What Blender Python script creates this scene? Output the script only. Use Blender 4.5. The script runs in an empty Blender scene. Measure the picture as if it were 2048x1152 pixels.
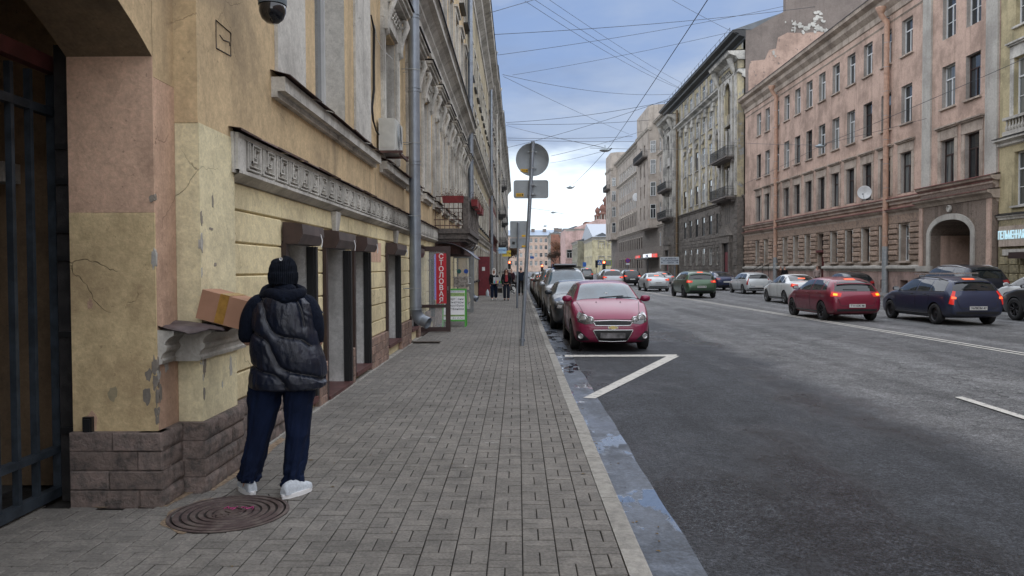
import bpy, bmesh, math, random
from mathutils import Vector, Matrix, noise
from mathutils.bvhtree import BVHTree
R = math.radians
random.seed(7)
sc = bpy.context.scene
COL = sc.collection
TMP = bpy.data.scenes.new('workbench')     # modifiers are applied here, then it is removed

# ------------------------------------------------------------ camera, world, sun, exposure
FPX, CX, CY = 1500.0, 1024.0, 576.0
CAMZ = 1.68
cam = bpy.data.cameras.new('camera'); camo = bpy.data.objects.new('camera', cam); COL.objects.link(camo)
cam.sensor_width = 36; cam.lens = 36 * FPX / 2048; cam.clip_start = .05; cam.clip_end = 3000
CAMM = Matrix.Translation((0, 0, CAMZ)) @ Matrix.Rotation(R(.458), 4, 'Z') @ Matrix.Rotation(R(90 - 1.49), 4, 'X') @ Matrix.Rotation(R(-.25), 4, 'Z')
camo.matrix_world = CAMM
sc.camera = camo
sc.view_settings.view_transform = 'Standard'; sc.view_settings.look = 'None'
sc.view_settings.gamma = 1; sc.view_settings.use_curve_mapping = False
sc.view_settings.exposure = 1.6
SUN_EL, SUN_AZ = 70, 165       # azimuth clockwise from +Y
wd = bpy.data.worlds.new('World'); sc.world = wd; wd.use_nodes = True
nt = wd.node_tree; nt.nodes.clear()
def WN(t, **k):
    n = nt.nodes.new(t)
    for a, b in k.items(): setattr(n, a, b)
    return n
def WL(a, b): nt.links.new(a, b)
def WM(op, a, b=None, c=None):
    n = WN('ShaderNodeMath', operation=op)
    for i, v in enumerate((a, b, c)):
        if v is None: continue
        if isinstance(v, (int, float)): n.inputs[i].default_value = v
        else: WL(v, n.inputs[i])
    return n.outputs[0]
sky = WN('ShaderNodeTexSky', sky_type='NISHITA', sun_disc=False, sun_elevation=R(SUN_EL), sun_rotation=R(SUN_AZ), air_density=1.0, dust_density=2.0)
tc = WN('ShaderNodeTexCoord'); sp = WN('ShaderNodeSeparateXYZ'); WL(tc.outputs['Generated'], sp.inputs[0])
zz = WM('MAXIMUM', sp.outputs[2], 0.0)
den = WM('ADD', zz, .12)
cmb = WN('ShaderNodeCombineXYZ'); WL(WM('DIVIDE', sp.outputs[0], den), cmb.inputs[0]); WL(WM('DIVIDE', sp.outputs[1], den), cmb.inputs[1])
def wnoise(scale, det, rough=.55, off=0.0):
    n = WN('ShaderNodeTexNoise'); n.inputs['Scale'].default_value = scale; n.inputs['Detail'].default_value = det; n.inputs['Roughness'].default_value = rough
    a = WN('ShaderNodeVectorMath', operation='ADD'); WL(cmb.outputs[0], a.inputs[0]); a.inputs[1].default_value = (off, off * .7, 0)
    WL(a.outputs[0], n.inputs['Vector']); return n.outputs[0]
def wramp(v, a, b):
    n = WN('ShaderNodeMapRange', interpolation_type='SMOOTHSTEP'); n.clamp = True
    n.inputs['From Min'].default_value = a; n.inputs['From Max'].default_value = b; WL(v, n.inputs['Value']); return n.outputs[0]
def wmix(f, a, b):
    n = WN('ShaderNodeMix', data_type='RGBA')
    WL(f, n.inputs[0]) if not isinstance(f, float) else setattr(n.inputs[0], 'default_value', f)
    for i, v in ((6, a), (7, b)):
        if isinstance(v, tuple): n.inputs[i].default_value = (*v, 1)
        else: WL(v, n.inputs[i])
    return n.outputs[2]
deck = wmix(wramp(wnoise(.85, 6, .58, 3.1), .36, .64), (1.85, 2.65, 4.45), (2.95, 3.55, 4.75))      # even overcast with thinner blue places
deck = wmix(wramp(wnoise(.7, 5, .6, 8.2), .46, .72), deck, (1.75, 2.2, 3.25))
deck = wmix(wramp(wnoise(1.6, 6, .6, 21.0), .55, .8), deck, (3.5, 3.95, 4.9))
mixd = wmix(.86, sky.outputs[0], deck)
edge = WM('ADD', zz, WM('MULTIPLY', WM('SUBTRACT', wnoise(1.1, 5, .6, 11), .5), .10))
low = wmix(wramp(edge, .115, .165), (7.4, 8.3, 9.0), mixd)              # bright break under the cloud deck
bg = WN('ShaderNodeBackground'); bg.inputs['Strength'].default_value = .052
WL(low, bg.inputs[0]); wo = WN('ShaderNodeOutputWorld'); WL(bg.outputs[0], wo.inputs[0])
sl = bpy.data.lights.new('sun', 'SUN'); sl.energy = 1.5; sl.angle = R(172); sl.color = (1, .985, .96)
so = bpy.data.objects.new('sun', sl); COL.objects.link(so)
so.rotation_euler = (R(90 - SUN_EL), 0, R(180 - SUN_AZ))
so.location = (6, 0, 30)

# ------------------------------------------------------------ helpers
def ray(px, py):
    d = CAMM.to_3x3() @ Vector(((px - CX) / FPX, -(py - CY) / FPX, -1))
    return d
def atX(px, py, X):
    d = ray(px, py); t = X / d.x; return Vector((X, d.y * t, CAMZ + d.z * t))
def atY(px, py, Y):
    d = ray(px, py); t = Y / d.y; return Vector((d.x * t, Y, CAMZ + d.z * t))
def gnd(px, py, z=0.0):
    d = ray(px, py); t = (z - CAMZ) / d.z; return Vector((d.x * t, d.y * t, z))
def tag(o, label=None, cat=None, group=None, kind=None):
    if label: o['label'] = label
    if cat: o['category'] = cat
    if group: o['group'] = group
    if kind: o['kind'] = kind
    return o
def wm(o):
    M = Matrix.Identity(4)
    while o is not None: M = o.matrix_basis @ M; o = o.parent
    return M
def empty(name, loc=(0, 0, 0), rz=0, **k):
    o = bpy.data.objects.new(name, None); COL.objects.link(o); o.empty_display_size = .2
    o.matrix_basis = Matrix.Translation(loc) @ Matrix.Rotation(rz, 4, 'Z')
    return tag(o, **k)
IDN = Matrix.Identity(4)
class MB:
    def __init__(s, T=None): s.v = []; s.f = []; s.T = T; s.sm = []
    def add(s, vs, fs, sm=False):
        b = len(s.v); s.v += [s.T @ Vector(p) if s.T is not None else Vector(p) for p in vs]
        s.f += [tuple(i + b for i in f) for f in fs]; s.sm += [sm] * len(fs); return s
    def box(s, x0, x1, y0, y1, z0, z1):
        return s.add([(x0,y0,z0),(x1,y0,z0),(x1,y1,z0),(x0,y1,z0),(x0,y0,z1),(x1,y0,z1),(x1,y1,z1),(x0,y1,z1)],
                     [(0,3,2,1),(4,5,6,7),(0,1,5,4),(1,2,6,5),(2,3,7,6),(3,0,4,7)])
    def cbox(s, x0, x1, y0, y1, z0, z1, c):      # box with chamfered outer edges on its +y side seen in (x,z)
        return s.add([(x0,y0,z0),(x1,y0,z0),(x1,y0,z1),(x0,y0,z1),(x0,y1-c,z0),(x1,y1-c,z0),(x1,y1-c,z1),(x0,y1-c,z1),
                      (x0+c,y1,z0+c),(x1-c,y1,z0+c),(x1-c,y1,z1-c),(x0+c,y1,z1-c)],
                     [(0,1,5,4),(1,2,6,5),(2,3,7,6),(3,0,4,7),(4,5,9,8),(5,6,10,9),(6,7,11,10),(7,4,8,11),(8,9,10,11)])
    def quad(s, *p): return s.add(p, [tuple(range(len(p)))])
    def prism(s, poly, ax, a, b):                  # polygon in the two other axes, extruded along ax
        n = len(poly)
        def P(q, t):
            return {'x': (t, q[0], q[1]), 'y': (q[0], t, q[1]), 'z': (q[0], q[1], t)}[ax]
        return s.add([P(q, a) for q in poly] + [P(q, b) for q in poly],
                     [tuple(range(n)), tuple(range(2*n-1, n-1, -1))] + [(i, (i+1) % n, n+(i+1) % n, n+i) for i in range(n)])
    def tube(s, pts, r, n=8, cap=True, r2=None):
        pts = [Vector(p) for p in pts]; rings = []
        m = len(pts)
        for i, p in enumerate(pts):
            t = (pts[min(i+1, m-1)] - pts[max(i-1, 0)]).normalized()
            up = Vector((0, 0, 1)) if abs(t.z) < .9 else Vector((1, 0, 0))
            a = t.cross(up).normalized(); b = t.cross(a)
            rr = r[i] if isinstance(r, (list, tuple)) else (r if r2 is None else r + (r2 - r) * i / (m - 1))
            rings.append([p + (a * math.cos(2*math.pi*k/n) + b * math.sin(2*math.pi*k/n)) * rr for k in range(n)])
        vs = [v for g in rings for v in g]; fs = []
        for i in range(m-1):
            for k in range(n): fs.append((i*n+k, i*n+(k+1) % n, (i+1)*n+(k+1) % n, (i+1)*n+k))
        s.add(vs, fs, True)
        if cap: s.add(rings[0], [tuple(range(n))]); s.add(rings[-1], [tuple(reversed(range(n)))])
        return s
    def lathe(s, prof, c=(0, 0, 0), n=24, axis='z', sm=True, sx=1, sy=1):
        vs = []; fs = []; m = len(prof)
        for i in range(n):
            a = 2*math.pi*i/n
            for r, h in prof:
                x, y = r*math.cos(a)*sx, r*math.sin(a)*sy
                vs.append({'z': (c[0]+x, c[1]+y, c[2]+h), 'x': (c[0]+h, c[1]+x, c[2]+y), 'y': (c[0]+x, c[1]+h, c[2]+y)}[axis])
        for i in range(n):
            for j in range(m-1): fs.append((i*m+j, ((i+1) % n)*m+j, ((i+1) % n)*m+j+1, i*m+j+1))
        return s.add(vs, fs, sm)
    def grid(s, fn, nu, nv, cu=False, sm=True):
        vs = [fn(i/(nu if cu else nu-1), j/(nv-1)) for j in range(nv) for i in range(nu)]; fs = []
        for j in range(nv-1):
            for i in range(nu if cu else nu-1): fs.append((j*nu+i, j*nu+(i+1) % nu, (j+1)*nu+(i+1) % nu, (j+1)*nu+i))
        return s.add(vs, fs, sm)
    def build(s, name, mat, parent=None, org=None, **k):
        me = bpy.data.meshes.new(name)
        if parent is not None: MI = wm(parent).inverted(); loc = None
        else:
            if org is None:
                xs = [v.x for v in s.v]; ys = [v.y for v in s.v]; zs = [v.z for v in s.v]
                org = ((min(xs)+max(xs))/2, (min(ys)+max(ys))/2, min(zs))
            MI = Matrix.Translation(org).inverted(); loc = org
        me.from_pydata([MI @ v for v in s.v], [], s.f)
        me.polygons.foreach_set('use_smooth', s.sm)
        for m in (mat if isinstance(mat, (list, tuple)) else [mat]): me.materials.append(m)
        me.update()
        o = bpy.data.objects.new(name, me); COL.objects.link(o)
        if parent is not None: o.parent = parent
        else: o.location = loc
        return tag(o, **k)
def mesh_of(mb, name, mat):
    me = bpy.data.meshes.new(name); me.from_pydata(mb.v, [], mb.f); me.polygons.foreach_set('use_smooth', mb.sm)
    for m in (mat if isinstance(mat, (list, tuple)) else [mat]): me.materials.append(m)
    me.update(); return me
def place(name, me, parent, MW, **k):
    o = bpy.data.objects.new(name, me); COL.objects.link(o)
    if parent is not None: o.parent = parent; o.matrix_basis = wm(parent).inverted() @ MW
    else: o.matrix_basis = MW
    return tag(o, **k)
def text(s, size, mat, MW, parent, name='lettering', ext=.004, bold=0.0, align='CENTER', **k):
    c = bpy.data.curves.new('t', 'FONT'); c.body = s; c.size = size; c.extrude = ext; c.align_x = align; c.align_y = 'CENTER'; c.offset = bold; c.resolution_u = 3
    o = bpy.data.objects.new('t', c); TMP.collection.objects.link(o)
    me = evalmesh(o, name); bpy.data.objects.remove(o); me.name = name; me.materials.clear(); me.materials.append(mat)
    return place(name, me, parent, MW, **k)
def evalmesh(o, name):
    vl = TMP.view_layers[0]; vl.update(); me = bpy.data.meshes.new_from_object(o.evaluated_get(vl.depsgraph)); me.name = name
    return me

# ------------------------------------------------------------ materials
def srgb(r, g, b):
    f = lambda c: ((c/255+.055)/1.055)**2.4 if c/255 > .04045 else c/255/12.92
    return (f(r), f(g), f(b))
class NG:
    def __init__(s, name):
        s.m = bpy.data.materials.new(name); s.m.use_nodes = True; s.t = s.m.node_tree; s.t.nodes.clear()
        s.out = s.N('ShaderNodeOutputMaterial'); s.b = s.N('ShaderNodeBsdfPrincipled'); s.L(s.b.outputs[0], s.out.inputs[0])
        s.geo = s.N('ShaderNodeNewGeometry'); s.P = s.geo.outputs['Position']
    def N(s, t, **k):
        n = s.t.nodes.new(t)
        for a, b in k.items(): setattr(n, a, b)
        return n
    def L(s, a, b): s.t.links.new(a, b)
    def put(s, sock, v):
        if isinstance(v, (int, float)): sock.default_value = v
        elif isinstance(v, tuple): sock.default_value = (*v, 1) if len(v) == 3 and len(sock.default_value) == 4 else v
        else: s.L(v, sock)
    def obj(s): s.P = s.N('ShaderNodeTexCoord').outputs['Object']; return s
    def M(s, op, a, b=None, c=None, cl=False):
        n = s.N('ShaderNodeMath', operation=op); n.use_clamp = cl
        for i, v in enumerate((a, b, c)):
            if v is not None: s.put(n.inputs[i], v)
        return n.outputs[0]
    def vec(s, sx=1, sy=1, sz=1, off=(0, 0, 0), P=None):
        n = s.N('ShaderNodeMapping'); n.inputs['Scale'].default_value = (sx, sy, sz); n.inputs['Location'].default_value = off
        s.L(P or s.P, n.inputs[0]); return n.outputs[0]
    def noise(s, sc_, det=4, rough=.55, v=None, dist=0):
        n = s.N('ShaderNodeTexNoise'); n.inputs['Scale'].default_value = sc_; n.inputs['Detail'].default_value = det
        n.inputs['Roughness'].default_value = rough; n.inputs['Distortion'].default_value = dist
        s.L(v or s.P, n.inputs['Vector']); return n.outputs[0]
    def noisec(s, sc_, det=3):
        n = s.N('ShaderNodeTexNoise'); n.inputs['Scale'].default_value = sc_; n.inputs['Detail'].default_value = det
        s.L(s.P, n.inputs['Vector']); return n.outputs[1]
    def voro(s, sc_, feat='F1', v=None, out='Distance'):
        n = s.N('ShaderNodeTexVoronoi', feature=feat); n.inputs['Scale'].default_value = sc_; s.L(v or s.P, n.inputs['Vector'])
        return n.outputs[out]
    def ramp(s, v, a, b, lo=0.0, hi=1.0, smooth=True):
        n = s.N('ShaderNodeMapRange'); n.clamp = True
        if smooth: n.interpolation_type = 'SMOOTHSTEP'
        for k, x in (('From Min', a), ('From Max', b), ('To Min', lo), ('To Max', hi)): n.inputs[k].default_value = x
        s.L(v, n.inputs['Value']); return n.outputs[0]
    def mix(s, f, a, b, mode='MIX'):
        n = s.N('ShaderNodeMix', data_type='RGBA', blend_type=mode); s.put(n.inputs[0], f); s.put(n.inputs[6], a); s.put(n.inputs[7], b); return n.outputs[2]
    def mul(s, col, fac):
        n = s.N('ShaderNodeVectorMath', operation='SCALE'); s.put(n.inputs[0], col if not isinstance(col, tuple) else col); s.put(n.inputs['Scale'], fac); return n.outputs[0]
    def bump(s, h, strength=.3, dist=.01):
        n = s.N('ShaderNodeBump'); n.inputs['Strength'].default_value = strength; n.inputs['Distance'].default_value = dist; s.L(h, n.inputs['Height'])
        s.L(n.outputs[0], s.b.inputs['Normal'])
    def set(s, **k):
        for a, v in k.items():
            s.put(s.b.inputs[{'col': 'Base Color', 'rough': 'Roughness', 'metal': 'Metallic', 'spec': 'Specular IOR Level', 'coat': 'Coat Weight', 'emis': 'Emission Color', 'es': 'Emission Strength', 'alpha': 'Alpha', 'trans': 'Transmission Weight', 'sheen': 'Sheen Weight', 'ior': 'IOR'}[a]], v)
        return s.m
def sep(g, P=None):
    n = g.N('ShaderNodeSeparateXYZ'); g.L(P or g.P, n.inputs[0]); return n.outputs
def plain(name, c, rough=.6, metal=0.0, spec=.5, var=.12, vs=6, bump=0, coat=0.0, objc=False):
    g = NG(name)
    if objc: g.obj()
    f = g.ramp(g.noise(vs, 5), .3, .7, 1-var, 1+var)
    g.set(col=g.mul(c, f), rough=rough, metal=metal, spec=spec, coat=coat)
    if bump: g.bump(g.noise(vs*8, 4), bump, .004)
    return g.m
def emit(name, c, s=1.0):
    g = NG(name); return g.set(col=tuple(x*.5 for x in c), emis=c, es=s, rough=.4)
def plaster(name, c, dirt=(.10, .085, .065), dark=.35, streak=.4, peel=None, amt=.62, crack=0.0, bump=.35, rough=.88, sc_=1.0, patch=None, pamt=.6, spec=.25):
    g = NG(name)
    n1 = g.noise(.55*sc_, 7, .68); n2 = g.noise(3.2*sc_, 8, .72); n3 = g.noise(11*sc_, 6, .7, None, .6)
    st = g.noise(1.0, 5, .6, g.vec(2.6*sc_, 2.6*sc_, .22*sc_)); fine = g.noise(45, 3, .6)
    col = g.mul(c, g.ramp(fine, .25, .75, .90, 1.08)); col = g.mul(col, g.ramp(n3, .3, .7, .86, 1.1)); col = g.mul(col, g.ramp(n1, .3, .7, 1.12, .9))
    if patch: col = g.mix(g.ramp(g.noise(.9*sc_, 3, .5, g.vec(1, 1, 1, (7, 3, 1))), pamt, pamt+.02), col, patch)
    col = g.mix(g.M('MULTIPLY', g.ramp(n1, .44, .66), dark), col, dirt)
    col = g.mix(g.M('MULTIPLY', g.ramp(n2, .52, .72), dark*.8), col, dirt)
    sp2 = g.ramp(g.noise(24*sc_, 4, .6), .66, .71); col = g.mix(g.M('MULTIPLY', sp2, dark*.9), col, tuple(x*.7 for x in dirt))
    col = g.mix(g.M('MULTIPLY', g.ramp(st, .50, .70), streak), col, tuple(x*.8 for x in dirt))
    h = g.M('MULTIPLY', n2, .5); h = g.M('ADD', h, g.M('MULTIPLY', g.noise(14, 5, .6), .35)); h = g.M('ADD', h, g.M('MULTIPLY', fine, .05))
    if peel:
        pn = g.noise(1.5*sc_, 9, .68); pm = g.ramp(pn, amt, amt+.012, smooth=False)
        col = g.mix(pm, col, peel); h = g.M('SUBTRACT', h, g.M('MULTIPLY', pm, .9))
    if crack:
        a = g.N('ShaderNodeVectorMath', operation='ADD'); g.L(g.P, a.inputs[0]); g.L(g.mul(g.noisec(2.2, 5), .45), a.inputs[1])
        vd = g.voro(1.15, 'DISTANCE_TO_EDGE', a.outputs[0])
        cm = g.M('MULTIPLY', g.ramp(vd, .001, .0045, 1, 0), g.ramp(g.noise(1.1, 2), .50, .62))
        col = g.mix(g.M('MULTIPLY', cm, crack), col, tuple(x*.25 for x in c)); h = g.M('SUBTRACT', h, g.M('MULTIPLY', cm, .6))
    h = g.M('ADD', h, g.M('MULTIPLY', n3, .22)); g.set(col=col, rough=rough, spec=spec); g.bump(h, min(1, bump*1.5), .016)
    return g.m
def stone(name, c, c2, sc_=1.0, bump=.8, rnd=.25, rough=.85):
    g = NG(name); oi = g.N('ShaderNodeObjectInfo').outputs['Random']
    isl = g.geo.outputs['Random Per Island']; r = g.M('FRACT', g.M('ADD', oi, isl))
    col = g.mix(g.ramp(g.noise(4*sc_, 7, .7), .38, .66), c, c2)
    col = g.mul(col, g.ramp(r, 0, 1, 1-rnd, 1+rnd, smooth=False))
    col = g.mix(g.M('MULTIPLY', g.ramp(g.noise(.9*sc_, 5, .6), .5, .7), .45), col, tuple(x*.45 for x in c2))
    g.set(col=col, rough=rough, spec=.3)
    g.bump(g.M('ADD', g.noise(9*sc_, 8, .7), g.M('MULTIPLY', g.noise(50, 3), .2)), bump, .02)
    return g.m
MT = {}
# ------------------------------------------------------------ shared materials
MT['dark'] = plain('dark_void', (.008, .008, .009), .9)
MT['iron'] = plain('painted_iron', (.040, .052, .066), .5, .3, var=.35, vs=9, bump=.3)
MT['black'] = plain('black_metal', (.012, .012, .013), .45)
MT['brown_frame'] = plain('brown_frame', (.035, .019, .017), .42, var=.2)
MT['white_pvc'] = plain('white_frame', (.62, .63, .63), .45, var=.06)
MT['wood_frame'] = plain('dark_wood_frame', (.035, .017, .014), .55, var=.3)
MT['zinc'] = plain('galvanised_steel', (.25, .28, .32), .42, .55, var=.12, vs=4)
MT['steel'] = plain('grey_steel', (.30, .32, .33), .5, .4, var=.15, vs=5, bump=.1)
MT['flash'] = plain('rusty_flashing', (.075, .036, .030), .7, var=.5, vs=7, bump=.5)
MT['redroof'] = plain('red_sheet', (.16, .055, .045), .6, var=.35, vs=2)
MT['roof'] = plain('roof_sheet', (.10, .11, .12), .6, var=.2, vs=1)
MT['rubber'] = plain('rubber', (.012, .012, .013), .75, var=.2, vs=20)
MT['trim'] = plain('plastic_trim', (.018, .018, .02), .55, objc=True)
MT['white'] = plain('white_print', (.8, .8, .8), .5, var=.02)
MT['chrome'] = plain('bright_trim', (.6, .6, .6), .2, .9, var=.02)
MT['yellow_st'] = plain('yellow_sticker', (.72, .42, .02), .5, var=.1)
MT['wire'] = plain('cable_black', (.03, .035, .045), .6)
MT['sand'] = plain('sand', (.22, .16, .105), .95, var=.4, vs=30, bump=.6)
def glass_mat(name, c, rough=.04, spec=.6, rnd=.5):
    g = NG(name); oi = g.N('ShaderNodeObjectInfo').outputs['Random']
    f = g.ramp(oi, .2, 1, 1 - rnd, 1 + rnd * 2.2, smooth=False)
    # folded curtains behind the glass: soft vertical bands
    st = g.noise(1.0, 3, .6, g.vec(7, 7, .3)); cur = g.M('MULTIPLY', g.ramp(st, .35, .6), g.ramp(oi, .35, .6))
    col = g.mix(g.M('MULTIPLY', cur, .6), g.mul(c, f), (.24, .24, .22))
    g.set(col=col, rough=rough, spec=spec, coat=.6)
    g.bump(g.noise(2.2, 2), .05, .01)
    return g.m
MT['pane'] = glass_mat('window_glass', (.032, .040, .046))
g = NG('clear_glass')
g.set(col=(.85, .9, .9), rough=.02, alpha=.16, spec=.8); MT['clear'] = g.m

# asphalt
def asphalt(name):
    g = NG(name); x, y, z = sep(g)[0:3]
    wob = g.M('MULTIPLY', g.M('SUBTRACT', g.noise(.35, 4), .5), 1.6)
    dry = g.ramp(g.M('ADD', x, wob), 4.2, 5.2)                                    # worn pale lane beyond the wet parking strip
    dry = g.M('MULTIPLY', dry, g.ramp(g.noise(.16, 5, .6, g.vec(1, .35, 1)), .25, .6, .55, 1))
    tr = g.ramp(g.noise(1.0, 4, .6, g.vec(1.1, .03, 1)), .35, .65, .76, 1.18)       # wheel tracks
    wetn = g.noise(.42, 6, .62, g.vec(1, .5, 1, (3, 1, 0)))
    col = g.mix(dry, (.048, .052, .060), (.165, .166, .167))
    col = g.mul(col, tr)
    agg = g.voro(85, 'F1', out='Color'); s = g.N('ShaderNodeSeparateColor'); g.L(agg, s.inputs[0])
    col = g.mul(col, g.ramp(s.outputs[0], 0, 1, .45, 1.6, smooth=False))
    col = g.mul(col, g.ramp(g.noise(2.2, 7, .7), .3, .7, .75, 1.25)); col = g.mul(col, g.ramp(g.noise(30, 3, .75), .35, .65, .68, 1.36)); col = g.mul(col, g.ramp(g.noise(11, 4, .7), .35, .65, .86, 1.16))
    col = g.mix(g.M('MULTIPLY', g.ramp(g.noise(1.3, 8, .75, g.vec(1, .6, 1, (9, 4, 0))), .60, .66), .4), col, (.02, .02, .022))
    crk = g.voro(.32, 'DISTANCE_TO_EDGE', g.vec(1, .6, 1, P=None))
    a = g.N('ShaderNodeVectorMath', operation='ADD'); g.L(g.P, a.inputs[0]); g.L(g.mul(g.noisec(1.5, 5), 1.2), a.inputs[1])
    crk = g.voro(.28, 'DISTANCE_TO_EDGE', a.outputs[0])
    col = g.mix(g.M('MULTIPLY', g.ramp(crk, .002, .006, 1, 0), g.M('MULTIPLY', dry, .6)), col, (.02, .02, .02))
    rough = g.mix(dry, (.46, .46, .46), (.74, .74, .74))
    wet = g.M('MULTIPLY', g.ramp(wetn, .46, .60), g.ramp(dry, 0, 1, 1, .35))
    rr = g.N('ShaderNodeMix', data_type='FLOAT'); g.L(wet, rr.inputs[0]); 
    rr2 = g.N('ShaderNodeMix', data_type='FLOAT'); g.L(dry, rr2.inputs[0]); rr2.inputs[2].default_value = .62; rr2.inputs[3].default_value = .78
    g.L(rr2.outputs[0], rr.inputs[2]); rr.inputs[3].default_value = .22
    g.set(col=col, rough=rr.outputs[0], spec=.3)
    h = g.M('ADD', g.voro(150, 'F1'), g.M('MULTIPLY', g.noise(30, 4), .6))
    g.bump(g.M('ADD', h, g.M('MULTIPLY', g.noise(34, 3, .6), 2.2)), .9, .012)
    return g.m
MT['asphalt'] = asphalt('asphalt')
g = NG('wet_gutter')
pn = g.noise(1.35, 5, .6, g.vec(1.3, .75, 1, (2.3, 5, 0))); pud = g.ramp(pn, .515, .555)
fil = g.ramp(g.noise(2.5, 5, .6), .3, .7)
col = g.mix(pud, g.mix(fil, (.040, .048, .062), (.085, .100, .125)), (.05, .058, .07))
col = g.mul(col, g.ramp(g.noise(60, 3), .2, .8, .75, 1.25))
col = g.mul(col, g.ramp(g.noise(4, 7, .7), .3, .7, .65, 1.4)); col = g.mul(col, g.ramp(g.noise(28, 3, .7), .3, .7, .7, 1.35))
film = g.M('MULTIPLY', g.ramp(g.noise(1.7, 6, .65, g.vec(1.2, .6, 1, (7, 1, 0))), .42, .58), .26)
g.set(col=col, rough=g.M('SUBTRACT', g.ramp(pud, 0, 1, .58, .28), film), spec=g.ramp(pud, 0, 1, .40, 1.0), coat=g.ramp(pud, 0, 1, .0, 1.0))
g.bump(g.M('MULTIPLY', g.M('ADD', g.noise(60, 4), g.noise(12, 3)), g.ramp(pud, 0, 1, 1, .03)), .35, .004); MT['gutter'] = g.m
MT['ground'] = plain('earth', (.09, .09, .088), .9, var=.2, vs=.3)
def paver(name):
    g = NG(name); oi = g.N('ShaderNodeObjectInfo').outputs['Random']; r = g.M('FRACT', g.M('ADD', oi, g.geo.outputs['Random Per Island'])); o = sep(g)
    col = g.mix(g.ramp(g.noise(5, 7, .7), .36, .64), (.195, .181, .161), (.140, .131, .118))
    col = g.mul(col, g.ramp(r, 0, 1, .90, 1.10, smooth=False)); col = g.mul(col, g.ramp(g.noise(.5, 5, .6), .3, .7, .84, 1.12))
    col = g.mul(col, g.ramp(g.noise(48, 4, .7), .3, .7, .74, 1.26))
    col = g.mix(g.ramp(g.noise(2.1, 7, .62, g.vec(1, 1, 1, (4, 9, 0))), .685, .70, 0, .75), col, (.045, .043, .042))   # old damp spots and oil
    col = g.mix(g.ramp(g.noise(7, 3, .5, g.vec(.35, 1.5, 1), 1.5), .73, .75, 0, .5), col, (.42, .41, .39))             # scuffs
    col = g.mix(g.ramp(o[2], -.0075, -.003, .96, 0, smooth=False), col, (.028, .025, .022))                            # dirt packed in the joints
    g.set(col=col, rough=.82, spec=.35); g.bump(g.M('ADD', g.noise(12, 6, .7), g.M('MULTIPLY', g.noise(90, 3), .4)), .45, .012)
    return g.m
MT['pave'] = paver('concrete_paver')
MT['pave_old'] = stone('concrete_paver', (.185, .180, .172), (.135, .132, .128), 1.5, .3, .13)
MT['mortar'] = plain('joint_sand', (.032, .029, .026), .95, var=.4, vs=20)
MT['kerb'] = stone('kerb_granite', (.35, .335, .30), (.235, .225, .205), 2.5, .6, .10)
g = NG('road_paint')
w = g.ramp(g.noise(9, 8, .8), .50, .64, 0, .85)
g.set(col=g.mix(w, (.55, .53, .48), (.10, .10, .10)), rough=.7); g.bump(g.noise(80, 3), .4, .004); MT['paint'] = g.m
g = NG('cast_iron')
g.set(col=g.mix(g.ramp(sep(g)[2], .003, .008, .9, 0), g.mix(g.ramp(g.noise(9, 7, .7), .4, .65), (.085, .058, .055), (.15, .12, .105)), (.014, .011, .010)), rough=.66, metal=.2); g.bump(g.noise(60, 4), .5, .004); MT['castiron'] = g.m
MT['pink_chalk'] = plain('pink_chalk', (.42, .06, .19), .9, var=.4, vs=60)

# ------------------------------------------------------------ ground, road, pavement
XK0, XK1 = .60, .73            # kerb
RZ = -.12                      # road level
XRK = 21.3                     # right kerb
MB().box(-700, 700, -60, 1200, -.6, -.134).build('ground', MT['ground'], kind='structure')
road = MB().quad((XK1-.01, -20, RZ), (XRK+.02, -20, RZ), (XRK+.02, 520, RZ), (XK1-.01, 520, RZ)).build('road', MT['asphalt'], kind='structure')
MB().quad((-90, 196, RZ+.004), (120, 196, RZ+.004), (120, 214, RZ+.004), (-90, 214, RZ+.004)).build('cross_street', MT['asphalt'], kind='structure')
gut = MB()
n = 120
def gx(y): return 1.10 + .006*math.sin(y*1.7) + .005*math.sin(y*5.1+1)
vs = []; fs = []
for i in range(n):
    y = 1.0 + 34*i/n
    vs += [(XK1-.005, y, RZ+.005), (gx(y), y, RZ+.004)]
for i in range(n-1): fs.append((2*i, 2*i+1, 2*i+3, 2*i+2))
gut.add(vs, fs).build('gutter', MT['gutter'], kind='structure')
# far pavement
MB().box(XRK+.14, 24.6, 5, 194, -.13, 0).build('right_pavement', MT['pave_old'], kind='structure')
kb = MB()
for i in range(150):
    y = 8 + i*1.22; kb.cbox(XRK, XRK+.14, y, y+1.2, -.13, .012, .0)
kb.build('right_kerb', MT['kerb'], kind='structure')
# near pavement
side = MB().box(-3.9, XK0, -3, 194, -.13, -.022).build('pavement', MT['mortar'], kind='structure')
MHC = Vector((-2.0, 5.12, 0)); MHR = .365
prng = random.Random(3)
def brick(mb, x0, x1, y0, y1, dz=0, tl=(0, 0)):
    c = .004; z = dz
    tz = [z + tl[0]*sx + tl[1]*sy for sx, sy in ((-1, -1), (1, -1), (1, 1), (-1, 1))]
    mb.add([(x0, y0, -.03), (x1, y0, -.03), (x1, y1, -.03), (x0, y1, -.03),
            (x0, y0, tz[0]-c), (x1, y0, tz[1]-c), (x1, y1, tz[2]-c), (x0, y1, tz[3]-c),
            (x0+c, y0+c, tz[0]), (x1-c, y0+c, tz[1]), (x1-c, y1-c, tz[2]), (x0+c, y1-c, tz[3])],
           [(0,1,5,4),(1,2,6,5),(2,3,7,6),(3,0,4,7),(4,5,9,8),(5,6,10,9),(6,7,11,10),(7,4,8,11),(8,9,10,11)])
cells = []
G = .0026
def walls_in(x, y):           # ground taken by the house front
    if y < 5.27: return x < -3.9
    if y < 5.66: return x < -2.56
    return x < -2.40
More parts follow.
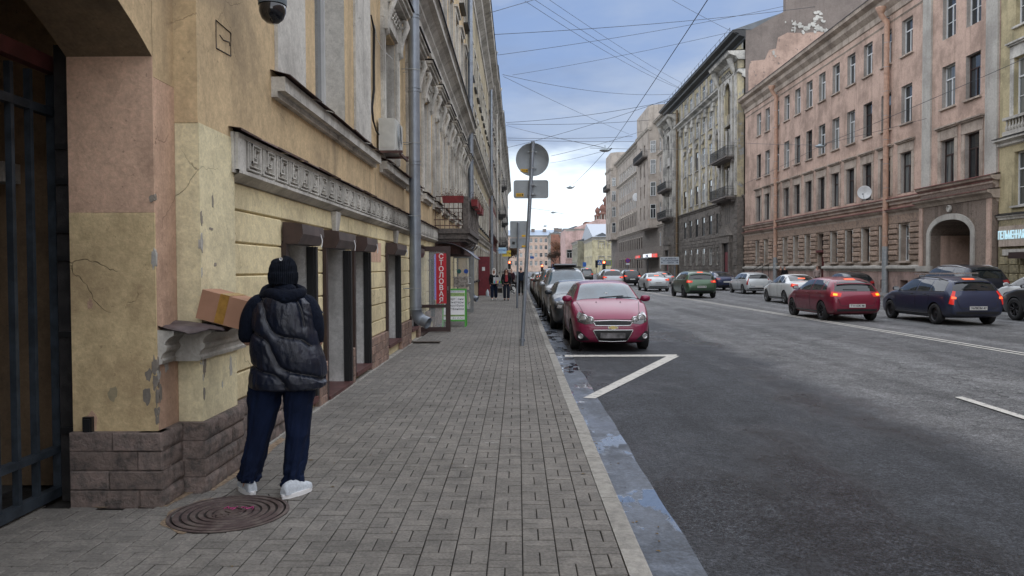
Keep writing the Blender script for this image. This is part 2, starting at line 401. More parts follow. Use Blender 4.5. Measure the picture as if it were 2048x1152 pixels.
for j in range(15, 330):
    for i in range(-20, 3):
        X0 = .02 + .2*i; Y0 = .2*j + .03*math.sin(i*2.1)
        if X0 > .55: continue
        x1 = min(X0+.2, XK0)
        if (i + j) % 2: parts = [(X0, min(X0+.1, x1), Y0, Y0+.2), (X0+.1, x1, Y0, Y0+.2)]
        else: parts = [(X0, x1, Y0, Y0+.1), (X0, x1, Y0+.1, Y0+.2)]
        for p in parts:
            if p[1]-p[0] < .03: continue
            mx, my = (p[0]+p[1])/2, (p[2]+p[3])/2
            if walls_in(mx, my): continue
            if max((Vector((q_, r_, 0))-MHC).length for q_ in (p[0], p[1]) for r_ in (p[2], p[3])) < MHR+.03: continue
            cells.append(p)
def vis(p):
    v = CAMM.inverted() @ Vector(((p[0]+p[1])/2, (p[2]+p[3])/2, 0)); 
    return v.z < 0 and abs(v.x/-v.z*FPX) < 1030 and abs(v.y/-v.z*FPX) < 590
cells.sort(key=lambda p: (not vis(p), (p[0]+p[1])**2/4 + (p[2]+p[3])**2/4))
rest = MB()
for k, p in enumerate(cells):
    dz = prng.uniform(-.002, .002); tl = (prng.uniform(-.0012, .0012), prng.uniform(-.0012, .0012))
    tgt = MB() if k < 300 else rest
    brick(tgt, p[0]+G, p[1]-G, p[2]+G, p[3]-G, dz, tl)
    if (Vector(((p[0]+p[1])/2, (p[2]+p[3])/2, 0))-MHC).length < MHR+.2:      # cut to the round frame
        for q in tgt.v[-12:]:
            w_ = Vector((q.x-MHC.x, q.y-MHC.y)); l_ = w_.length
            if l_ < MHR+.025: q.x = MHC.x+w_.x/l_*(MHR+.025); q.y = MHC.y+w_.y/l_*(MHR+.025)
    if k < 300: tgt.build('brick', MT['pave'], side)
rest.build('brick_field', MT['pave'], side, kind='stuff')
kr = random.Random(5)
kerb = empty('kerb', (XK0, 3, 0), kind='structure')
y = 1.6; k = 0
while y < 190:
    L = kr.choice((1.0, 1.0, .85, 1.15)); m = MB(); dz = kr.uniform(-.004, .006); dx = kr.uniform(-.004, .004); c = .012
    m.add([(XK0+dx, y+.006, -.2), (XK1+dx, y+.006, -.2), (XK1+dx, y+L-.004, -.2), (XK0+dx, y+L-.004, -.2),
           (XK0+dx, y+.004, dz), (XK1+dx, y+.004, dz-c), (XK1+dx, y+L-.004, dz-c), (XK0+dx, y+L-.004, dz),
           (XK1+dx-c*1.3, y+.004, dz), (XK1+dx-c*1.3, y+L-.004, dz)],
          [(0,1,5,8,4),(1,2,6,5),(2,3,7,9,6),(3,0,4,7),(4,8,9,7),(8,5,6,9)]).build('kerb_stone', MT['kerb'], kerb)
    y += L
# sand in the corner at the foot of the pier and round the manhole
m = MB()
pts = [(-3.1, 5.30), (-2.60, 5.30), (-2.54, 5.31), (-2.50, 5.68), (-2.36, 5.70), (-2.33, 6.2), (-2.35, 7.4)]
n = 60; vs = []; fs = []
for i in range(n+1):
    t = i/n*(len(pts)-1); a = int(min(t, len(pts)-2)); f = t-a
    p = Vector((*pts[a], 0)).lerp(Vector((*pts[a+1], 0)), f); w = .05+.05*noise.noise(Vector((i*.3, 0, 0)))
    vs += [(p.x-.03, p.y+.04, .004), (p.x+w*.9, p.y-w*.8, .0022)]
for i in range(n): fs.append((2*i, 2*i+1, 2*i+3, 2*i+2))
m.add(vs, fs)
m.build('sand', MT['sand'], kind='stuff')
# markings
MKN = [0]
def mkz(): MKN[0] += 1; return RZ+.0085+.0006*MKN[0]
mk = lambda nm, pts: (lambda z: MB().quad(*[(p[0], p[1], z) for p in pts]))(mkz()).build(nm, MT['paint'], kind='structure')
def gp(px, py): v = gnd(px, py, RZ); return (v.x, v.y)
mk('parking_line', [gp(1130, 714.5), gp(1352, 713.5), gp(1354, 709.8), gp(1129, 710.8)])
mk('parking_line', [gp(1166, 797), gp(1191, 798), gp(1359, 712.8), gp(1337, 711.5)])
def lane(x0, y0, x1, y1, w):
    mk('lane_line', [(x0-w/2, y0), (x0+w/2, y0), (x1+w/2, y1), (x1-w/2, y1)])
lane(10.28, 12.0, 10.02, 25, .10); lane(10.02, 25, 9.25, 60, .10); lane(9.25, 60, 8.9, 110, .10)
lane(10.50, 12.0, 10.24, 25, .10); lane(10.24, 25, 9.47, 60, .10); lane(9.47, 60, 9.12, 110, .10)
mk('lane_line', [gp(1909, 796), gp(1925, 795), gp(2075, 842), gp(2075, 849)])
for k in range(1, 12): lane(5.9-.02*k, 10.3+k*-0+0, 5.9, 10.3, .0001) if 0 else None
# manhole
mh = empty('manhole_cover', (MHC.x, MHC.y, 0), R(3), label='round rusty cast-iron manhole cover with concentric rings set in the paving', cat='manhole cover')
prof = [(MHR+.035, -.012), (MHR+.035, .006), (MHR+.012, .009), (MHR+.008, -.004), (MHR-.002, -.004)]
MB(Matrix.Translation(MHC)).lathe(prof, n=72, sm=False).build('rim', MT['castiron'], mh)
pr = [(MHR-.004, -.01), (MHR-.004, .008)]
for q in range(5):
    r = MHR - .012 - q*.052
    pr += [(r, .010), (r-.030, .010), (r-.034, .002), (r-.046, .002), (r-.050, .010)]
pr += [(.0, .010)]
MB(Matrix.Translation(MHC)).lathe(pr, n=72, sm=False).build('lid', MT['castiron'], mh)
text('ГТС', .12, MT['castiron'], Matrix.Translation(MHC+Vector((.0, -.02, .012))) @ Matrix.Rotation(R(-125), 4, 'Z'), mh, ext=.004, bold=.004)
pk = MB()
for q in range(9):
    a = q*.022; pk.tube([MHC+Vector((-.06+a, .06+.025*math.sin(q*1.7), .0125)), MHC+Vector((-.045+a, .09+.02*math.cos(q*2.3), .0125)), MHC+Vector((-.03+a, .065+.02*math.sin(q*3), .0125))], .0035, 4)
pk.build('chalk_mark', MT['pink_chalk'], mh)
MB(Matrix.Translation(MHC)).grid(lambda u, v: ((MHR+.02+v*(.035+.015*math.sin(u*21)))*math.cos(2.2+u*2.2), (MHR+.02+v*(.035+.015*math.sin(u*21)))*math.sin(2.2+u*2.2), .003-.001*v), 40, 2).build('sand', MT['sand'], kind='stuff')
# litter: leaves in the gutter and on the kerb
lm = plain('dead_leaf', (.14, .09, .03), .8, var=.5, vs=9)
lr = random.Random(9); lf = MB()
for k in range(110):
    if k < 80: x = XK1+.02+abs(lr.gauss(0, .10)); y = lr.uniform(3.8, 26); z = RZ+.008
    else: x = lr.uniform(-2.2, .6); y = lr.uniform(4, 16); z = .003
    a = lr.uniform(0, 6.3); s = lr.uniform(.008, .028); b = s*.45
    ca, sa = math.cos(a), math.sin(a)
    P = lambda u, v, w: (x+u*ca-v*sa, y+u*sa+v*ca, z+w)
    lf.add([P(-s, 0, .001), P(-s*.2, b, .004), P(s, 0, .001), P(-s*.1, -b, .006)], [(0, 1, 2), (0, 2, 3)])
lf.build('leaf_litter', lm, kind='stuff')
# ------------------------------------------------------------ facade tools
def frameT(X, side):      # local (u along street, n outward, z) to world; side 'L' wall faces +x, 'R' faces -x, 'F' faces -y (u = x)
    if side == 'L': return Matrix(((0, 1, 0, X), (1, 0, 0, 0), (0, 0, 1, 0), (0, 0, 0, 1)))
    if side == 'R': return Matrix(((0, -1, 0, X), (1, 0, 0, 0), (0, 0, 1, 0), (0, 0, 0, 1)))
    return Matrix(((1, 0, 0, 0), (0, -1, 0, X), (0, 0, 1, 0), (0, 0, 0, 1)))
ROT = {'L': R(90), 'R': R(-90), 'F': 0}
def skin(mb, u0, u1, z0, z1, ops, n=0.0, d=.25, rv=None):
    us = sorted({u0, u1} | {v for o in ops for v in o[:2] if u0 < v < u1}); zs = sorted({z0, z1} | {v for o in ops for v in o[2:4] if z0 < v < z1})
    for a, b in zip(zs, zs[1:]):
        run = None
        for c, e in zip(us, us[1:]):
            mu, mz = (c+e)/2, (a+b)/2
            solid = not any(o[0] < mu < o[1] and o[2] < mz < o[3] for o in ops)
            if solid: run = [run[0], e] if run else [c, e]
            if (not solid or e == us[-1]) and run:
                mb.quad((run[0], n, a), (run[1], n, a), (run[1], n, b), (run[0], n, b)); run = None
    for o in ops:
        a, b, c, e = o[:4]; dd = o[4] if len(o) > 4 else d
        q_ = rv or mb; q_.quad((a, n, c), (a, n-dd, c), (a, n-dd, e), (a, n, e)); q_.quad((b, n, c), (b, n, e), (b, n-dd, e), (b, n-dd, c))
        q_.quad((a, n, e), (a, n-dd, e), (b, n-dd, e), (b, n, e)); q_.quad((a, n, c), (b, n, c), (b, n-dd, c), (a, n-dd, c))
WC = {}
def window_meshes(w, h, fm, style):
    key = (round(w, 2), round(h, 2), fm.name, style)
    if key in WC: return WC[key]
    f = .07; F = MB()
    F.box(-w/2, -w/2+f, 0, .08, 0, h); F.box(w/2-f, w/2, 0, .08, 0, h); F.box(-w/2+f, w/2-f, 0, .08, 0, f); F.box(-w/2+f, w/2-f, 0, .08, h-f, h)
    t = h*.68 if 'T' in style else None
    if t: F.box(-w/2+f, w/2-f, -.005, .075, t-.035, t+.035)
    if 'V' in style: F.box(-.035, .035, -.003, .07, f, (t-.035) if t else h-f)
    if 'U' in style: F.box(-.03, .03, .0, .07, t+.035, h-f)
    if 'G' in style:
        F.box(-w/2+f, -.035, .01, .05, h*.34, h*.34+.03); F.box(.035, w/2-f, .01, .05, h*.34, h*.34+.03)
    P = MB().box(-w/2+f*.6, w/2-f*.6, .045, .06, f*.6, h-f*.6)
    WC[key] = (mesh_of(F, 'window', fm), mesh_of(P, 'pane', MT['pane'])); return WC[key]
def put_window(T, side, u0, u1, z0, z1, rec, par, fm, style='TV', sill=None, n=0.0):
    a, b = window_meshes(u1-u0, z1-z0, fm, style)
    p = T @ Vector(((u0+u1)/2, n-rec, z0)); MW = Matrix.Translation(p) @ Matrix.Rotation(ROT[side], 4, 'Z')
    w = place('window', a, par, MW); place('pane', b, w, MW)
    if sill: MB(T).box(u0-.12, u1+.12, n-rec+.02, n+.13, z0-.09, z0+.003).build('sill', sill, w)
    return w
def downpipe(loc, ztop, zbot, r, m, par_label, out=(1, 0), hook=True, low=None, elbow=True, brk=(-1, 0), zl=2.0, **k):
    x, y = loc; e = empty('downpipe', (x, y, 0), label=par_label, cat='downpipe', **k)
    z = zbot; segs = []
    while z < ztop: segs.append((z, min(z+1.55, ztop))); z += 1.55
    P = MB()
    for a, b in segs:
        P.tube([(x, y, a), (x, y, b)], r, 20, cap=False)
    if hook: P.tube([(x, y, ztop), (x, y, ztop+.15), (x+out[0]*.35, y+out[1]*.35, ztop+.6), (x+out[0]*.4, y+out[1]*.4, ztop+.75)], r, 16)
    P.build('pipe', m, e)
    for a, b in segs:
        J = MB()
        for zz_ in (a, a+.07): J.tube([(x, y, zz_), (x, y, zz_+.018)], r+.012, 20)
        J.build('joint_ring', m, e)
        B = MB(); B.tube([(x, y, a+.45), (x, y, a+.475)], r+.008, 16)
        B.tube([(x+brk[0]*.02, y-r-.01, a+.46), (x+brk[0]*.45, y-r-.01, a+.46)], .008, 5); B.tube([(x, y+r, a+.46), (x+brk[0]*.45, y+r, a+.46)], .008, 5)
        B.build('bracket', MT['steel'], e)
    if hook: MB().lathe([(r, 0), (r*1.9, .35), (r*1.9, .42), (r*1.75, .42), (r*.9, .05)], (x+out[0]*.4, y+out[1]*.4, ztop+.7), 16).build('funnel', m, e)
    if low: MB().tube([(x, y, low[0]), (x, y, low[1])], r+.02, 20).build('lower_sleeve', low[2], e)
    if elbow:
        d = Vector((out[0], out[1], 0)); E = MB(); n = 13; rings = []
        for i in range(n):
            a = R(68)*i/(n-1); rr = r*1.0*(1.0+(.07 if i % 2 else -.0))
            c = Vector((x, y, zbot)) + d*(.24*(1-math.cos(a))) - Vector((0, 0, .24*math.sin(a)))
            E.tube([c, c+(d*math.sin(a)-Vector((0, 0, math.cos(a))))*.026], [rr*1.05, rr*.93], 20, cap=False)
        t = (d*math.sin(R(68))-Vector((0, 0, math.cos(R(68)))))
        E.tube([c, c+t*.16], [r*1.0, r*1.06], 24, cap=False); E.tube([c+t*.02, c+t*.159], [r*.93, r*1.0], 24, cap=False)
        E.build('elbow', m, e)
    return e

# ------------------------------------------------------------ LEFT: yellow corner house with the arch
XL = -2.45; LT = frameT(XL, 'L')
TAN = (.40, .29, .165)
MT['tan'] = plaster('tan_plaster', (.60, .455, .27), dirt=(.22, .17, .12), dark=.45, streak=.4, bump=.3, crack=.55, amt=.6)
MT['cream'] = plaster('cream_plaster', (.76, .66, .41), dirt=(.32, .25, .16), dark=.36, streak=.3, peel=(.34, .32, .28), amt=.672, crack=.8, bump=.6)
MT['cream2'] = plaster('cream_plaster_pale', (.74, .66, .43), dirt=(.30, .25, .17), dark=.3, streak=.3, peel=(.34, .31, .26), amt=.665, crack=.9, bump=.6)
MT['pink'] = plaster('pink_plaster', (.62, .42, .30), dirt=(.17, .105, .07), dark=.45, streak=.3, peel=(.30, .23, .17), amt=.74, crack=.6, bump=.6)
MT['ochre'] = plaster('ochre_plaster', (.68, .54, .31), dirt=(.24, .15, .085), dark=.45, streak=.2, peel=(.40, .20, .13), amt=.70, crack=.5, bump=.75)
MT['greytrim'] = plaster('grey_trim_plaster', (.56, .54, .49), dirt=(.17, .155, .135), dark=.5, streak=.5, bump=.4, crack=.6)
MT['reveal'] = plaster('grey_reveal', (.62, .615, .59), dirt=(.20, .19, .175), dark=.4, streak=.25, peel=(.42, .44, .45), amt=.69, bump=.3)
MT['plinth'] = stone('plinth_stone', (.25, .195, .17), (.11, .096, .088), 2.4, 1.4, .13)
MT['plinth2'] = stone('plinth_tile', (.30, .20, .155), (.17, .125, .105), 3, .9, .22)
MT['graff'] = plain('marker_scrawl', (.10, .085, .07), .9)

B1 = empty('yellow_house', (XL, 20, 0), label='long ochre and cream plastered house with arch, greek key frieze and roller shutter boxes', cat='house')
# --- pier, arch and reveal
def lb(nm, mat, *a, par=B1, **k): return MB(LT).box(*a).build(nm, mat, par, **k)
XA = XL-.13-.0       # outer arch plane is n=-.13, reveal back plane n=-.75
n_o, n_i = -.13, -.74
ar = []; cyc = 3.62; hs = 1.70; rise = .50; Rr = (hs*hs+rise*rise)/(2*rise); zc = 3.19+rise-Rr
for i in range(25):
    u = cyc+hs-2*hs*i/24; ar.append((u, zc+math.sqrt(Rr*Rr-(u-cyc)**2)))
m = MB(LT)
for (a, za), (b, zb) in zip(ar, ar[1:]): m.quad((a, n_o, za), (b, n_o, zb), (b, n_i, zb), (a, n_i, za))
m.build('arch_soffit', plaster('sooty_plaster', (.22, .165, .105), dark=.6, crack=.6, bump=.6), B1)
m = MB(LT)
for (a, za), (b, zb) in zip(ar, ar[1:]): m.quad((a, n_o, za), (b, n_o, zb), (b, n_o, 9), (a, n_o, 9))
m.box(5.33, 5.655, n_o-.5, n_o, 3.05, 9); m.box(-7, cyc-hs, n_i, n_o, .53, 9)
m.build('wall', MT['tan'], B1)
def facepoly(nm, mat, pts, n): MB(LT).quad(*[(u, n, z) for u, z in pts]).build(nm, mat, B1)
rv = random.Random(2)
lb('pier_face', MT['pink'], 5.335, 5.655, n_o-.45, n_o-.001, 1.22, 3.048)
lb('pier_face', MT['pink'], 5.335, 5.655, n_o-.45, n_o-.002, .49, 1.10)
# reveal facing the street end: pink over ochre
MB(LT).box(5.32, 5.66, n_i, n_o-.46+.0, .49, 2.09).build('reveal', MT['ochre'], B1)
MB(LT).box(5.322, 5.66, n_i, n_o-.46, 2.09, 3.3).build('reveal', MT['pink'], B1)
MB(LT).box(5.3195, 5.335, n_o-.46, n_o-.0015, .49, 2.088).build('reveal', MT['ochre'], B1)
MB(LT).box(5.3215, 5.335, n_o-.46, n_o-.0015, 2.09, 3.2).build('reveal', MT['pink'], B1)
# pilaster
lb('pilaster', MT['cream2'], 5.66, 6.36, -.2, .05, .49, 2.79)
lb('pilaster', MT['tan'], 5.655, 6.355, -.2, .045, 2.79, 12)
# ragged patches of lost plaster on the pilaster edge
def shard(cx, cz, su, sz, n, mat, nm='bare_patch', face='n', seed=0, uc=0):
    rr = random.Random(seed); k = 14; P = []
    for i in range(k):
        a = 2*math.pi*i/k; r = rr.uniform(.55, 1.1); P.append((su*r*math.cos(a), sz*r*math.sin(a)))
    b = MB(LT)
    if face == 'n': vs = [(cx+p[0], n, cz+p[1]) for p in P] + [(cx+p[0]*1.06, n-.02, cz+p[1]*1.06) for p in P]
    else: vs = [(uc, cx+p[0], cz+p[1]) for p in P] + [(uc+.02, cx+p[0]*1.06, cz+p[1]*1.06) for p in P]
    b.add(vs, [tuple(range(k))] + [(i, (i+1) % k, k+(i+1) % k, k+i) for i in range(k)])
    return b.build(nm, mat, B1)
MT['bare'] = plaster('bare_mortar', (.30, .265, .22), dirt=(.12, .11, .1), dark=.6, bump=1.0)
MT['whitep'] = plaster('white_patch', (.46, .445, .41), dark=.15, bump=.4)
shard(5.46, 1.0, .05, .07, n_o+.004, MT['whitep'], seed=1); shard(5.34, .93, .025, .05, n_o+.005, MT['whitep'], seed=2)
shard(5.36, .80, .03, .07, n_o+.004, MT['bare'], seed=3); shard(-.20, .78, .035, .09, 0, MT['bare'], face='u', uc=5.317, seed=4)
shard(-.19, .93, .03, .05, 0, MT['bare'], face='u', uc=5.317, seed=14)
shard(5.70, .95, .03, .09, .053, MT['bare'], seed=5); shard(5.685, .74, .02, .06, .053, MT['bare'], seed=6)
shard(6.22, .87, .035, .12, .052, MT['whitep'], seed=7); shard(6.04, .75, .015, .035, .052, MT['whitep'], seed=8)
shard(5.9, 2.22, .02, .07, .052, MT['bare'], seed=9); shard(5.86, 2.0, .05, .012, .052, MT['bare'], seed=10); shard(5.93, 1.72, .03, .02, .052, MT['bare'], seed=11)
shard(-.45, .80, .04, .07, 0, plaster('pale_smear', (.47, .40, .25)), face='u', uc=5.3185, seed=12, nm='pale_patch')
shard(-.62, .58, .07, .10, 0, MT['pink'], face='u', uc=5.3180, seed=13, nm='pink_patch')
shard(-.60, 1.44, .022, .045, 0, MT['pink'], face='u', uc=5.318, seed=15, nm='pink_patch')
er = random.Random(31)
for k in range(16):      # chipped arrises of the pier and pilaster
    z = er.uniform(.58, 2.6)
    if 1.0 < z < 1.3: continue
    w_, h_ = er.uniform(.008, .028), er.uniform(.02, .08); mm = MT['bare'] if er.random() < .7 else MT['whitep']
    if k % 2: shard(5.665+w_*.6, z, w_, h_, .0508+.0003*k, mm, seed=60+k)
    else: shard(n_o-w_*.6, z, w_, h_, 0, mm, face='u', uc=5.3165-.0003*k, seed=60+k); shard(5.322+w_*.5, z+.01, w_*.8, h_*.8, n_o+.003+.0003*k, mm, seed=90+k)
# moulding and bent tin shelf on the pier
mo = MB(LT)
MP = [(.0, 1.0), (.028, 1.005), (.035, 1.03), (.022, 1.045), (.03, 1.075), (.06, 1.10), (.066, 1.125), (.048, 1.14), (.055, 1.165), (.085, 1.195), (.115, 1.21), (.118, 1.245), (0, 1.25)]
def mouldseg(uu0, uu1, base, seed):
    nn = 14
    def mf(i, j):
        k = min(int(j*12+.001), 12); p = MP[k]; u = uu0+(uu1-uu0)*i
        w = .010*noise.noise(Vector((u*9, p[1]*14, seed)))+.012*max(0, noise.noise(Vector((u*4, p[1]*6, seed+3))))
        return (u, base+p[0]-w*(1 if .0 < j < 1 else 0), p[1])
    mo.grid(mf, 30, 13, sm=False)
    for uu in (uu0, uu1): mo.add([(uu, base+p[0], p[1]) for p in MP]+[(uu, base-.2, 1.0), (uu, base-.2, 1.25)][::-1], [tuple(range(15))])
mouldseg(5.56, 6.5, .05, 1); mouldseg(5.335, 5.64, n_o, 5)
mo.build('moulding', MT['greytrim'], B1)
mo = MB(LT)
for (n0, z0, z1) in ((.03, 1.05, 1.08), (.055, 1.08, 1.12), (.035, 1.12, 1.17), (.075, 1.17, 1.215)): mo.box(6.505, 7.85, -.02, n0, z0, z1)
mo.build('moulding', MT['cream'], B1)
sh = MB(LT); sr = random.Random(4)
def shf(i, j):
    u = 5.325+.975*i; n = (-.20 if u < 5.66 else -.02) + j*((.27+.9*max(0,u-5.3) if u < 5.6 else .27)); n = min(n, .25)
    return (u+.02*math.sin(j*9), n+.012*math.sin(u*23), 1.285-.055*j*j+.012*math.sin(u*17+j*3)+.006*math.sin(u*43))
sh.grid(shf, 26, 8); sh.grid(lambda i, j: Vector(shf(i, j))-Vector((0, 0, .006)), 26, 8)
sh.build('tin_shelf', plain('grey_tin', (.115, .095, .10), .5, .35, var=.3, vs=12, bump=.3), B1)
# plinth stones
def stones(u0, u1, z0, z1, n, mat, rows, bl, nm='plinth_stone', seed=0, face='n', base=-.1):
    rr = random.Random(seed); h = (z1-z0)/rows; gp2 = .0022
    for r in range(rows):
        u = u0; first = True
        while u < u1-.01:
            L = bl*rr.uniform(.85, 1.2)*(.5 if first and r % 2 else 1); e = min(u+L, u1)
            if u1-e < bl*.3: e = u1
            d = n+rr.uniform(-.006, .006); a, b, c, f = u+gp2, e-gp2, z0+r*h+gp2, z0+(r+1)*h-gp2
            b_ = MB(LT)
            if face == 'n' and mat is MT['plinth']:
                b_.box(a, b, base, n-.0142, c, f)
                def rf(i, j, a=a, b=b, c=c, f=f, d=d, r=r):
                    ed = min(i, 1-i)*(b-a); eh = min(j, 1-j)*(f-c); w = min(1, min(ed, eh)/.011)
                    return (a+(b-a)*i, (n-.014)+(d-n+.014)*w**.6+(.007*noise.noise(Vector((i*3+u*7, j*2+r*5, 1)))+.006*noise.noise(Vector((i*9+u, j*6, r))))*w, c+(f-c)*j)
                b_.grid(rf, 13, 7)
            elif face == 'n': b_.cbox(a, b, base, d, c, f, .008)
            else: b_.add([(uc_-0, a, c), (uc_, b, c), (uc_, b, f), (uc_, a, f), (uc_+.2, a, c), (uc_+.2, b, c), (uc_+.2, b, f), (uc_+.2, a, f)] if False else
                         [(5.315-n+.008, a, c), (5.315-n+.008, b, c), (5.315-n+.008, b, f), (5.315-n+.008, a, f),
                          (5.315-d, a+.008, c+.008), (5.315-d, b-.008, c+.008), (5.315-d, b-.008, f-.008), (5.315-d, a+.008, f-.008), (5.4, a, c), (5.4, b, c), (5.4, b, f), (5.4, a, f)],
                         [(4,5,6,7),(0,1,5,4),(1,2,6,5),(2,3,7,6),(3,0,4,7),(0,8,9,1),(2,10,11,3),(1,9,10,2),(0,3,11,8)])
            b_.build(nm, mat, B1); u = e; first = False
lb('plinth_core', MT['mortar'], 5.36, 6.36, n_i, n_o-.05, 0, .525); lb('plinth_bed', MT['bare'], 5.285, 5.66, n_i+.01, n_o+.045, .497, .526)
stones(n_i+.0, n_o+.055, -.02, .53, .055, MT['plinth'], 4, .55, seed=1, face='u')
stones(5.27, 5.60, -.02, .53, n_o+.06, MT['plinth'], 4, .4, seed=2, base=-.25)
stones(5.60, 6.42, -.02, .53, .10, MT['plinth'], 4, .45, seed=3, base=-.3)
# wall above the frieze, with openings
DY = 2.55
W1 = [(9.15, 10.72, 3.72, 6.9)]
W2 = [(13.75, 15.1, 3.66, 6.15)] + [(16.75+DY*k, 18.0+DY*k, 3.66, 6.15) for k in range(8)]
up = []
for k in range(11):
    u = 9.3+DY*k
    if u > 35: break
    up += [(u, u+1.2, 9.45, 11.6), (u, u+1.2, 13.0, 15.0)]
m = MB(LT); skin(m, 6.355, 36.3, 2.84, 17, W1+W2+up, 0, .28); m.build('wall', MT['tan'], B1)
lb('wall_core', MT['dark'], 6.4, 36.2, -12, -.42, 0, 17.3)
lb('end_wall', MT['tan'], 36.2, 36.3, -12, -.003, 0, 17)
lb('back_wall', MT['tan'], -7, 6.39, -12, n_i-6, 0, 17)
lb('wall', MT['tan'], -7, 5.65, n_o-.6, n_o-.002, 9.0, 17)
# grooved lower wall: courses between openings
LO = [(7.87, 8.92, .16, 2.02), (9.5, 10.78, .06, 2.02), (11.12, 12.2, .14, 2.02), (13.95, 15.35, .26, 2.0), (17.0, 18.0, .3, 2.0), (18.55, 19.85, -.1, 2.3), (20.7, 21.6, .3, 2.0)]
m = MB(LT); skin(m, 6.36, 30, 0, 2.5, LO, -.03, .34); m.build('lower_wall', MT['cream'], B1)
zl = [.535, .78, 1.06, 1.345, 1.63, 1.915, 2.2, 2.44]
edges = [6.36] + [v for o in LO for v in (o[0]-.10, o[1]+.10)] + [30]
cr = random.Random(8)
for si in range(0, len(edges), 2):
    a, b = edges[si], edges[si+1]
    for r in range(7):
        top = r >= 5 and False
        MB(LT).cbox(a, b, -.05, 0.0+cr.uniform(-.003, .003), zl[r]+.007, zl[r+1]-.007, .010).build('plaster_course', MT['cream'], B1)
for o in LO:
    if o[3] < 2.1: MB(LT).cbox(o[0]-.10+.002, o[1]+.10-.002, -.05, .0, 2.207, 2.433, .010).build('plaster_course', MT['cream'], B1)
lb('pink_repair', MT['pink'], 12.35, 13.4, -.01, .004, 1.80, 2.14)
for si in range(0, len(edges), 2):
    a, b = edges[si], edges[si+1]
    if a > 24: continue
    stones(a, b, -.02, .53, .05, MT['plinth'] if a < 7 else MT['plinth2'], 4, .5 if a < 7 else .26, seed=20+si, base=-.02)
stones(24, 36, -.02, .53, .05, MT['plinth2'], 2, .9, seed=77)
lb('foundation_strip', MT['kerb'], 6.4, 18.5, -.05, .075, -.02, .018)
# each shuttered opening: guides, pale reveal, box
shut = plain('shutter_brown', (.045, .024, .021), .45, var=.25, vs=5)
shutf = plain('shutter_front', (.085, .062, .058), .4, .2, var=.3, vs=5)
for k, o in enumerate(LO):
    if k == 5: continue
    u0, u1, z0, z1 = o[:4]
    e = empty('shutter_window', tuple(LT @ Vector((u0, 0, z0)))); e.parent = B1; e.matrix_basis = wm(B1).inverted() @ e.matrix_basis
    g1 = MB(LT).box(u0-.10, u0-.01, -.02, .045, z0-.05, 1.95); g1.build('guide_rail', MT['brown_frame'], e)
    g1 = MB(LT).box(u1+.01, u1+.09, -.02, .045, z0-.05, 1.95).box(u1-.03, u1+.01, -.06, .02, z0, 1.95); g1.build('guide_rail', MT['black'], e)
    MB(LT).box(u1-.012, u1-.008, -.33, -.035, z0, z1-.002).build('reveal', MT['reveal'], e)
    MB(LT).box(u0+.008, u0+.012, -.33, -.035, z0, z1-.002).build('reveal', MT['reveal'], e)
    MB(LT).box(u0, u1, -.36, -.33, z0, z1).build('pane', MT['pane'], e)
    MB(LT).box(u0, u0+.07, -.328, -.28, z0, z1).box(u1-.07, u1-.013, -.328, -.28, z0, z1).box(u0+.07, u1-.07, -.328, -.28, z0, z0+.08).build('inner_frame', MT['brown_frame'], e)
    MB(LT).box(u0-.02, u1+.02, -.33, .06, z0-.06, z0+.004).build('sill', plain('sill_brown', (.085, .032, .028), .5, var=.3) if k == 0 else bpy.data.materials['sill_brown'], e)
    bx = MB(LT); a, b = ((7.80, 8.66), (9.40, 10.38), (11.16, 12.0), (13.93, 15.15), (16.95, 18.05), 0, (20.65, 21.65))[k]
    pf = [(.0, 2.175), (.12, 2.17), (.205, 2.155), (.215, 2.05), (.165, 1.95), (.0, 1.945)]
    bx.add([(a, p[0], p[1]) for p in pf] + [(b, p[0], p[1]) for p in pf], [tuple(range(6)), tuple(range(11, 5, -1)), (5, 0, 6, 11), (4, 5, 11, 10)]); bx.build('shutter_box', shut, e)
    MB(LT).add([(a, p[0], p[1]) for p in pf] + [(b, p[0], p[1]) for p in pf], [(i, i+1, i+7, i+6) for i in range(4)]).build('shutter_cover', shutf, e)
    if k < 4: MB(LT).tube([(b-.25, .24, 2.07), (b-.24, .255, 2.0), (b-.26, .25, 1.93)], .006, 5).build('pull_wire', MT['white'], e)
# door recess to the canteen
lb('door_step', MT['brown_frame'], 18.4, 19.9, -.3, .06, -.02, .03)
lb('doorway', MT['dark'], 18.55, 19.85, -.42, -.36, 0, 2.3)
# key stones under the frieze
for ku in (9.98, 14.9):
    MB(LT).add([(ku-.14, -.0, 2.44), (ku+.14, 0, 2.44), (ku+.09, 0, 2.19), (ku-.09, 0, 2.19), (ku-.14, .07, 2.44), (ku+.14, .07, 2.44), (ku+.09, .05, 2.19), (ku-.09, .05, 2.19)],
               [(4,5,6,7),(0,4,7,3),(1,2,6,5),(3,7,6,2)]).build('keystone', MT['greytrim'], B1)
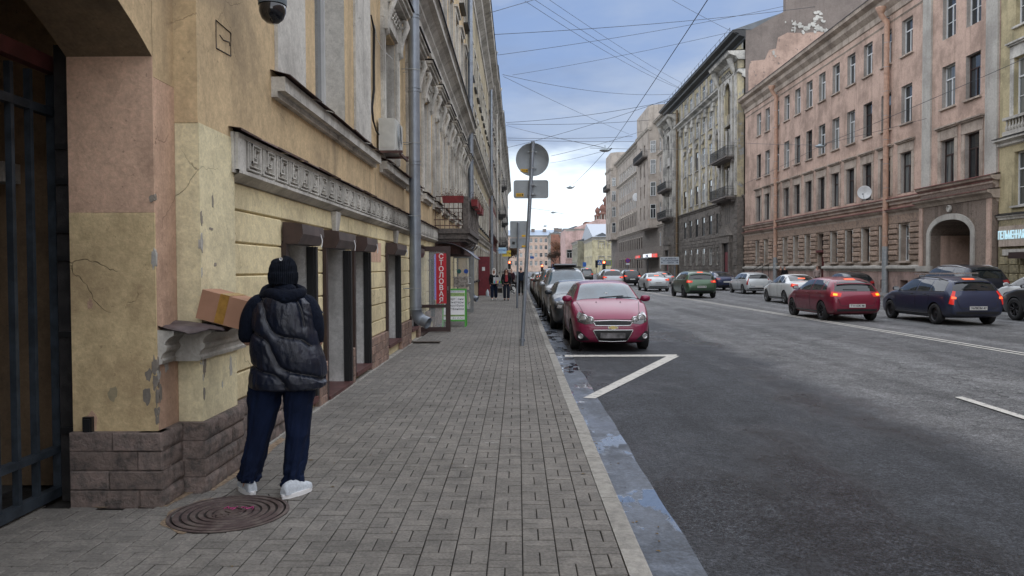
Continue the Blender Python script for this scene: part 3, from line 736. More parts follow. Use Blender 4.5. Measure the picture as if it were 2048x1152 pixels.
# frieze
lb('frieze', MT['greytrim'], 6.30, 22.6, -.03, .07, 2.50, 2.84)
m = MB(LT); m.add([(6.33, 0, 2.44), (22.6, 0, 2.44), (22.6, .07, 2.50), (6.33, .07, 2.50), (22.6, .105, 2.50), (6.33, .105, 2.50), (22.6, .105, 2.53), (6.33, .105, 2.53), (6.33, .07, 2.53), (22.6, .07, 2.53)],
                  [(0,1,4,5),(5,4,6,7),(7,6,9,8)]); m.box(6.33, 22.6, .0, .10, 2.80, 2.84); m.box(6.33, 6.52, .06, .095, 2.53, 2.80); m.build('frieze_moulding', MT['greytrim'], B1)
K = MB(); KN = [0]
def bar(x0, x1, z0, z1): KN[0] += 1; K.cbox(x0, x1, -.002, .030+.0008*KN[0], z0, z1, .005)
def stroke(P, w):
    for (a, b), (c, d) in zip(P, P[1:]):
        bar(min(a, c)-w/2, max(a, c)+w/2, min(b, d)-w/2, max(b, d)+w/2)
stroke([(.03, .25), (.03, .02), (.345, .02), (.345, .25), (.14, .25), (.14, .10), (.235, .10), (.235, .17)], .018)
stroke([(.065, .25), (.065, .052), (.31, .052), (.31, .215), (.17, .215), (.17, .135), (.205, .135)], .010)
km = mesh_of(K, 'meander_block', MT['greytrim'])
for k in range(40):
    u = 6.545+.395*k
    if u > 22.2: break
    place('meander_block', km, B1, LT @ Matrix.Translation((u, .071, 2.537)))
m = MB(LT); fr = random.Random(3)
for k in range(33):
    a = 6.25+.5*k; m.add([(a, -.02, 2.885), (a+.51, -.02, 2.885+fr.uniform(-.004, .004)), (a+.51, .15+fr.uniform(-.01, .01), 2.862+fr.uniform(-.012, .006)), (a, .15+fr.uniform(-.01, .012), 2.862+fr.uniform(-.012, .006)),
                         (a, .152, 2.842), (a+.51, .150, 2.842)], [(0,1,2,3),(3,2,5,4)])
m.build('frieze_flashing', MT['flash'], B1)
# big plain window with grey pilasters
def sillband(a, b):
    m = MB(LT)
    for (n0, z0, z1) in ((.06, 3.40, 3.46), (.14, 3.46, 3.60)): m.box(a, b, -.0, n0, z0, z1)
    m.build('sill_band', MT['greytrim'], B1)
    m = MB(LT); fr = random.Random(int(a*7)); k = a-.03
    while k < b+.02:
        e = min(k+.6, b+.03); m.add([(k, 0, 3.665), (e, 0, 3.665), (e, .20+fr.uniform(-.012, .01), 3.612+fr.uniform(-.01, .008)), (k, .20+fr.uniform(-.01, .01), 3.612+fr.uniform(-.01, .008)), (k, .2, 3.60), (e, .2, 3.60)], [(0,1,2,3),(3,2,5,4)]); k = e
    m.build('sill_flashing', MT['flash'], B1)
sillband(7.5, 12.75); sillband(13.35, 16.2)
for a, b in ((7.62, 8.62), (11.3, 12.45)):
    lb('window_pilaster', MT['greytrim'], a, b, 0, .035, 3.67, 7.4)
lb('reveal', MT['greytrim'], 10.712, 10.718, -.278, -.002, 3.72, 6.9)
put_window(LT, 'L', 9.15, 10.71, 3.72, 6.9, .27, B1, MT['white_pvc'], 'T')
def ornate(u0, u1, z0, z1, full=True):
    par = empty('window_surround', tuple(LT @ Vector((u0, 0, z0)))); par.parent = B1; par.matrix_basis = wm(B1).inverted() @ par.matrix_basis
    A = MB(LT)
    for a, b in ((u0-.22, u0-.02), (u1+.02, u1+.22)):
        A.box(a, b, 0, .05, z0, z1+.05); A.box(a+.04, b-.04, .05, .075, z0+.1, z1)
    A.box(u0-.22, u1+.22, 0, .07, z1+.055, z1+.20); A.build('architrave', MT['greytrim'], par)
    O = MB(LT)
    for q in range(7):     # relief panel over the window
        a = u0+(u1-u0)*(q+.5)/7
        O.lathe([(0, .06), (.05, .05), (.085, .02), (.09, 0)], (0, 0, 0), 8) if False else None
        O.tube([(a-.07, .08, z1+.27), (a-.03, .11, z1+.36), (a+.02, .12, z1+.30), (a+.06, .10, z1+.40), (a, .11, z1+.47), (a-.06, .09, z1+.42)], .022, 5)
    O.box(u0-.05, u1+.05, 0, .06, z1+.2, z1+.55); O.build('relief', MT['greytrim'], par)
    for c in (u0-.12, u1+.12):
        S = MB(LT); P = []
        for q in range(18):       # scroll console in side view
            a = q/17*math.pi*2.2; r = .10-.07*q/17; P.append((c, .15+r*math.cos(a), z1+.42+r*math.sin(a)))
        S.tube(P, .032, 6); S.tube([(c, .20, z1+.50), (c, .24, z1+.38), (c, .15, z1+.15), (c, .10, z1-.1), (c, .12, z1-.22), (c, .07, z1-.25)], [.06, .06, .055, .05, .045, .03], 6)
        S.box(c-.07, c+.07, 0, .13, z1-.15, z1+.55); S.build('console', MT['greytrim'], par)
    H = MB(LT)
    for (n0, a, b) in ((.22, .56, .62), (.28, .62, .70), (.33, .70, .76)): H.box(u0-.26-(n0-.22), u1+.26+(n0-.22), 0, n0, z1+a, z1+b)
    H.build('hood', MT['greytrim'], par)
    MB(LT).add([(u0-.40, 0, z1+.84), (u1+.40, 0, z1+.84), (u1+.40, .37, z1+.775), (u0-.40, .37, z1+.775), (u0-.40, .37, z1+.762), (u1+.40, .37, z1+.762)], [(0,1,2,3),(3,2,5,4)]).build('hood_flashing', MT['black'], par)
for (a, b, c, d) in W2:
    ornate(a, b, c, d); put_window(LT, 'L', a, b, c, d, .26, B1, MT['white_pvc'], 'TV')
    lb('reveal', MT['greytrim'], b-.008, b-.003, -.27, -.002, c, d)
for k in range(7): sillband(16.5+DY*k, 18.25+DY*k)
for (a, b, c, d) in up:
    put_window(LT, 'L', a, b, c, d, .22, B1, MT['white_pvc'], 'TV')
    m = MB(LT)
    for s_, t_ in ((a-.2, a-.02), (b+.02, b+.2)): m.box(s_, t_, 0, .06, c-.05, d+.1)
    m.box(a-.2, b+.2, 0, .08, d+.1, d+.3); m.box(a-.25, b+.25, 0, .16, d+.3, d+.38); m.build('window_trim', MT['greytrim'], B1)
    MB(LT).box(a-.2, b+.2, 0, .22, c-.10, c-.05).build('sill', MT['black'], B1)
    lb('reveal', MT['greytrim'], b-.008, b-.003, -.22, -.002, c, d)
def cornice(T, par, u0, u1, prof, mat, cap=None, nm='cornice'):
    m = MB(T); n = len(prof)
    m.add([(u0, p[0], p[1]) for p in prof] + [(u1, p[0], p[1]) for p in prof], [(i, i+1, n+i+1, n+i) for i in range(n-1)] + [tuple(range(n)), tuple(range(2*n-1, n-1, -1))])
    m.build(nm, mat, par)
    if cap:
        p = prof[-1]; q = max(prof, key=lambda t: t[0]+t[1]*.01)
        MB(T).add([(u0-.03, 0, p[1]+.10), (u1+.03, 0, p[1]+.10), (u1+.03, q[0]+.04, q[1]+.015), (u0-.03, q[0]+.04, q[1]+.015), (u0-.03, q[0]+.04, q[1]-.02), (u1+.03, q[0]+.04, q[1]-.02)], [(0,1,2,3),(3,2,5,4)]).build(nm+'_flashing', cap, par)
cornice(LT, B1, -6, 36.3, [(0, 7.55), (.07, 7.6), (.07, 7.8), (.16, 7.9), (.16, 7.98), (.30, 8.12), (.42, 8.18), (.42, 8.34), (.48, 8.42), (0, 8.42)], MT['greytrim'], MT['black'])
cornice(LT, B1, 2, 36.4, [(0, 16.0), (.1, 16.1), (.1, 16.5), (.3, 16.7), (.6, 16.8), (.7, 17.0), (.78, 17.25), (0, 17.25)], MT['greytrim'], MT['black'])
br = MB(LT)
for k in range(40): br.box(8+.72*k, 8.28+.72*k, .05, .55, 16.45, 16.78)
br.build('bracket_row', MT['greytrim'], B1)
# small square marker scrawl on the pilaster
g_ = MB(LT); q0 = atX(431, 40, XL+.0455); q1 = atX(461, 66, XL+.0455); q2 = atX(461, 112, XL+.0455); q3 = atX(432, 96, XL+.0455)
U = lambda v: (v.y, .0475, v.z)
g_.tube([U(q3), U(q0), U(q1), U(q2), U(q3)], .006, 4); g_.tube([U(atX(439, 70, XL+.0455)), U(atX(446, 80, XL+.0455)), U(atX(458, 84, XL+.0455)), U(atX(459, 92, XL+.0455))], .005, 4)
g_.build('scrawl', MT['graff'], B1)
# passage behind the gate
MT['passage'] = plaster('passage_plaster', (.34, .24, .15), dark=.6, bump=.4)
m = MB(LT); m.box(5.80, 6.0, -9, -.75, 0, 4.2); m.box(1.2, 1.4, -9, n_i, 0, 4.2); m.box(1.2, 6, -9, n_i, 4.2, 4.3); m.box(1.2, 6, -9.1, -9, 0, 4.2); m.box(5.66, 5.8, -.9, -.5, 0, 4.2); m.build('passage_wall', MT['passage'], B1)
m = MB(LT); m.box(5.6, 5.8, -8.8, -1.4, 2.35, 2.5); m.build('passage_ledge', MT['greytrim'], B1)
MB().box(-11.4, -3.9, 1.4, 6, -.1, -.004).build('passage_floor', MT['ground'], kind='structure')
# gate
GX = -3.40
gate = empty('iron_gate', (GX, 5.6, 0), label='dark blue-grey iron bar gate standing in the arched passage', cat='gate')
for k, u in enumerate((5.50,)): MB().box(GX-.03, GX+.03, u-.04, u+.04, .04, 3.1).build('frame_post', MT['iron'], gate)
for k in range(12):
    u = 5.22-.20*k; MB().box(GX-.022, GX+.022, u-.017, u+.017, .06, 3.08).build('bar', MT['iron'], gate)
for z0, z1, w in ((.02, .09, .035), (.34, .39, .03), (2.80, 2.86, .03)): MB().box(GX-w, GX+w, 2.9, 5.46, z0, z1).build('rail', MT['iron'], gate)
MB().box(GX-.03, GX+.05, 1.9, 5.6, 3.11, 3.22).build('lintel_bar', plain('oxide_bar', (.10, .03, .028), .6, var=.3), gate)
hp = empty('gate_post', (-3.27, 5.45, 0), label='black rusty hinge column between the iron gate and the reveal', cat='post')
m = MB(); m.box(-3.33, -3.20, 5.40, 5.56, 0, 3.3); m.build('column', plain('rusted_black', (.02, .018, .018), .8, var=.5, vs=9, bump=.8), hp)
for z in (.5, 1.2, 1.75, 2.55, 1.95, 2.3): MB().box(-3.32, -3.17, 5.375, 5.40, z, z+.04).build('hinge', MT['black'], hp)
# bell box on the reveal
ib = atY(178, 850, 5.31)
o = MB().box(ib.x-.033, ib.x+.033, 5.285, 5.318, ib.z-.06, ib.z+.06).box(ib.x-.022, ib.x+.022, 5.275, 5.285, ib.z-.045, ib.z+.045).build('socket_box', MT['black'], label='small black electric box low on the ochre arch reveal', cat='box')

# dome camera on the wall above
c = atX(545, 18, -2.10); cc = empty('security_camera', tuple(c), label='dark dome security camera hanging from the wall above the pilaster', cat='camera')
MB().lathe([(.0, -.125), (.05, -.118), (.09, -.085), (.112, -.03), (.112, .02), (.10, .05)], tuple(c), 28).build('dome', plain('camera_dome', (.008, .009, .012), .12, coat=.5), cc)
MB().lathe([(.118, .03), (.122, .08), (.11, .14), (.07, .20), (.03, .22)], tuple(c), 28).build('housing', plain('camera_shell', (.11, .14, .16), .5), cc)
MB().tube([(c.x, c.y, c.z+.2), (c.x, c.y, c.z+.34), (c.x-.35, c.y, c.z+.36)], .03, 10).build('arm', MT['steel'], cc)
# air conditioner
a0 = atX(757, 236, XL+.04); au = a0.y
Z0 = atX(757, 300, XL+.04).z; Z1 = a0.z
ac = empty('air_conditioner', (XL, au, Z0), label='white outdoor air conditioning unit on a rusty wall bracket beside the grey downpipe', cat='air conditioner')
acm = plain('ac_white', (.50, .50, .46), .5, var=.08)
MB(LT).cbox(au, au+.78, .04, .34, Z0, Z1, .02).build('casing', acm, ac)
MB(LT).box(au+.005-.012, au+.0, .10, .30, Z0+.05, Z1-.06).build('side_panel', acm, ac)
m = MB(LT)
for q in range(16): m.lathe([(0, 0)], (0, 0, 0)) if False else None
for q in range(6):
    r = .06+.035*q; P = [(au+.34+r*math.cos(a*math.pi/10), .352, (Z0+Z1)/2+r*math.sin(a*math.pi/10)) for a in range(21)]; m.tube(P, .004, 4, cap=False)
m.build('fan_grille', MT['steel'], ac)
m = MB(LT); m.box(au-.05, au-.01, .0, .46, Z0-.05, Z0-.01).box(au+.66, au+.70, .0, .46, Z0-.05, Z0-.01).box(au-.1, au+.8, .40, .44, Z0-.09, Z0-.05).build('bracket', MT['flash'], ac)
hs_ = MB(LT); ph = [(742, 30), (748, 60), (747, 120), (747, 180), (743, 215), (745, 240), (751, 262), (757, 270)]
hp_ = [atX(a, b, XL+.03) for a, b in ph]; hs_.tube([(v.y, .03+.002*i, v.z) for i, v in enumerate(hp_)], [.012, .022, .022, .023, .022, .018, .014, .012], 8); hs_.build('insulated_hose', MT['rubber'], ac)
hs_ = MB(LT); ph = [(748, 50), (752, 75), (764, 100), (784, 118)]
hs_.tube([(v.y, .04, v.z) for v in [atX(a, b, XL+.03) for a, b in ph]], .006, 6).build('white_cable', MT['white_pvc'], ac)
# downpipes
dp = atX(830, 420, -2.2)
downpipe((-2.2, dp.y), 18, .80, .122, MT['zinc'], 'thick galvanised downpipe with corrugated elbow, nearest of the row on the left house fronts', out=(.94, -.34), hook=False, group='grey downpipes on the left house fronts')
for px, ztop, lab in ((942, 16.6, 'galvanised downpipe passing behind the balcony with red flower boxes'), (983, 18.9, 'tall galvanised downpipe with a bent funnel top, beside the red door')):
    d = atX(px, 380, -2.22); downpipe((-2.22, d.y), ztop, .5, .125, MT['zinc'], lab, out=(.94, -.34), hook=px > 950, group='grey downpipes on the left house fronts')
for px, ztop, lab in ((994, 19.9, 'slim pale downpipe on the far left houses, third beyond the balcony'), (1001, 20.2, 'pale downpipe on the far left houses by the projecting blue sign')):
    d = atX(px, 380, -2.22); downpipe((-2.22, d.y), ztop, .3, .12, MT['greytrim'], lab, out=(.94, -.34), hook=True, group='grey downpipes on the left house fronts')
# ------------------------------------------------------------ generic house front
def house(label, X, side, s0, s1, H, wall, rows, depth=12, roofh=1.6, roofm=None, corn=None, trim=None, rec=.22, z0=0, name='house', overhang=.5, bands=(), wallz=None, soc=None, group=None, gable=None, cap=None, rmat=None, cores=None):
    T = frameT(X, side); loc = T @ Vector(((s0+s1)/2, 0, 0))
    e = empty(name, tuple(loc), label=label, cat='building', group=group)
    ops = []
    for r in rows:
        for c in r['u']: ops.append((c-r['w']/2, c+r['w']/2, r['z'][0], r['z'][1]))
    if wallz is None: wallz = [(0, H, wall)]
    for a, b, mt_ in wallz:
        m = MB(T); rv_ = MB(T) if rmat else None; skin(m, s0, s1, a, b, [o for o in ops if a <= o[2] < b], 0, rec, rv_); m.build('wall', mt_, e)
        if rmat and rv_.f: rv_.build('reveal', rmat, e, kind='stuff')
    for c0, c1, cz in (cores or [(s0+.02, s1-.02, 0)]): MB(T).box(c0, c1, -depth, -rec-.2, cz, H-.05).build('core', MT['dark'], e)
    gm = gable or wall
    MB(T).box(s0, s0+.3, -depth, -.003, 0, H).build('side_wall', gm, e); MB(T).box(s1-.3, s1, -depth, -.003, 0, H).build('side_wall', gm, e)
    MB(T).box(s0, s1, -depth-.2, -depth, 0, H).build('back_wall', gm, e)
    for r in rows:
        for i, c in enumerate(r['u']):
            fm = r.get('fm', MT['white_pvc'])
            if isinstance(fm, list): fm = fm[(i*7+int(r['z'][0])) % len(fm)]
            put_window(T, side, c-r['w']/2, c+r['w']/2, r['z'][0], r['z'][1], rec-.02, e, fm, r.get('st', 'TV'), sill=r.get('sill'))
            if r.get('sur'):
                m = MB(T); w = r['w']/2; a, b = r['z']; k = r.get('sw', .18)
                m.box(c-w-k, c-w-.02, 0, .035, a, b+.02); m.box(c+w+.02, c+w+k, 0, .035, a, b+.02); m.box(c-w-k, c+w+k, 0, .06, b+.025, b+.2)
                if r['sur'] == 'hood': m.box(c-w-k, c+w+k, 0, .05, b+.2, b+.62); m.box(c-w-k-.05, c+w+k+.05, 0, .16, b+.62, b+.70); m.box(c-w-k-.1, c+w+k+.1, 0, .24, b+.70, b+.78)
                if r['sur'] == 'ped': m.add([(c-w-k, 0, b+.35), (c+w+k, 0, b+.35), (c, 0, b+.85), (c-w-k, .2, b+.35), (c+w+k, .2, b+.35), (c, .2, b+.85)], [(3,4,5),(0,3,5,2),(1,2,5,4),(0,1,4,3)])
                m.build('window_trim', trim, e)
    for (z, h, n, mt_, capm) in bands:
        cornice(T, e, s0, s1, [(0, z), (n*.4, z+h*.15), (n*.4, z+h*.45), (n, z+h*.7), (n, z+h), (0, z+h)], mt_, capm, 'band')
    if corn:
        cornice(T, e, s0-.05, s1+.05, [(0, H-corn), (.08, H-corn+.05), (.08, H-corn*.7), (overhang*.5, H-corn*.5), (overhang*.55, H-corn*.3), (overhang, H-corn*.18), (overhang+.05, H), (0, H)], trim or wall, cap or MT['black'])
    MB(T).add([(s0, overhang, H+.05), (s1, overhang, H+.05), (s1, -depth/2, H+roofh), (s0, -depth/2, H+roofh), (s0, -depth, H), (s1, -depth, H)], [(0,1,2,3),(3,2,5,4),(0,3,4),(1,5,2)]).build('roof', roofm or MT['roof'], e)
    return e, T
def evenly(a, b, n): return [a+(b-a)*(k+.5)/n for k in range(n)]

# ------------------------------------------------------------ LEFT row beyond the first house
P_ = plaster
m_l2 = P_('buff_plaster', (.42, .36, .24), dark=.45, streak=.5); m_l3 = P_('grey_brown_plaster', (.29, .24, .19), dark=.45, streak=.5)
m_red = P_('dark_red_plaster', (.15, .05, .045), dark=.4); m_l4 = P_('sandy_plaster', (.38, .32, .23), dark=.4, streak=.5)
def lrows(a, b, n, zs, w=1.15, **k): return [dict(u=evenly(a, b, n), z=z, w=w, sur=True, sill=MT['black'], **k) for z in zs]
house('tall buff plastered house on the left with deep bracketed eaves beyond the balcony', XL, 'L', 36.4, 64, 17.6, m_l2,
      lrows(37, 63.5, 10, [(1.0, 2.9), (4.3, 6.6)], fm=MT['wood_frame']) + lrows(37, 63.5, 10, [(8.6, 10.6), (12, 14)]), corn=1.3, trim=MT['greytrim'], overhang=.85, bands=[(3.3, .4, .25, MT['greytrim'], MT['black']), (7.6, .5, .4, MT['greytrim'], MT['black'])])
house('grey-brown house on the left with dark red lower storey and two hanging signs', XL, 'L', 64.05, 90, 18.9, m_l3,
      lrows(64.5, 89.5, 9, [(1.2, 3.2), (5, 7), (8.8, 10.8), (12.3, 14.2), (15.4, 17.1)]), corn=1.1, trim=MT['greytrim'], overhang=.8, wallz=[(0, 6.6*1.2, m_red), (6.6*1.2, 18.9, m_l3)], bands=[(4.2, .4, .3, m_red, MT['black'])])
house('sandy house far down the left side with dark iron balconies', XL, 'L', 90.05, 122, 20.5, m_l4,
      lrows(90.5, 121.5, 11, [(1.2, 3.2), (5, 7.2), (9, 11), (13, 15), (16.6, 18.4)]), corn=1.2, trim=MT['greytrim'], overhang=.8)
house('farthest grey house on the left side of the street', XL, 'L', 122.05, 192, 21.5, P_('pale_grey_plaster', (.33, .31, .28), dark=.4, streak=.4),
      lrows(122.5, 191.5, 22, [(1.2, 3.2), (5, 7.2), (9, 11), (13, 15), (17, 19)]), corn=1.2, trim=MT['greytrim'], overhang=.8)
def iron_balcony(T, par_, label, u0, u1, z, dep, mslab, h=1.0, mi=None, belly=0, cat='balcony', group=None, parent=None):
    mi = mi or MT['black']
    e = empty('balcony', tuple(T @ Vector(((u0+u1)/2, 0, z))))
    if parent is not None: e.matrix_basis = wm(parent).inverted() @ e.matrix_basis; e.parent = parent
    m = MB(T); m.box(u0, u1, 0, dep, z-.16, z).box(u0+.15, u1-.15, 0, dep-.15, z-.30, z-.16)
    for q in (u0+.3, u1-.5): m.prism([(0, 0)]*0 or [(q, 0), (q+.2, 0), (q+.2, .01)], 'z', 0, .001) if False else m.box(q, q+.2, 0, dep*.6, z-.55, z-.30)
    m.build('slab', mslab, e)
    m = MB(T)
    for zz_ in (z+.1, z+h*.75, z+h): m.box(u0, u1, dep-.04, dep-.01, zz_-.015, zz_+.015); m.box(u0, u0+.03, 0, dep, zz_-.015, zz_+.015); m.box(u1-.03, u1, 0, dep, zz_-.015, zz_+.015)
    k = u0
    while k <= u1: m.box(k-.01, k+.01, dep-.035, dep-.015, z, z+h); k += .13
    k = .1
    while k < dep: m.box(u0+.005, u0+.025, k, k+.02, z, z+h); m.box(u1-.025, u1-.005, k, k+.02, z, z+h); k += .13
    m.build('railing', mi, e)
    return e
L4 = frameT(XL, 'L'); h_ = bpy.data.objects['house.002']
for u, z in ((94, 4.6), (94, 8.5), (104, 4.6), (100, 12.6), (112, 8.5), (112, 4.6)): iron_balcony(L4, None, '', u, u+3, z, 1.0, MT['black'], parent=h_)

# stone balcony with flower boxes over the shop door
LB0, LB1, LBN = 22.0, 27.6, 1.05
bal = empty('balcony', (XL, 24.8, 2.45), label='stone balcony with iron side railing and red flower boxes above the shop door', cat='balcony')
gran = stone('red_granite', (.10, .055, .05), (.06, .04, .038), 4, .3); cst = stone('weathered_cement', (.17, .15, .135), (.09, .08, .075), 3, .7)
MB(LT).box(LB0, LB1, 0, LBN, 2.72, 2.86).box(LB0+.06, LB1-.06, 0, LBN-.06, 2.56, 2.72).box(LB0+.14, LB1-.14, 0, LBN-.14, 2.48, 2.56).build('slab', cst, bal)
for u in [LB0+.13+.87*k for k in range(7)]:
    MB(LT).lathe([(.10, 0), (.12, .08), (.09, .12), (.13, .35), (.10, .6), (.12, .72), (.10, .85)], (u, LBN-.13, 2.86), 10).build('baluster', cst, bal)
MB(LT).box(LB0, LB0+.24, LBN-.20, LBN-.04, 2.86, 3.80).build('corner_post', cst, bal)
MB(LT).box(LB0+.24, LB1, LBN-.22, LBN-.04, 3.70, 3.80).build('stone_rail', cst, bal)
m = MB(LT)
for z in (2.95, 3.12, 3.45, 3.80): m.box(LB0+.03, LB0+.055, .0, LBN-.2, z-.012, z+.012)
for q in range(7): n = .03+.135*q; m.box(LB0+.033, LB0+.05, n, n+.016, 2.86, 3.8)
for q in range(4):
    for s in (-1, 1): m.tube([(LB0+.04, .16+.22*q+s*.055*(1-math.cos(a)), 3.28+.07*math.sin(a)) for a in [b*.6 for b in range(9)]], .008, 4)
m.build('railing', MT['flash'], bal)
rb = plain('red_box', (.20, .022, .025), .55, var=.25)
def flower_box(u0, u1, n0, n1, z):
    e = empty('flower_box', tuple(LT @ Vector(((u0+u1)/2, (n0+n1)/2, z))), label=FBL.pop(0), cat='flower box', group='red flower boxes on the stone balcony')
    MB(LT).add([(u0+.03, n0+.02, z), (u1-.03, n0+.02, z), (u1-.03, n1-.02, z), (u0+.03, n1-.02, z), (u0, n0, z+.2), (u1, n0, z+.2), (u1, n1, z+.2), (u0, n1, z+.2)], [(0,1,2,3),(0,1,5,4),(1,2,6,5),(2,3,7,6),(3,0,4,7)]).build('box', rb, e)
    rr = random.Random(int(u0*10)); m = MB(LT)
    for q in range(90):
        u = rr.uniform(u0, u1); n = rr.uniform(n0, n1); a = rr.uniform(0, 6.3); l = rr.uniform(.08, .28)
        p = Vector((u, n, z+.18)); t = p+Vector((math.cos(a)*l*.5, math.sin(a)*l*.5, l*rr.uniform(.1, 1)))
        s_ = Vector((-math.sin(a), math.cos(a), 0))*.008
        m.add([p-s_, p+s_, t], [(0, 1, 2)]); w = Vector((math.cos(a+1), math.sin(a+1), .3))*.03; m.add([t, t+w, t+w*.5+Vector((0, 0, .03))], [(0, 1, 2)])
    m.build('dry_plant', plain('dry_plants', (.12, .07, .05), .8, var=.6, vs=20) if 'dry_plants' not in bpy.data.materials else bpy.data.materials['dry_plants'], e)
FBL = ['red flower box on the near iron side of the stone balcony', 'red flower box first on the street side of the stone balcony', 'red flower box in the middle of the balcony street side', 'red flower box at the far end of the balcony street side']
flower_box(LB0-.16, LB0+.02, .25, .88, 3.60)
for u in (LB0+.8, LB0+2.4, LB0+4.0): flower_box(u, u+1.1, LBN-.02, LBN+.18, 3.58)
pt = empty('shop_portal', (XL, 24.5, 0), label='dark red granite portal with canopy brackets under the stone balcony', cat='portal')
MB(LT).box(LB0+.2, LB1-.2, 0, .75, 2.12, 2.475).build('beam', gran, pt)
for q in range(4):
    u = LB0+1.2+q*1.2; MB(LT).tube([(u, .75, 2.3), (u, .9, 2.34), (u, .98, 2.42), (u, 1.0, 2.48)], .03, 6).build('bracket', cst, pt)
MB(LT).box(LB0+.5, LB1-.5, -.02, .02, 0, 2.12).build('glazing', MT['pane'], pt)
aw = empty('awning', (XL, 23, 2.1), label='small dark purple ribbed awning curving out below the stone balcony', cat='awning')
awm = plain('awning_purple', (.028, .012, .028), .35, var=.3, vs=8)
def awf(i, j): return (21.7+2.2*i, .10+1.15*j, 2.42-.46*j*j+.05*math.sin(j*3.1)+.02*abs(math.sin(i*3.14*6)))
MB(LT).grid(awf, 40, 12).build('canvas', awm, aw)
m = MB(LT)
for q in range(7): m.tube([awf(q/6, j/8) for j in range(9)], .012, 5)
m.build('ribs', MT['black'], aw)

# open glass door of the canteen with its red sign
DY_ = 19.68; dl = -2.83; dr = -1.775
door = empty('glass_door', (dl, DY_, 0), label='open brown-framed glass door carrying the vertical red canteen sign', cat='door')
def dbox(mat, nm, x0, x1, z0, z1, y0=DY_-.035, y1=DY_+.035): return MB().box(x0, x1, y0, y1, z0, z1).build(nm, mat, door)
bf = plain('door_brown', (.05, .028, .026), .4, var=.1)
dbox(bf, 'frame', dl, dl+.12, .03, 2.27); dbox(bf, 'frame', dr-.125, dr, .03, 2.27); dbox(bf, 'frame', dl+.12, dr-.125, 2.14, 2.27); dbox(bf, 'frame', dl+.12, dr-.125, .03, .15); dbox(bf, 'rail', dl+.12, dr-.125, .66, .74)
MB().box(dl+.10, dr-.11, DY_-.006, DY_+.006, .70, 2.16).build('pane', MT['clear'], door); MB().box(dl+.10, dr-.11, DY_-.006, DY_+.006, .13, .68).build('pane', MT['clear'], door)
MB().tube([(dr-.06, DY_-.04, 1.12), (dr-.06, DY_-.08, 1.12), (dr-.06, DY_-.08, 1.22)], .010, 6).lathe([(.022, -.01), (.022, .0)], (dr-.06, DY_-.04, 1.06), 12, axis='y').build('handle', MT['steel'], door)
s0 = atY(872, 507, DY_-.05); s1 = atY(893, 607, DY_-.05)
sg = MB().box(s0.x, s1.x, DY_-.055, DY_-.040, s1.z, s0.z).build('sign_panel', plain('sign_red', (.50, .012, .025), .35, var=.04), door)
hh = (s0.z-s1.z)/8.0
for k, ch in enumerate('СТОЛОВАЯ'):
    text(ch, hh*1.12, MT['white'], Matrix.Translation(((s0.x+s1.x)/2, DY_-.058, s0.z-hh*(k+.5))) @ Matrix.Rotation(R(90), 4, 'X'), door, bold=.0022, ext=.002, name='letter')
MB().box(s0.x-.055, s0.x-.01, DY_+.02, DY_+.03, s1.z+.1, s0.z-.02).build('light_strip', emit('blue_strip', (.22, .2, .6), .14), door)
# second shop door, aluminium
Y2 = 28.5; a_ = atY(947, 560, Y2).x
d2 = empty('shop_door', (a_, Y2, 0), label='open aluminium glass shop door with two round blue stickers and a white handle', cat='door')
al = plain('aluminium', (.24, .25, .25), .4, .5)
for x0, x1, z0, z1 in ((a_-.86, a_-.74, 0.02, 2.22), (a_-.12, a_, .02, 2.22), (a_-.74, a_-.12, 2.08, 2.22), (a_-.74, a_-.12, .02, .16), (a_-.74, a_-.12, .78, .88)): MB().box(x0, x1, Y2-.03, Y2+.03, z0, z1).build('frame', al, d2)
MB().box(a_-.75, a_-.11, Y2-.005, Y2+.005, .15, .8).build('pane', MT['clear'], d2); MB().box(a_-.75, a_-.11, Y2-.005, Y2+.005, .86, 2.1).build('pane', MT['clear'], d2)
MB().box(a_-.74, a_-.16, Y2-.012, Y2-.007, .98, 1.38).build('frosted_notice', plain('frosted', (.30, .28, .27), .6, var=.5, vs=12), d2)
for x, nm_, c_ in ((a_-.55, 's', (.02, .12, .12)), (a_-.28, 's', (.02, .08, .40))): MB().lathe([(0, 0), (.085, 0), (.085, .004)], (x, Y2-.014, 1.58), 20, axis='y', sm=False).build('sticker', plain('sticker', c_, .5), d2)
MB().tube([(a_-.10, Y2-.03, 1.12), (a_-.20, Y2-.10, 1.10), (a_-.20, Y2-.10, 1.34), (a_-.10, Y2-.03, 1.36)][::1], .014, 8).build('handle', MT['white_pvc'], d2)
rd = gnd(958, 590)
red = empty('red_door', (-2.42, 46, 0), label='open plain dark red door panel with a pale notice, standing out onto the pavement', cat='door')
MB().box(-2.44, -1.72, 45.97, 46.03, .03, 2.42).build('panel', plain('oxblood', (.14, .012, .02), .6, var=.15), red)
MB().box(-2.2, -2.02, 45.955, 45.968, 1.55, 1.78).build('notice', MT['white_pvc'], red)
MB().box(-2.46, -2.42, 45.9, 46.1, 0, 2.45).build('hinge_jamb', MT['black'], red)

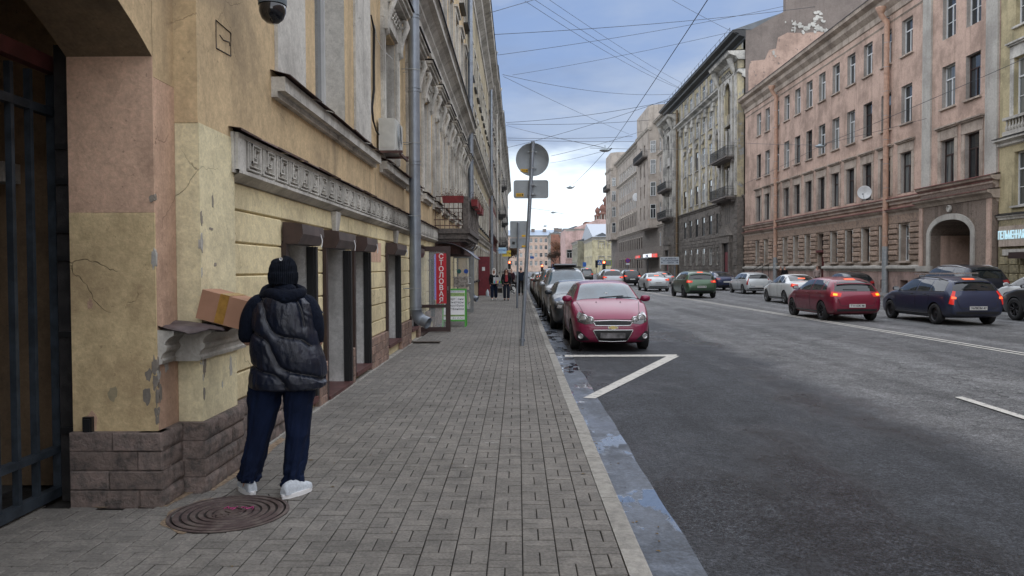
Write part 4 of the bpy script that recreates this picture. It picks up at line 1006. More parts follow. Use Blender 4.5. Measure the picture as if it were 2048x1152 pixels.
# sandwich board
SB = Vector((-1.8, 21.6, 0)); sb = empty('sandwich_board', (SB.x-.1, SB.y+.1, 0), label='green-framed folding pavement board with white price poster, behind the glass door', cat='sign')
gr = plain('sign_green', (.065, .33, .04), .5, var=.06); bx0, bx1 = -2.20, -1.50; y0 = 21.6
def slope(x0, x1, z0, z1, t=.03, off=0, back=False, c=None):
    def Y(z): return (y0+.45-(z*.19)) if back else (y0+z*.19)
    return [(x0, Y(z0)+off, z0), (x1, Y(z0)+off, z0), (x1, Y(z1)+off, z1), (x0, Y(z1)+off, z1), (x0, Y(z0)+off+t, z0), (x1, Y(z0)+off+t, z0), (x1, Y(z1)+off+t, z1), (x0, Y(z1)+off+t, z1)]
FC = [(0,1,2,3),(4,5,6,7),(0,1,5,4),(1,2,6,5),(2,3,7,6),(3,0,4,7)]
for b_ in (False, True):
    for q in ((bx0, bx0+.045, 0, 1.10), (bx1-.045, bx1, 0, 1.10), (bx0+.045, bx1-.045, 1.05, 1.10), (bx0+.045, bx1-.045, .16, .21)): MB().add(slope(*q, back=b_), FC).build('frame', gr, sb)
MB().add(slope(bx0+.045, bx1-.045, .21, 1.05, .012, .008), FC).build('poster', MT['white'], sb)
MB().add(slope(bx0+.045, bx1-.045, .21, 1.05, .012, .008, True), FC).build('back_panel', plain('hardboard', (.14, .07, .03), .8), sb)
tm = plain('poster_ink', (.02, .025, .03), .6)
RX = Matrix.Rotation(R(90)-math.atan(.19), 4, 'X')
def btext(s, z, size, m_=tm, bold=.0): text(s, size, m_, Matrix.Translation((bx1-.07, y0+z*.19+.002, z)) @ RX, sb, bold=bold, ext=.001, align='RIGHT')
for z0, z1 in ((.88, .98), (.30, .35)): MB().add(slope(bx0+.05, bx1-.05, z0, z1, .004, .0035), FC).build('green_stripe', plain('pale_green', (.30, .45, .16), .6), sb)
btext('MARKET СКУПКА', 1.01, .05, plain('ink_blue', (.03, .06, .25), .6)); btext('MARKET СКУПКА', .93, .075)
for k, s_ in enumerate(('смартфоны', 'компьютеры', 'ноутбуки', 'оргтехника')): btext(s_, .80-.095*k, .095)
btext('СКУПКА И РЕМОНТ', .325, .045); btext('(812) 309-78-37', .25, .05)

# hanging signs further down the left side
def hang(px0, py0, px1, py1, Y, mat, label, tx, tc_, cat='sign'):
    a, b = atY(px0, py0, Y), atY(px1, py1, Y)
    e = empty('hanging_sign', ((a.x+b.x)/2, Y, b.z), label=label, cat=cat)
    MB().box(a.x, b.x, Y-.06, Y+.06, b.z, a.z).build('panel', mat, e)
    MB().box(XL, a.x, Y-.015, Y+.015, a.z-.05, a.z-.02).build('bracket', MT['black'], e)
    text(tx, (a.z-b.z)*.42, tc_, Matrix.Translation(((a.x+b.x)/2, Y-.066, (a.z+b.z)/2)) @ Matrix.Rotation(R(90), 4, 'X'), e, ext=.003, bold=.004)
hang(997, 495, 1013, 507, 66, plain('sign_pale_blue', (.45, .68, .85), .4), 'small pale blue hanging sign above the two walking women', 'ОПТИКА', plain('sign_blue_ink', (.02, .12, .4), .5))
hang(1005, 501, 1022, 513, 78, plain('sign_yellow', (.75, .55, .06), .4), 'yellow hanging sign just behind the pale blue one', 'ЦВЕТЫ', plain('sign_dark_ink', (.05, .02, .02), .5))

# ------------------------------------------------------------ RIGHT side
XR = 24.0; RT = frameT(XR, 'R')
def sR(px, n=0): return atX(px, 500, XR-n).y
def zR(px, py, n=0): return atX(px, py, XR-n).z
m_pk = P_('salmon_plaster', (.50, .36, .29), dirt=(.20, .145, .115), dark=.5, streak=.35, peel=(.25, .235, .21), amt=.74, bump=.2)
m_pkt = P_('pale_brown_trim', (.42, .35, .29), dirt=(.14, .105, .085), dark=.5, streak=.4)
m_pkb = P_('dull_pink_base', (.38, .27, .235), dirt=(.11, .085, .075), dark=.5)
m_rev = P_('window_reveal_grey', (.36, .33, .30), dirt=(.2, .18, .16), dark=.4)
m_rus = stone('brown_rustication', (.36, .26, .195), (.20, .15, .12), 1.6, 1.0, .2)
m_wst = P_('pale_stucco', (.43, .41, .37), dirt=(.24, .22, .2), dark=.4, streak=.4, peel=(.3, .27, .23), amt=.7)
m_rgh = stone('rough_cast', (.23, .18, .145), (.12, .095, .08), 7, 1.0)
U = [46.7+2.58*k for k in range(12)]; WS = 1.28
UR = [39.95, 42.2]
FM = [MT['white_pvc'], MT['white_pvc'], MT['wood_frame'], MT['white_pvc'], MT['wood_frame']]
dark_open = [(u-.55, u+.55, 2.05, 4.25) for u in U]
pkh, _ = house('long salmon pink four-storey house with arched gateway and rusticated ground floor', XR, 'R', 37.75, 79.575, 19.3, m_pk,
    [dict(u=U, z=(14.75, 16.95), w=WS, fm=MT['white_pvc'], st='TV', sill=m_pkt), dict(u=UR, z=(14.4, 17.0), w=WS, fm=MT['white_pvc'], st='TVG'),
     dict(u=U+UR, z=(10.55, 12.9), w=WS, fm=FM, st='TV', sill=m_pkt), dict(u=U+UR, z=(6.25, 8.75), w=WS, fm=MT['wood_frame'], st='TV', sur='hood', sw=.32)],
    corn=1.5, trim=m_pkt, overhang=.75, rec=.24, rmat=m_rev, cores=[(43.6, 79.4, 0), (37.8, 39.2, 0), (39.21, 43.59, 5.2)], wallz=[(5.0, 19.3, m_pk)], bands=[(17.3, .12, .06, m_pkt, None), (5.55, .45, .30, m_pkt, MT['redroof'])], cap=MT['black'], soc=None)
def rb_(nm, mat, *a, par=pkh): return MB(RT).box(*a).build(nm, mat, par)
# grey window reveals and shared trims
for (a, b) in ((43.85, 44.75), (37.80, 38.75)): rb_('pale_pilaster', m_wst, a, b, 0, .10, 6.1, 17.6)
# ground floor: backing with openings, rusticated piers in courses
GU = U[:]; go = [(u-.5, u+.5, 2.05, 4.3) for u in GU]
DOORU = U[5]; go[5] = (DOORU-.6, DOORU+.6, .3, 4.3)
arch_c, arch_w = 41.4, 1.95
m = MB(RT); skin(m, 44.5, 79.5, 1.75, 5.0, [o if i != 5 else (o[0], o[1], 1.75, 4.3) for i, o in enumerate(go)], .0, .4); m.build('wall', m_pkt, pkh)
m = MB(RT); skin(m, 44.5, 79.5, 0, 1.75, [(go[5][0], go[5][1], .1, 1.75)] + [(u-.45, u+.45, .25, .85) for i, u in enumerate(U) if i != 5], .06, .4); m.build('base_wall', m_pkb, pkh)
MB(RT).box(44.5, 79.5, -.6, -.4, 0, 5).build('core', MT['dark'], pkh)
for i, u in enumerate(GU):
    if i == 5:
        put_window(RT, 'R', u-.6, u+.6, 3.0, 4.3, .3, pkh, MT['wood_frame'], 'V')
        rb_('door', plain('dark_red_door', (.10, .012, .014), .5), u-.6, u+.6, -.38, -.30, .1, 3.0)
        rb_('door_head', plain('dark_red_head', (.10, .015, .015), .5), u-.68, u+.68, -.3, .16, 2.85, 3.02)
        continue
    put_window(RT, 'R', u-.5, u+.5, 2.05, 4.3, .30, pkh, [MT['white_pvc'], MT['wood_frame']][0 if i == 0 else 1] if i < 5 else m_wst, 'TV')
    rb_('sill', m_pkt, u-.7, u+.7, 0, .28, 1.93, 2.04)
    m = MB(RT); m.box(u-.66, u-.51, 0, .07, 2.05, 4.35).box(u+.51, u+.66, 0, .07, 2.05, 4.35); m.build('window_trim', m_wst, pkh)
piers = [(44.6, U[0]-.7)] + [(U[i]+.72, U[i+1]-.72) for i in range(11)] + [(U[-1]+.72, 79.45)]
for a, b in piers:
    if b < a: continue
    for r in range(7):
        z0 = 2.06+.335*r; k = 1 if b-a < 1.6 else 2 if b-a < 3 else 4
        for q in range(k):
            MB(RT).cbox(a+(b-a)*q/k+.01, a+(b-a)*(q+1)/k-.01, -.01, .20 if r % 2 else .15, z0+.015, z0+.32, .06).build('rusticated_block', m_rus, pkh)
rb_('wall_band', m_rus, 44.6, 79.4, 0, .12, 4.42, 4.95)
cornice(RT, pkh, 37.7, 79.6, [(0, 4.9), (.12, 4.95), (.14, 5.1), (.30, 5.2), (.36, 5.32), (0, 5.34)], m_pkt, MT['redroof'], 'moulding')
cornice(RT, pkh, 44.6, DOORU-.75, [(0, 1.35), (.10, 1.40), (.12, 1.5), (.30, 1.58), (.30, 1.72), (0, 1.8)], m_wst, None, 'ledge')
cornice(RT, pkh, DOORU+.75, 79.4, [(0, 1.35), (.10, 1.40), (.12, 1.5), (.30, 1.58), (.30, 1.72), (0, 1.8)], m_wst, None, 'ledge')
# projecting bay with the arch
bn = .28
AR = []; hw = 1.95; z_s = 3.45; ri = .95; Ra = (hw*hw+ri*ri)/(2*ri); zc_ = z_s+ri-Ra
for i in range(25): t_ = -math.cos(math.pi*i/24); u = arch_c+hw*t_; AR.append((u, z_s+ri*.85*(1-abs(t_)**2.3)**.55))
m = MB(RT)
for (a, za), (b, zb) in zip(AR, AR[1:]): m.quad((a, bn, za), (b, bn, zb), (b, bn, 5.15), (a, bn, 5.15)); m.quad((a, bn, za), (b, bn, zb), (b, -6, zb), (a, -6, za))
m.box(37.75, arch_c-hw, -.3, bn, 0, 5.15); m.box(arch_c+hw, 44.55, -.3, bn, 0, 5.15)
m.build('bay_wall', m_rgh, pkh)
rb_('passage_wall', m_pk, arch_c-hw-.05, arch_c-hw, -6, -.3, 0, 3.5); rb_('passage_wall', m_pk, arch_c+hw, arch_c+hw+.05, -6, -.3, 0, 3.5)
rb_('passage_end', plain('passage_end_shade', (.02, .02, .022), .7), arch_c-hw, arch_c+hw, -6.1, -6, 0, 4.5)  # end wall coloured near-black to stand in for the passage's deep shade
m = MB(RT); w_ = .32
pr_ = [(arch_c-hw, 1.5)] + AR + [(arch_c+hw, 1.5)]
for i, ((a, za), (b, zb)) in enumerate(zip(pr_, pr_[1:])):
    def outw(u, z):
        if z <= z_s: return (u+(w_ if u > arch_c else -w_), z)
        d = Vector(((u-arch_c)/hw, (z-z_s)/ri*1.2+.05)).normalized(); return (u+d.x*w_, z+d.y*w_)
    c, zc2 = outw(a, za); d, zd = outw(b, zb)
    m.add([(a, bn, za), (b, bn, zb), (d, bn, zd), (c, bn, zc2), (a, bn+.08, za), (b, bn+.08, zb), (d, bn+.08, zd), (c, bn+.08, zc2)], [(4,5,6,7),(0,1,5,4),(3,2,6,7)])
m.build('arch_trim', m_wst, pkh)
MB(RT).lathe([(.19, 0), (.19, .10), (.14, .12), (.13, .09), (0, .10)], (arch_c, bn+.03, 4.86), 20, axis='y').build('medallion', m_wst, pkh)
for a, b in ((37.78, 38.15), (43.95+.2, 44.52)): rb_('bay_pilaster', m_pk, a, b, bn, bn+.06, 0, 5.1)
for a, b in ((38.2, arch_c-hw+.25), (arch_c+hw-.25, 44.7)): MB(RT).box(a, b, bn-.0, bn+.14, 1.4, 1.72).build('pier_block', m_wst, pkh)
cornice(RT, pkh, 37.6, 44.75, [(0, 5.1), (bn+.05, 5.12), (bn+.15, 5.3), (bn+.35, 5.4), (bn+.38, 5.52), (0, 5.55)], m_pkt, MT['redroof'], 'bay_moulding')
cornice(RT, pkh, 37.6, 44.75, [(0, 6.0), (bn, 6.02), (bn+.15, 6.1), (bn+.2, 6.25), (0, 6.28)], m_pkt, MT['redroof'], 'bay_moulding')
rb_('bay_panel', m_rgh, 37.8, 44.5, 0, bn-.02, 5.55, 6.0)
m = MB(RT)
for q in range(16): u = arch_c-hw+.12+.245*q; m.box(u-.03, u+.03, -3.05, -2.97, 0, 3.5+.4*math.sin(q/15*3.14))
for z in (.3, 1.4, 3.2): m.box(arch_c-hw, arch_c+hw, -3.07, -2.98, z, z+.07)
m.box(arch_c-hw, arch_c+hw, -3.12, -3.08, .0, 1.1)
m.build('iron_gate_grille', MT['iron'], pkh)
# hoods with bracket stripes above the bay windows are part of the trim; pipes
m_pp = plain('salmon_pipe', (.42, .26, .185), .6, var=.15)
for px, lab, lw in ((1771, 'salmon pink downpipe with grey lower sleeve beside the satellite dish', 3.0), (1551, 'salmon pink downpipe at the far end of the pink house', 2.6)):
    yy = atX(px, 400, XR-.25).y
    downpipe((XR-.25, yy), 17.2, .1, .17, m_pp, lab, out=(-1, 0), low=(.0, lw, MT['steel']), elbow=False, brk=(1, 0), group='downpipes on the pink house')
# satellite dish
c = atX(1729, 385, XR-.9)
dd = empty('satellite_dish', tuple(c), label='white satellite dish on the wall ledge of the pink house', cat='satellite dish')
DM = Matrix.Translation(c) @ Matrix.Rotation(R(-35), 4, 'Z')
MB(DM).lathe([(0, .10), (.17, .085), (.32, .045), (.44, -.02), (.45, -.03), (.42, -.025), (.3, .02), (0, .08)], (0, 0, 0), 32, axis='y').build('reflector', MT['white_pvc'], dd)
MB(DM).tube([(0, .08, 0), (.1, .3, -.2), (.4, .5, -.5)], .03, 6).tube([(0, 0, -.5), (0, -.5, -.15)], .015, 5).box(-.05, .05, -.58, -.48, -.2, -.1).build('arm', MT['steel'], dd)

# olive house at the right edge
m_ol = P_('olive_plaster', (.46, .39, .24), dirt=(.16, .15, .09), dark=.5, streak=.5)
m_olb = stone('yellow_rustic_base', (.30, .26, .16), (.17, .15, .10), 2, .8)
UO = [35.92-2.6*k for k in range(5)]
olh, _ = house('olive yellow house with grey window surrounds and white lettering at the right edge', XR, 'R', 20, 37.7, 19.8, m_ol,
    [dict(u=UO, z=(13.2, 15.9), w=1.35, st='TVG', sill=MT['greytrim']), dict(u=UO, z=(8.9, 11.7), w=1.45, st='TVG', sur='hood', sw=.28), dict(u=UO, z=(4.6, 7.2), w=1.3, st='TVG', sill=MT['greytrim'])],
    corn=1.3, trim=MT['greytrim'], overhang=.7, wallz=[(4.0, 19.8, m_ol), (0, 4.0, m_olb)], bands=[(7.55, .4, .35, MT['greytrim'], MT['black']), (3.95, .25, .15, MT['greytrim'], MT['black'])])
for u in UO[:3]:
    m = MB(RT); m.box(u-1.05, u+1.05, 0, .35, 8.0, 8.2).box(u-1.05, u+1.05, .05, .35, 8.75, 8.88)
    m.build('parapet', m_wst, olh)
    for q in range(9): MB(RT).lathe([(.05, 0), (.09, .12), (.09, .2), (.04, .35), (.06, .55)], (u-.9+.225*q, .2, 8.2), 8).build('baluster', m_wst, olh)
sgp = empty('shop_sign', (XR-.2, 35.5, 3.3), label='grey shop board with glowing white dumpling shop letters at the right edge', cat='sign')
zs0, zs1 = zR(2000, 482, .2), zR(2000, 462, .2)
MB(RT).box(30, 37.4, 0, .18, zs0-.28, zs1+.22).build('board', m_pkt, sgp)
sm_ = emit('white_neon', (.55, .80, .9), .25)
uL = atX(1996, 471, XR-.2).y
text('ПЕЛЬМЕННАЯ', (zs1-zs0)*1.12, sm_, Matrix.Translation((XR-.205, uL, (zs0+zs1)/2)) @ Matrix.Rotation(R(-90), 4, 'Z') @ Matrix.Rotation(R(90), 4, 'X') @ Matrix.Diagonal((.50, 1, 1, 1)), sgp, bold=.01, ext=.01, align='LEFT')
MB(RT).box(30, 37.2, .0, .12, zs0-.72, zs0-.42).build('lower_board', m_wst, sgp)
MB(RT).box(30.2, 36.0, .0, .6, 2.05, 2.35).build('door_canopy', MT['brown_frame'], olh)
MB(RT).box(30.6, 35.2, .005, .05, 0, 2.05).build('shop_front', MT['pane'], olh)
st_ = MB(RT)
for r_ in range(6):
    for q in range(3): st_.cbox(35.3+.75*q+.01+(r_ % 2)*.1, 36.0+.75*q, 0, .07, .5+.42*r_, .9+.42*r_, .03) if 36+.75*q < 37.7 else None
st_.build('base_stone', m_olb, olh)

# grey-yellow ornate house
m_gy = P_('faded_yellow', (.44, .38, .25), dirt=(.14, .13, .12), dark=.75, streak=.6, peel=(.30, .30, .29), amt=.56, sc_=.6)
m_gw = P_('dirty_white', (.47, .45, .41), dirt=(.14, .14, .135), dark=.75, streak=.6, peel=(.22, .21, .20), amt=.62, sc_=.8)
m_gs = stone('dark_ashlar', (.175, .155, .135), (.10, .09, .08), .8, .9, .22)
m_gable = P_('grey_brown_render', (.185, .155, .138), dirt=(.12, .1, .09), dark=.4, streak=.25)
s0_, s1_ = 79.6, 121.0
UM = [90.3+3.55*k for k in range(6)]
oh, _ = house('soot-stained yellow and white ornate house with dark stone base and iron balconies', XR, 'R', s0_, s1_, 26.6, m_gy,
    [dict(u=UM, z=(2.0, 4.2), w=1.5, fm=MT['greytrim'], st='TV', sill=m_gs), dict(u=UM, z=(5.8, 8.2), w=1.5, fm=MT['black'], st='TV'),
     dict(u=UM, z=(10.1, 12.6), w=1.6, fm=[MT['white_pvc'], MT['wood_frame']], st='TV', sill=m_gw), dict(u=UM, z=(14.6, 17.1), w=1.6, fm=[MT['white_pvc'], MT['white_pvc'], MT['wood_frame']], st='TVG', sill=m_gw),
     dict(u=UM, z=(18.9, 21.1), w=1.6, fm=MT['white_pvc'], st='TVG', sill=m_gw), dict(u=UM, z=(23.2, 25.0), w=1.6, fm=MT['white_pvc'], st='TV')],
    corn=1.0, trim=MT['black'], overhang=1.3, rec=.10, roofh=2.5, wallz=[(0, 9.2, m_gs), (9.2, 26.6, m_gy)], gable=m_gable,
    bands=[(9.0, .4, .25, m_gs, None), (21.7, .9, .75, m_gw, MT['black'])])
for u in [88.5+3.55*k for k in range(7)]:
    MB(RT).box(u-.42, u+.42, 0, .10, 9.45, 21.2).build('pilaster', m_gw, oh); MB(RT).box(u-.55, u+.55, 0, .32, 21.2, 21.7).lathe([(.32, 0), (.36, .3), (.3, .5)], (u, .18, 20.7), 10).build('capital', m_gw, oh)
    MB(RT).box(u-.35, u+.35, 0, .12, 22.8, 25.5).build('attic_pilaster', m_gw, oh)
for u in UM:
    for z, k in ((13.5, 0), (17.9, 1)):
        m = MB(RT)
        if k == 0: m.add([(u-.33, .12, z), (u, .12, z-.5), (u+.33, .12, z), (u, .12, z+.5), (u, .2, z)], [(0,1,4),(1,2,4),(2,3,4),(3,0,4)])
        else: m.tube([(u-.5, .1, z+.3), (u-.3, .15, z-.1), (u, .17, z-.3), (u+.3, .15, z-.1), (u+.5, .1, z+.3)], .12, 6).lathe([(.2, 0), (.2, .2), (0, .25)], (u, .0, z+.2), 10, axis='y')
        m.build('ornament', MT['greytrim'] if k == 0 else m_gw, oh)
# ashlar joints as real blocks
def ashlar(T, par, a, b, z0, z1, n, ops, bw, bh, mat, seed=1, lim=1e9):
    rr = random.Random(seed); big = MB(T); rows = int((z1-z0)/bh)
    for r in range(rows):
        u = a - (bw*.5 if r % 2 else 0)
        while u < b:
            c, d = max(u, a)+.02, min(u+bw, b)-.02; z = z0+r*bh
            if d-c > .15 and not any(o[0]-.06 < d and o[1]+.06 > c and o[2]-.03 < z+bh and o[3]+.03 > z for o in ops):
                big.cbox(c, d, n-.02, n+.05+rr.uniform(0, .03), z+.02, z+bh-.02, .03)
            u += bw
    return big
gops = [(u-.75, u+.75, z0, z1) for u in UM for z0, z1 in ((2.0, 4.2), (5.8, 8.2))]
ashlar(RT, oh, 87.7, 112.0, .2, 9.0, 0, gops, 1.1, .42, m_gs).build('ashlar_blocks', m_gs, oh, kind='stuff')
# the two corner bays
for bi, (a, b, mm) in enumerate(((80.0, 87.6, m_gw), (112.4, 120.6, m_gw))):
    bx_ = .65; c_ = (a+b)/2
    MB(RT).box(a, b, -.02, bx_, 0, 9.2).build('bay_base', m_gs, oh); 
    m = MB(RT); 
    skin(m, a, b, 9.2, 24.4, [(c_-1.5, c_+1.5, 9.6, 13.0), (c_-1.5, c_+1.5, 13.9, 17.4), (c_-1.1, c_+1.1, 18.6, 22.0)], bx_, .5); m.box(a, a+.05, 0, bx_-.001, 9.2, 24.4).box(b-.05, b, 0, bx_-.001, 9.2, 24.4)
    m.build('bay_wall', m_gw if bi else m_gy, oh)
    MB(RT).box(a+.1, b-.1, -.01, .13, 9.2, 24.3).build('bay_core', MT['dark'], oh)
    for z0, z1 in ((9.6, 13.0), (13.9, 17.4)):
        put_window(RT, 'R', c_-1.5, c_+1.5, z0, z1, .35, oh, MT['wood_frame'], 'TV', n=bx_)
        for du in (-.62, .62): MB(RT).lathe([(.16, 0), (.18, .15), (.14, .3), (.13, 2.7), (.2, 3.0)], (c_+du, bx_-.05, z0), 10).build('column', m_gw, oh)
    put_window(RT, 'R', c_-1.1, c_+1.1, 18.6, 22.0, .35, oh, MT['wood_frame'], 'TV', n=bx_)
    m = MB(RT)
    for i in range(15):
        t0, t1 = math.pi*i/15, math.pi*(i+1)/15
        m.add([(c_+1.1*math.cos(t0), bx_+.12, 21.0+1.1*math.sin(t0)), (c_+1.1*math.cos(t1), bx_+.12, 21.0+1.1*math.sin(t1)), (c_+1.5*math.cos(t1), bx_+.12, 21.0+1.5*math.sin(t1)), (c_+1.5*math.cos(t0), bx_+.12, 21+1.5*math.sin(t0)),
               (c_+1.1*math.cos(t0), bx_, 21.0+1.1*math.sin(t0)), (c_+1.1*math.cos(t1), bx_, 21.0+1.1*math.sin(t1)), (c_+1.5*math.cos(t1), bx_, 21.0+1.5*math.sin(t1)), (c_+1.5*math.cos(t0), bx_, 21+1.5*math.sin(t0))], [(0,1,2,3),(0,1,5,4),(3,2,6,7)])
    m.build('arch_trim', m_gw, oh)
    for u in (a+.6, b-.6, c_-1.9, c_+1.9): MB(RT).box(u-.3, u+.3, bx_, bx_+.18, 9.4, 22.4).build('pilaster', m_gw, oh)
    m = MB(RT)
    for q in range(7): m.tube([(c_-1.5+.5*q, bx_+.1, 22.6), (c_-1.4+.5*q, bx_+.25, 23.0), (c_-1.25+.5*q, bx_+.1, 22.7)], .14, 6)
    for u in (a+.6, b-.6): m.tube([(u, bx_+.1, 22.3), (u, bx_+.55, 23.2), (u, bx_+.75, 23.9)], [.2, .3, .35], 8)
    m.build('garland', m_gw, oh)
    cornice(RT, oh, a-.3, b+.3, [(0, 23.6), (bx_+.1, 23.65), (bx_+.3, 23.95), (bx_+1.0, 24.2), (bx_+1.15, 24.5), (0, 24.55)], m_gw, MT['roof'], 'bay_cornice')
    for z in (9.35, 13.65): iron_balcony(RT, None, '', a+.6, b-.6, z, bx_+1.15, cst, parent=oh, h=1.05)
    # pedimented portal
    m = MB(RT); m.add([(c_-2.1, bx_, 5.2), (c_+2.1, bx_, 5.2), (c_, bx_, 6.4), (c_-2.1, bx_+.5, 5.2), (c_+2.1, bx_+.5, 5.2), (c_, bx_+.5, 6.4)], [(3,4,5),(0,3,5,2),(1,2,5,4),(0,1,4,3)])
    m.box(c_-1.9, c_+1.9, bx_, bx_+.4, 4.4, 5.2).box(c_-1.8, c_-1.2, bx_, bx_+.3, 0, 4.4).box(c_+1.2, c_+1.8, bx_, bx_+.3, 0, 4.4); m.build('portal', m_gs, oh)
    MB(RT).box(c_-1.2, c_+1.2, bx_, bx_+.05, 0, 4.4).build('doorway', MT['black'], oh); MB(RT).box(c_-.6, c_+.6, bx_+.06, bx_+.12, 0, 3.4).build('door', plain('deep_red_door', (.13, .012, .018), .5), oh)
    put_window(RT, 'R', c_-.8, c_+.8, 6.6, 8.9, -.02, oh, MT['black'], 'TV', n=bx_)
    ashlar(RT, oh, a, b, .2, 9.0, bx_, [(c_-2.2, c_+2.2, 0, 9)], 1.1, .42, m_gs, seed=5+bi).build('ashlar_blocks', m_gs, oh, kind='stuff')
# bare gable wall that rises over the pink house
gx0 = 24.0
m = MB()
yg = 79.58
G1 = [(24.0, 26.3), (28.2, 28.6), (28.2, 34), (41, 34), (41, 0), (24.0, 0)]
m.add([(x, yg, z) for x, z in G1] + [(x, yg+.8, z) for x, z in G1], [tuple(range(6)), tuple(range(11, 5, -1))] + [(i, (i+1) % 6, 6+(i+1) % 6, 6+i) for i in range(6)])
m.build('gable_wall', m_gable, oh)
0 and MB().add([(28.2, yg+.1, 34), (41, yg+.1, 34), (41, yg+3, 34), (28.2, yg+3, 34), (28.2, yg+.1, 27.8), (28.2, yg+3, 27.8)], [(0,1,2,3),(0,3,5,4)]).build('attic_wall', m_gable, oh)
rr = random.Random(6); P = []
for i in range(26):
    t = i/25; P.append((24.02+9.5*t, 20.5+.12*rr.uniform(-1, 1)+(2.0 if t > .12 else 1.9*t/.12*.5)+ (2.6*min(1, max(0, (t-.2)/.03)))))
P = [atY(a, b, yg-.02) for a, b in ((1497, 140), (1501, 122), (1530, 119), (1538, 100), (1552, 97), (1556, 75), (1575, 65), (1610, 66), (1640, 63), (1662, 66), (1700, 60))]
m = MB(); n = len(P)
vs = [tuple(p) for p in P] + [(p.x, p.y, 14) for p in P]
m.add(vs, [(i, i+1, n+i+1, n+i) for i in range(n-1)]); m.build('pink_render', P_('pink_render_coarse', (.40, .285, .23), dirt=(.22, .155, .125), dark=.5, streak=.25, peel=(.17, .14, .125), amt=.62, sc_=1.4, bump=.9), oh)
rr = random.Random(12)
BN = [0]
def blob(px, py, rx, ry, nm='white_patch'):
    BN[0] += 1; yb_ = yg-.03-.0011*BN[0]; c = atY(px, py, yb_); s = yg/1500; k = 12; m = MB(); pts = []
    for i in range(k):
        a = 6.283*i/k; r = rr.uniform(.6, 1.15); pts.append((c.x+rx*s*r*math.cos(a), yb_, c.z+ry*s*r*math.sin(a)))
    m.add(pts, [tuple(range(k))]).build(nm, MT['whitep'], oh)
cl_ = [(1597, 53, 10, 10), (1609, 55, 7, 7), (1632, 38, 6, 10), (1641, 28, 7, 10), (1634, 55, 9, 8), (1650, 60, 8, 4), (1586, 60, 7, 4)]
for _ in range(75):
    c0 = rr.choice(cl_); blob(c0[0]+rr.gauss(0, 1)*c0[2]*.6, c0[1]+rr.gauss(0, 1)*c0[3]*.55, rr.uniform(1.4, 5.2), rr.uniform(1.2, 4.2))
for px, py, rx, ry in ((1571, 44, 2, 2), (1547, 105, 3, 5), (1551, 112, 2, 3)): blob(px, py, rx, ry)
for px, py, rx, ry in () and ((1597, 53, 10, 12), (1609, 55, 6, 7), (1590, 60, 7, 4), (1631, 38, 5, 8), (1641, 33, 6, 7), (1637, 22, 6, 4), (1650, 20, 4, 3), (1632, 54, 8, 8), (1645, 50, 6, 5), (1655, 61, 6, 4), (1622, 41, 3, 4), (1571, 44, 2, 2), (1547, 105, 3, 5), (1551, 112, 2, 3)): blob(px, py, rx, ry)
# roof furniture on the ornate house
ch = empty('chimney_stack', (XR+2.2, 112, 26.4)); ch.parent = oh; ch.matrix_basis = wm(oh).inverted() @ Matrix.Translation((XR+2.2, 112, 26.4))
cc_ = atX(1397, 160, XR+2.5)
MB().box(XR+1.6, XR+3.4, cc_.y-1.2, cc_.y+1.2, 26.0, cc_.z).box(XR+1.5, XR+3.5, cc_.y-1.3, cc_.y+1.3, cc_.z, cc_.z+.35).build('stack', m_gable, ch)
m = MB(RT)
k = 82
while k < 120: m.box(k-.02, k+.02, .95, .99, 26.7, 27.6); k += 2.0
m.box(82, 120, .96, .98, 27.55, 27.58).box(82, 120, .96, .98, 27.1, 27.13); m.build('roof_railing', MT['black'], oh)
yp = atX(1356, 420, XR-.35).y
downpipe((XR-.35, 111.9), 25, .2, .16, plain('ochre_pipe', (.15, .105, .06), .6, var=.2), 'ochre downpipe at the far bay of the ornate grey-yellow house', out=(-1, 0), hook=False, elbow=False, brk=(1, 0))

# beige house with bays
m_bg = P_('beige_render', (.40, .35, .30), dirt=(.16, .14, .125), dark=.4, streak=.4); m_bgt = P_('beige_trim', (.40, .36, .31), dirt=(.2, .18, .16), dark=.4)
m_bgb = stone('beige_rustic', (.25, .22, .19), (.16, .14, .125), .8, .5, .12)
zr = [(1.6, 3.6), (5.4, 7.6), (10.2, 12.6), (14.0, 16.4), (17.8, 20.2), (21.4, 23.4)]
bh, bT = house('tall beige house with projecting bay towers, red and white shop signs at its foot', XR, 'R', 121.1, 193, 26.5, m_bg,
    [dict(u=evenly(144, 178, 12), z=z, w=1.5, sur=('ped' if i == 2 else True), fm=MT['wood_frame'] if i < 3 else MT['white_pvc']) for i, z in enumerate(zr)] + [dict(u=[123, 126.5], z=z, w=1.3, sur=True) for z in zr],
    corn=1.2, trim=m_bgt, overhang=.8, rec=.06, wallz=[(0, 8.9, m_bgb), (8.9, 26.5, m_bg)], bands=[(8.6, .5, .3, m_bgt, None), (20.6, .4, .3, m_bgt, None)])
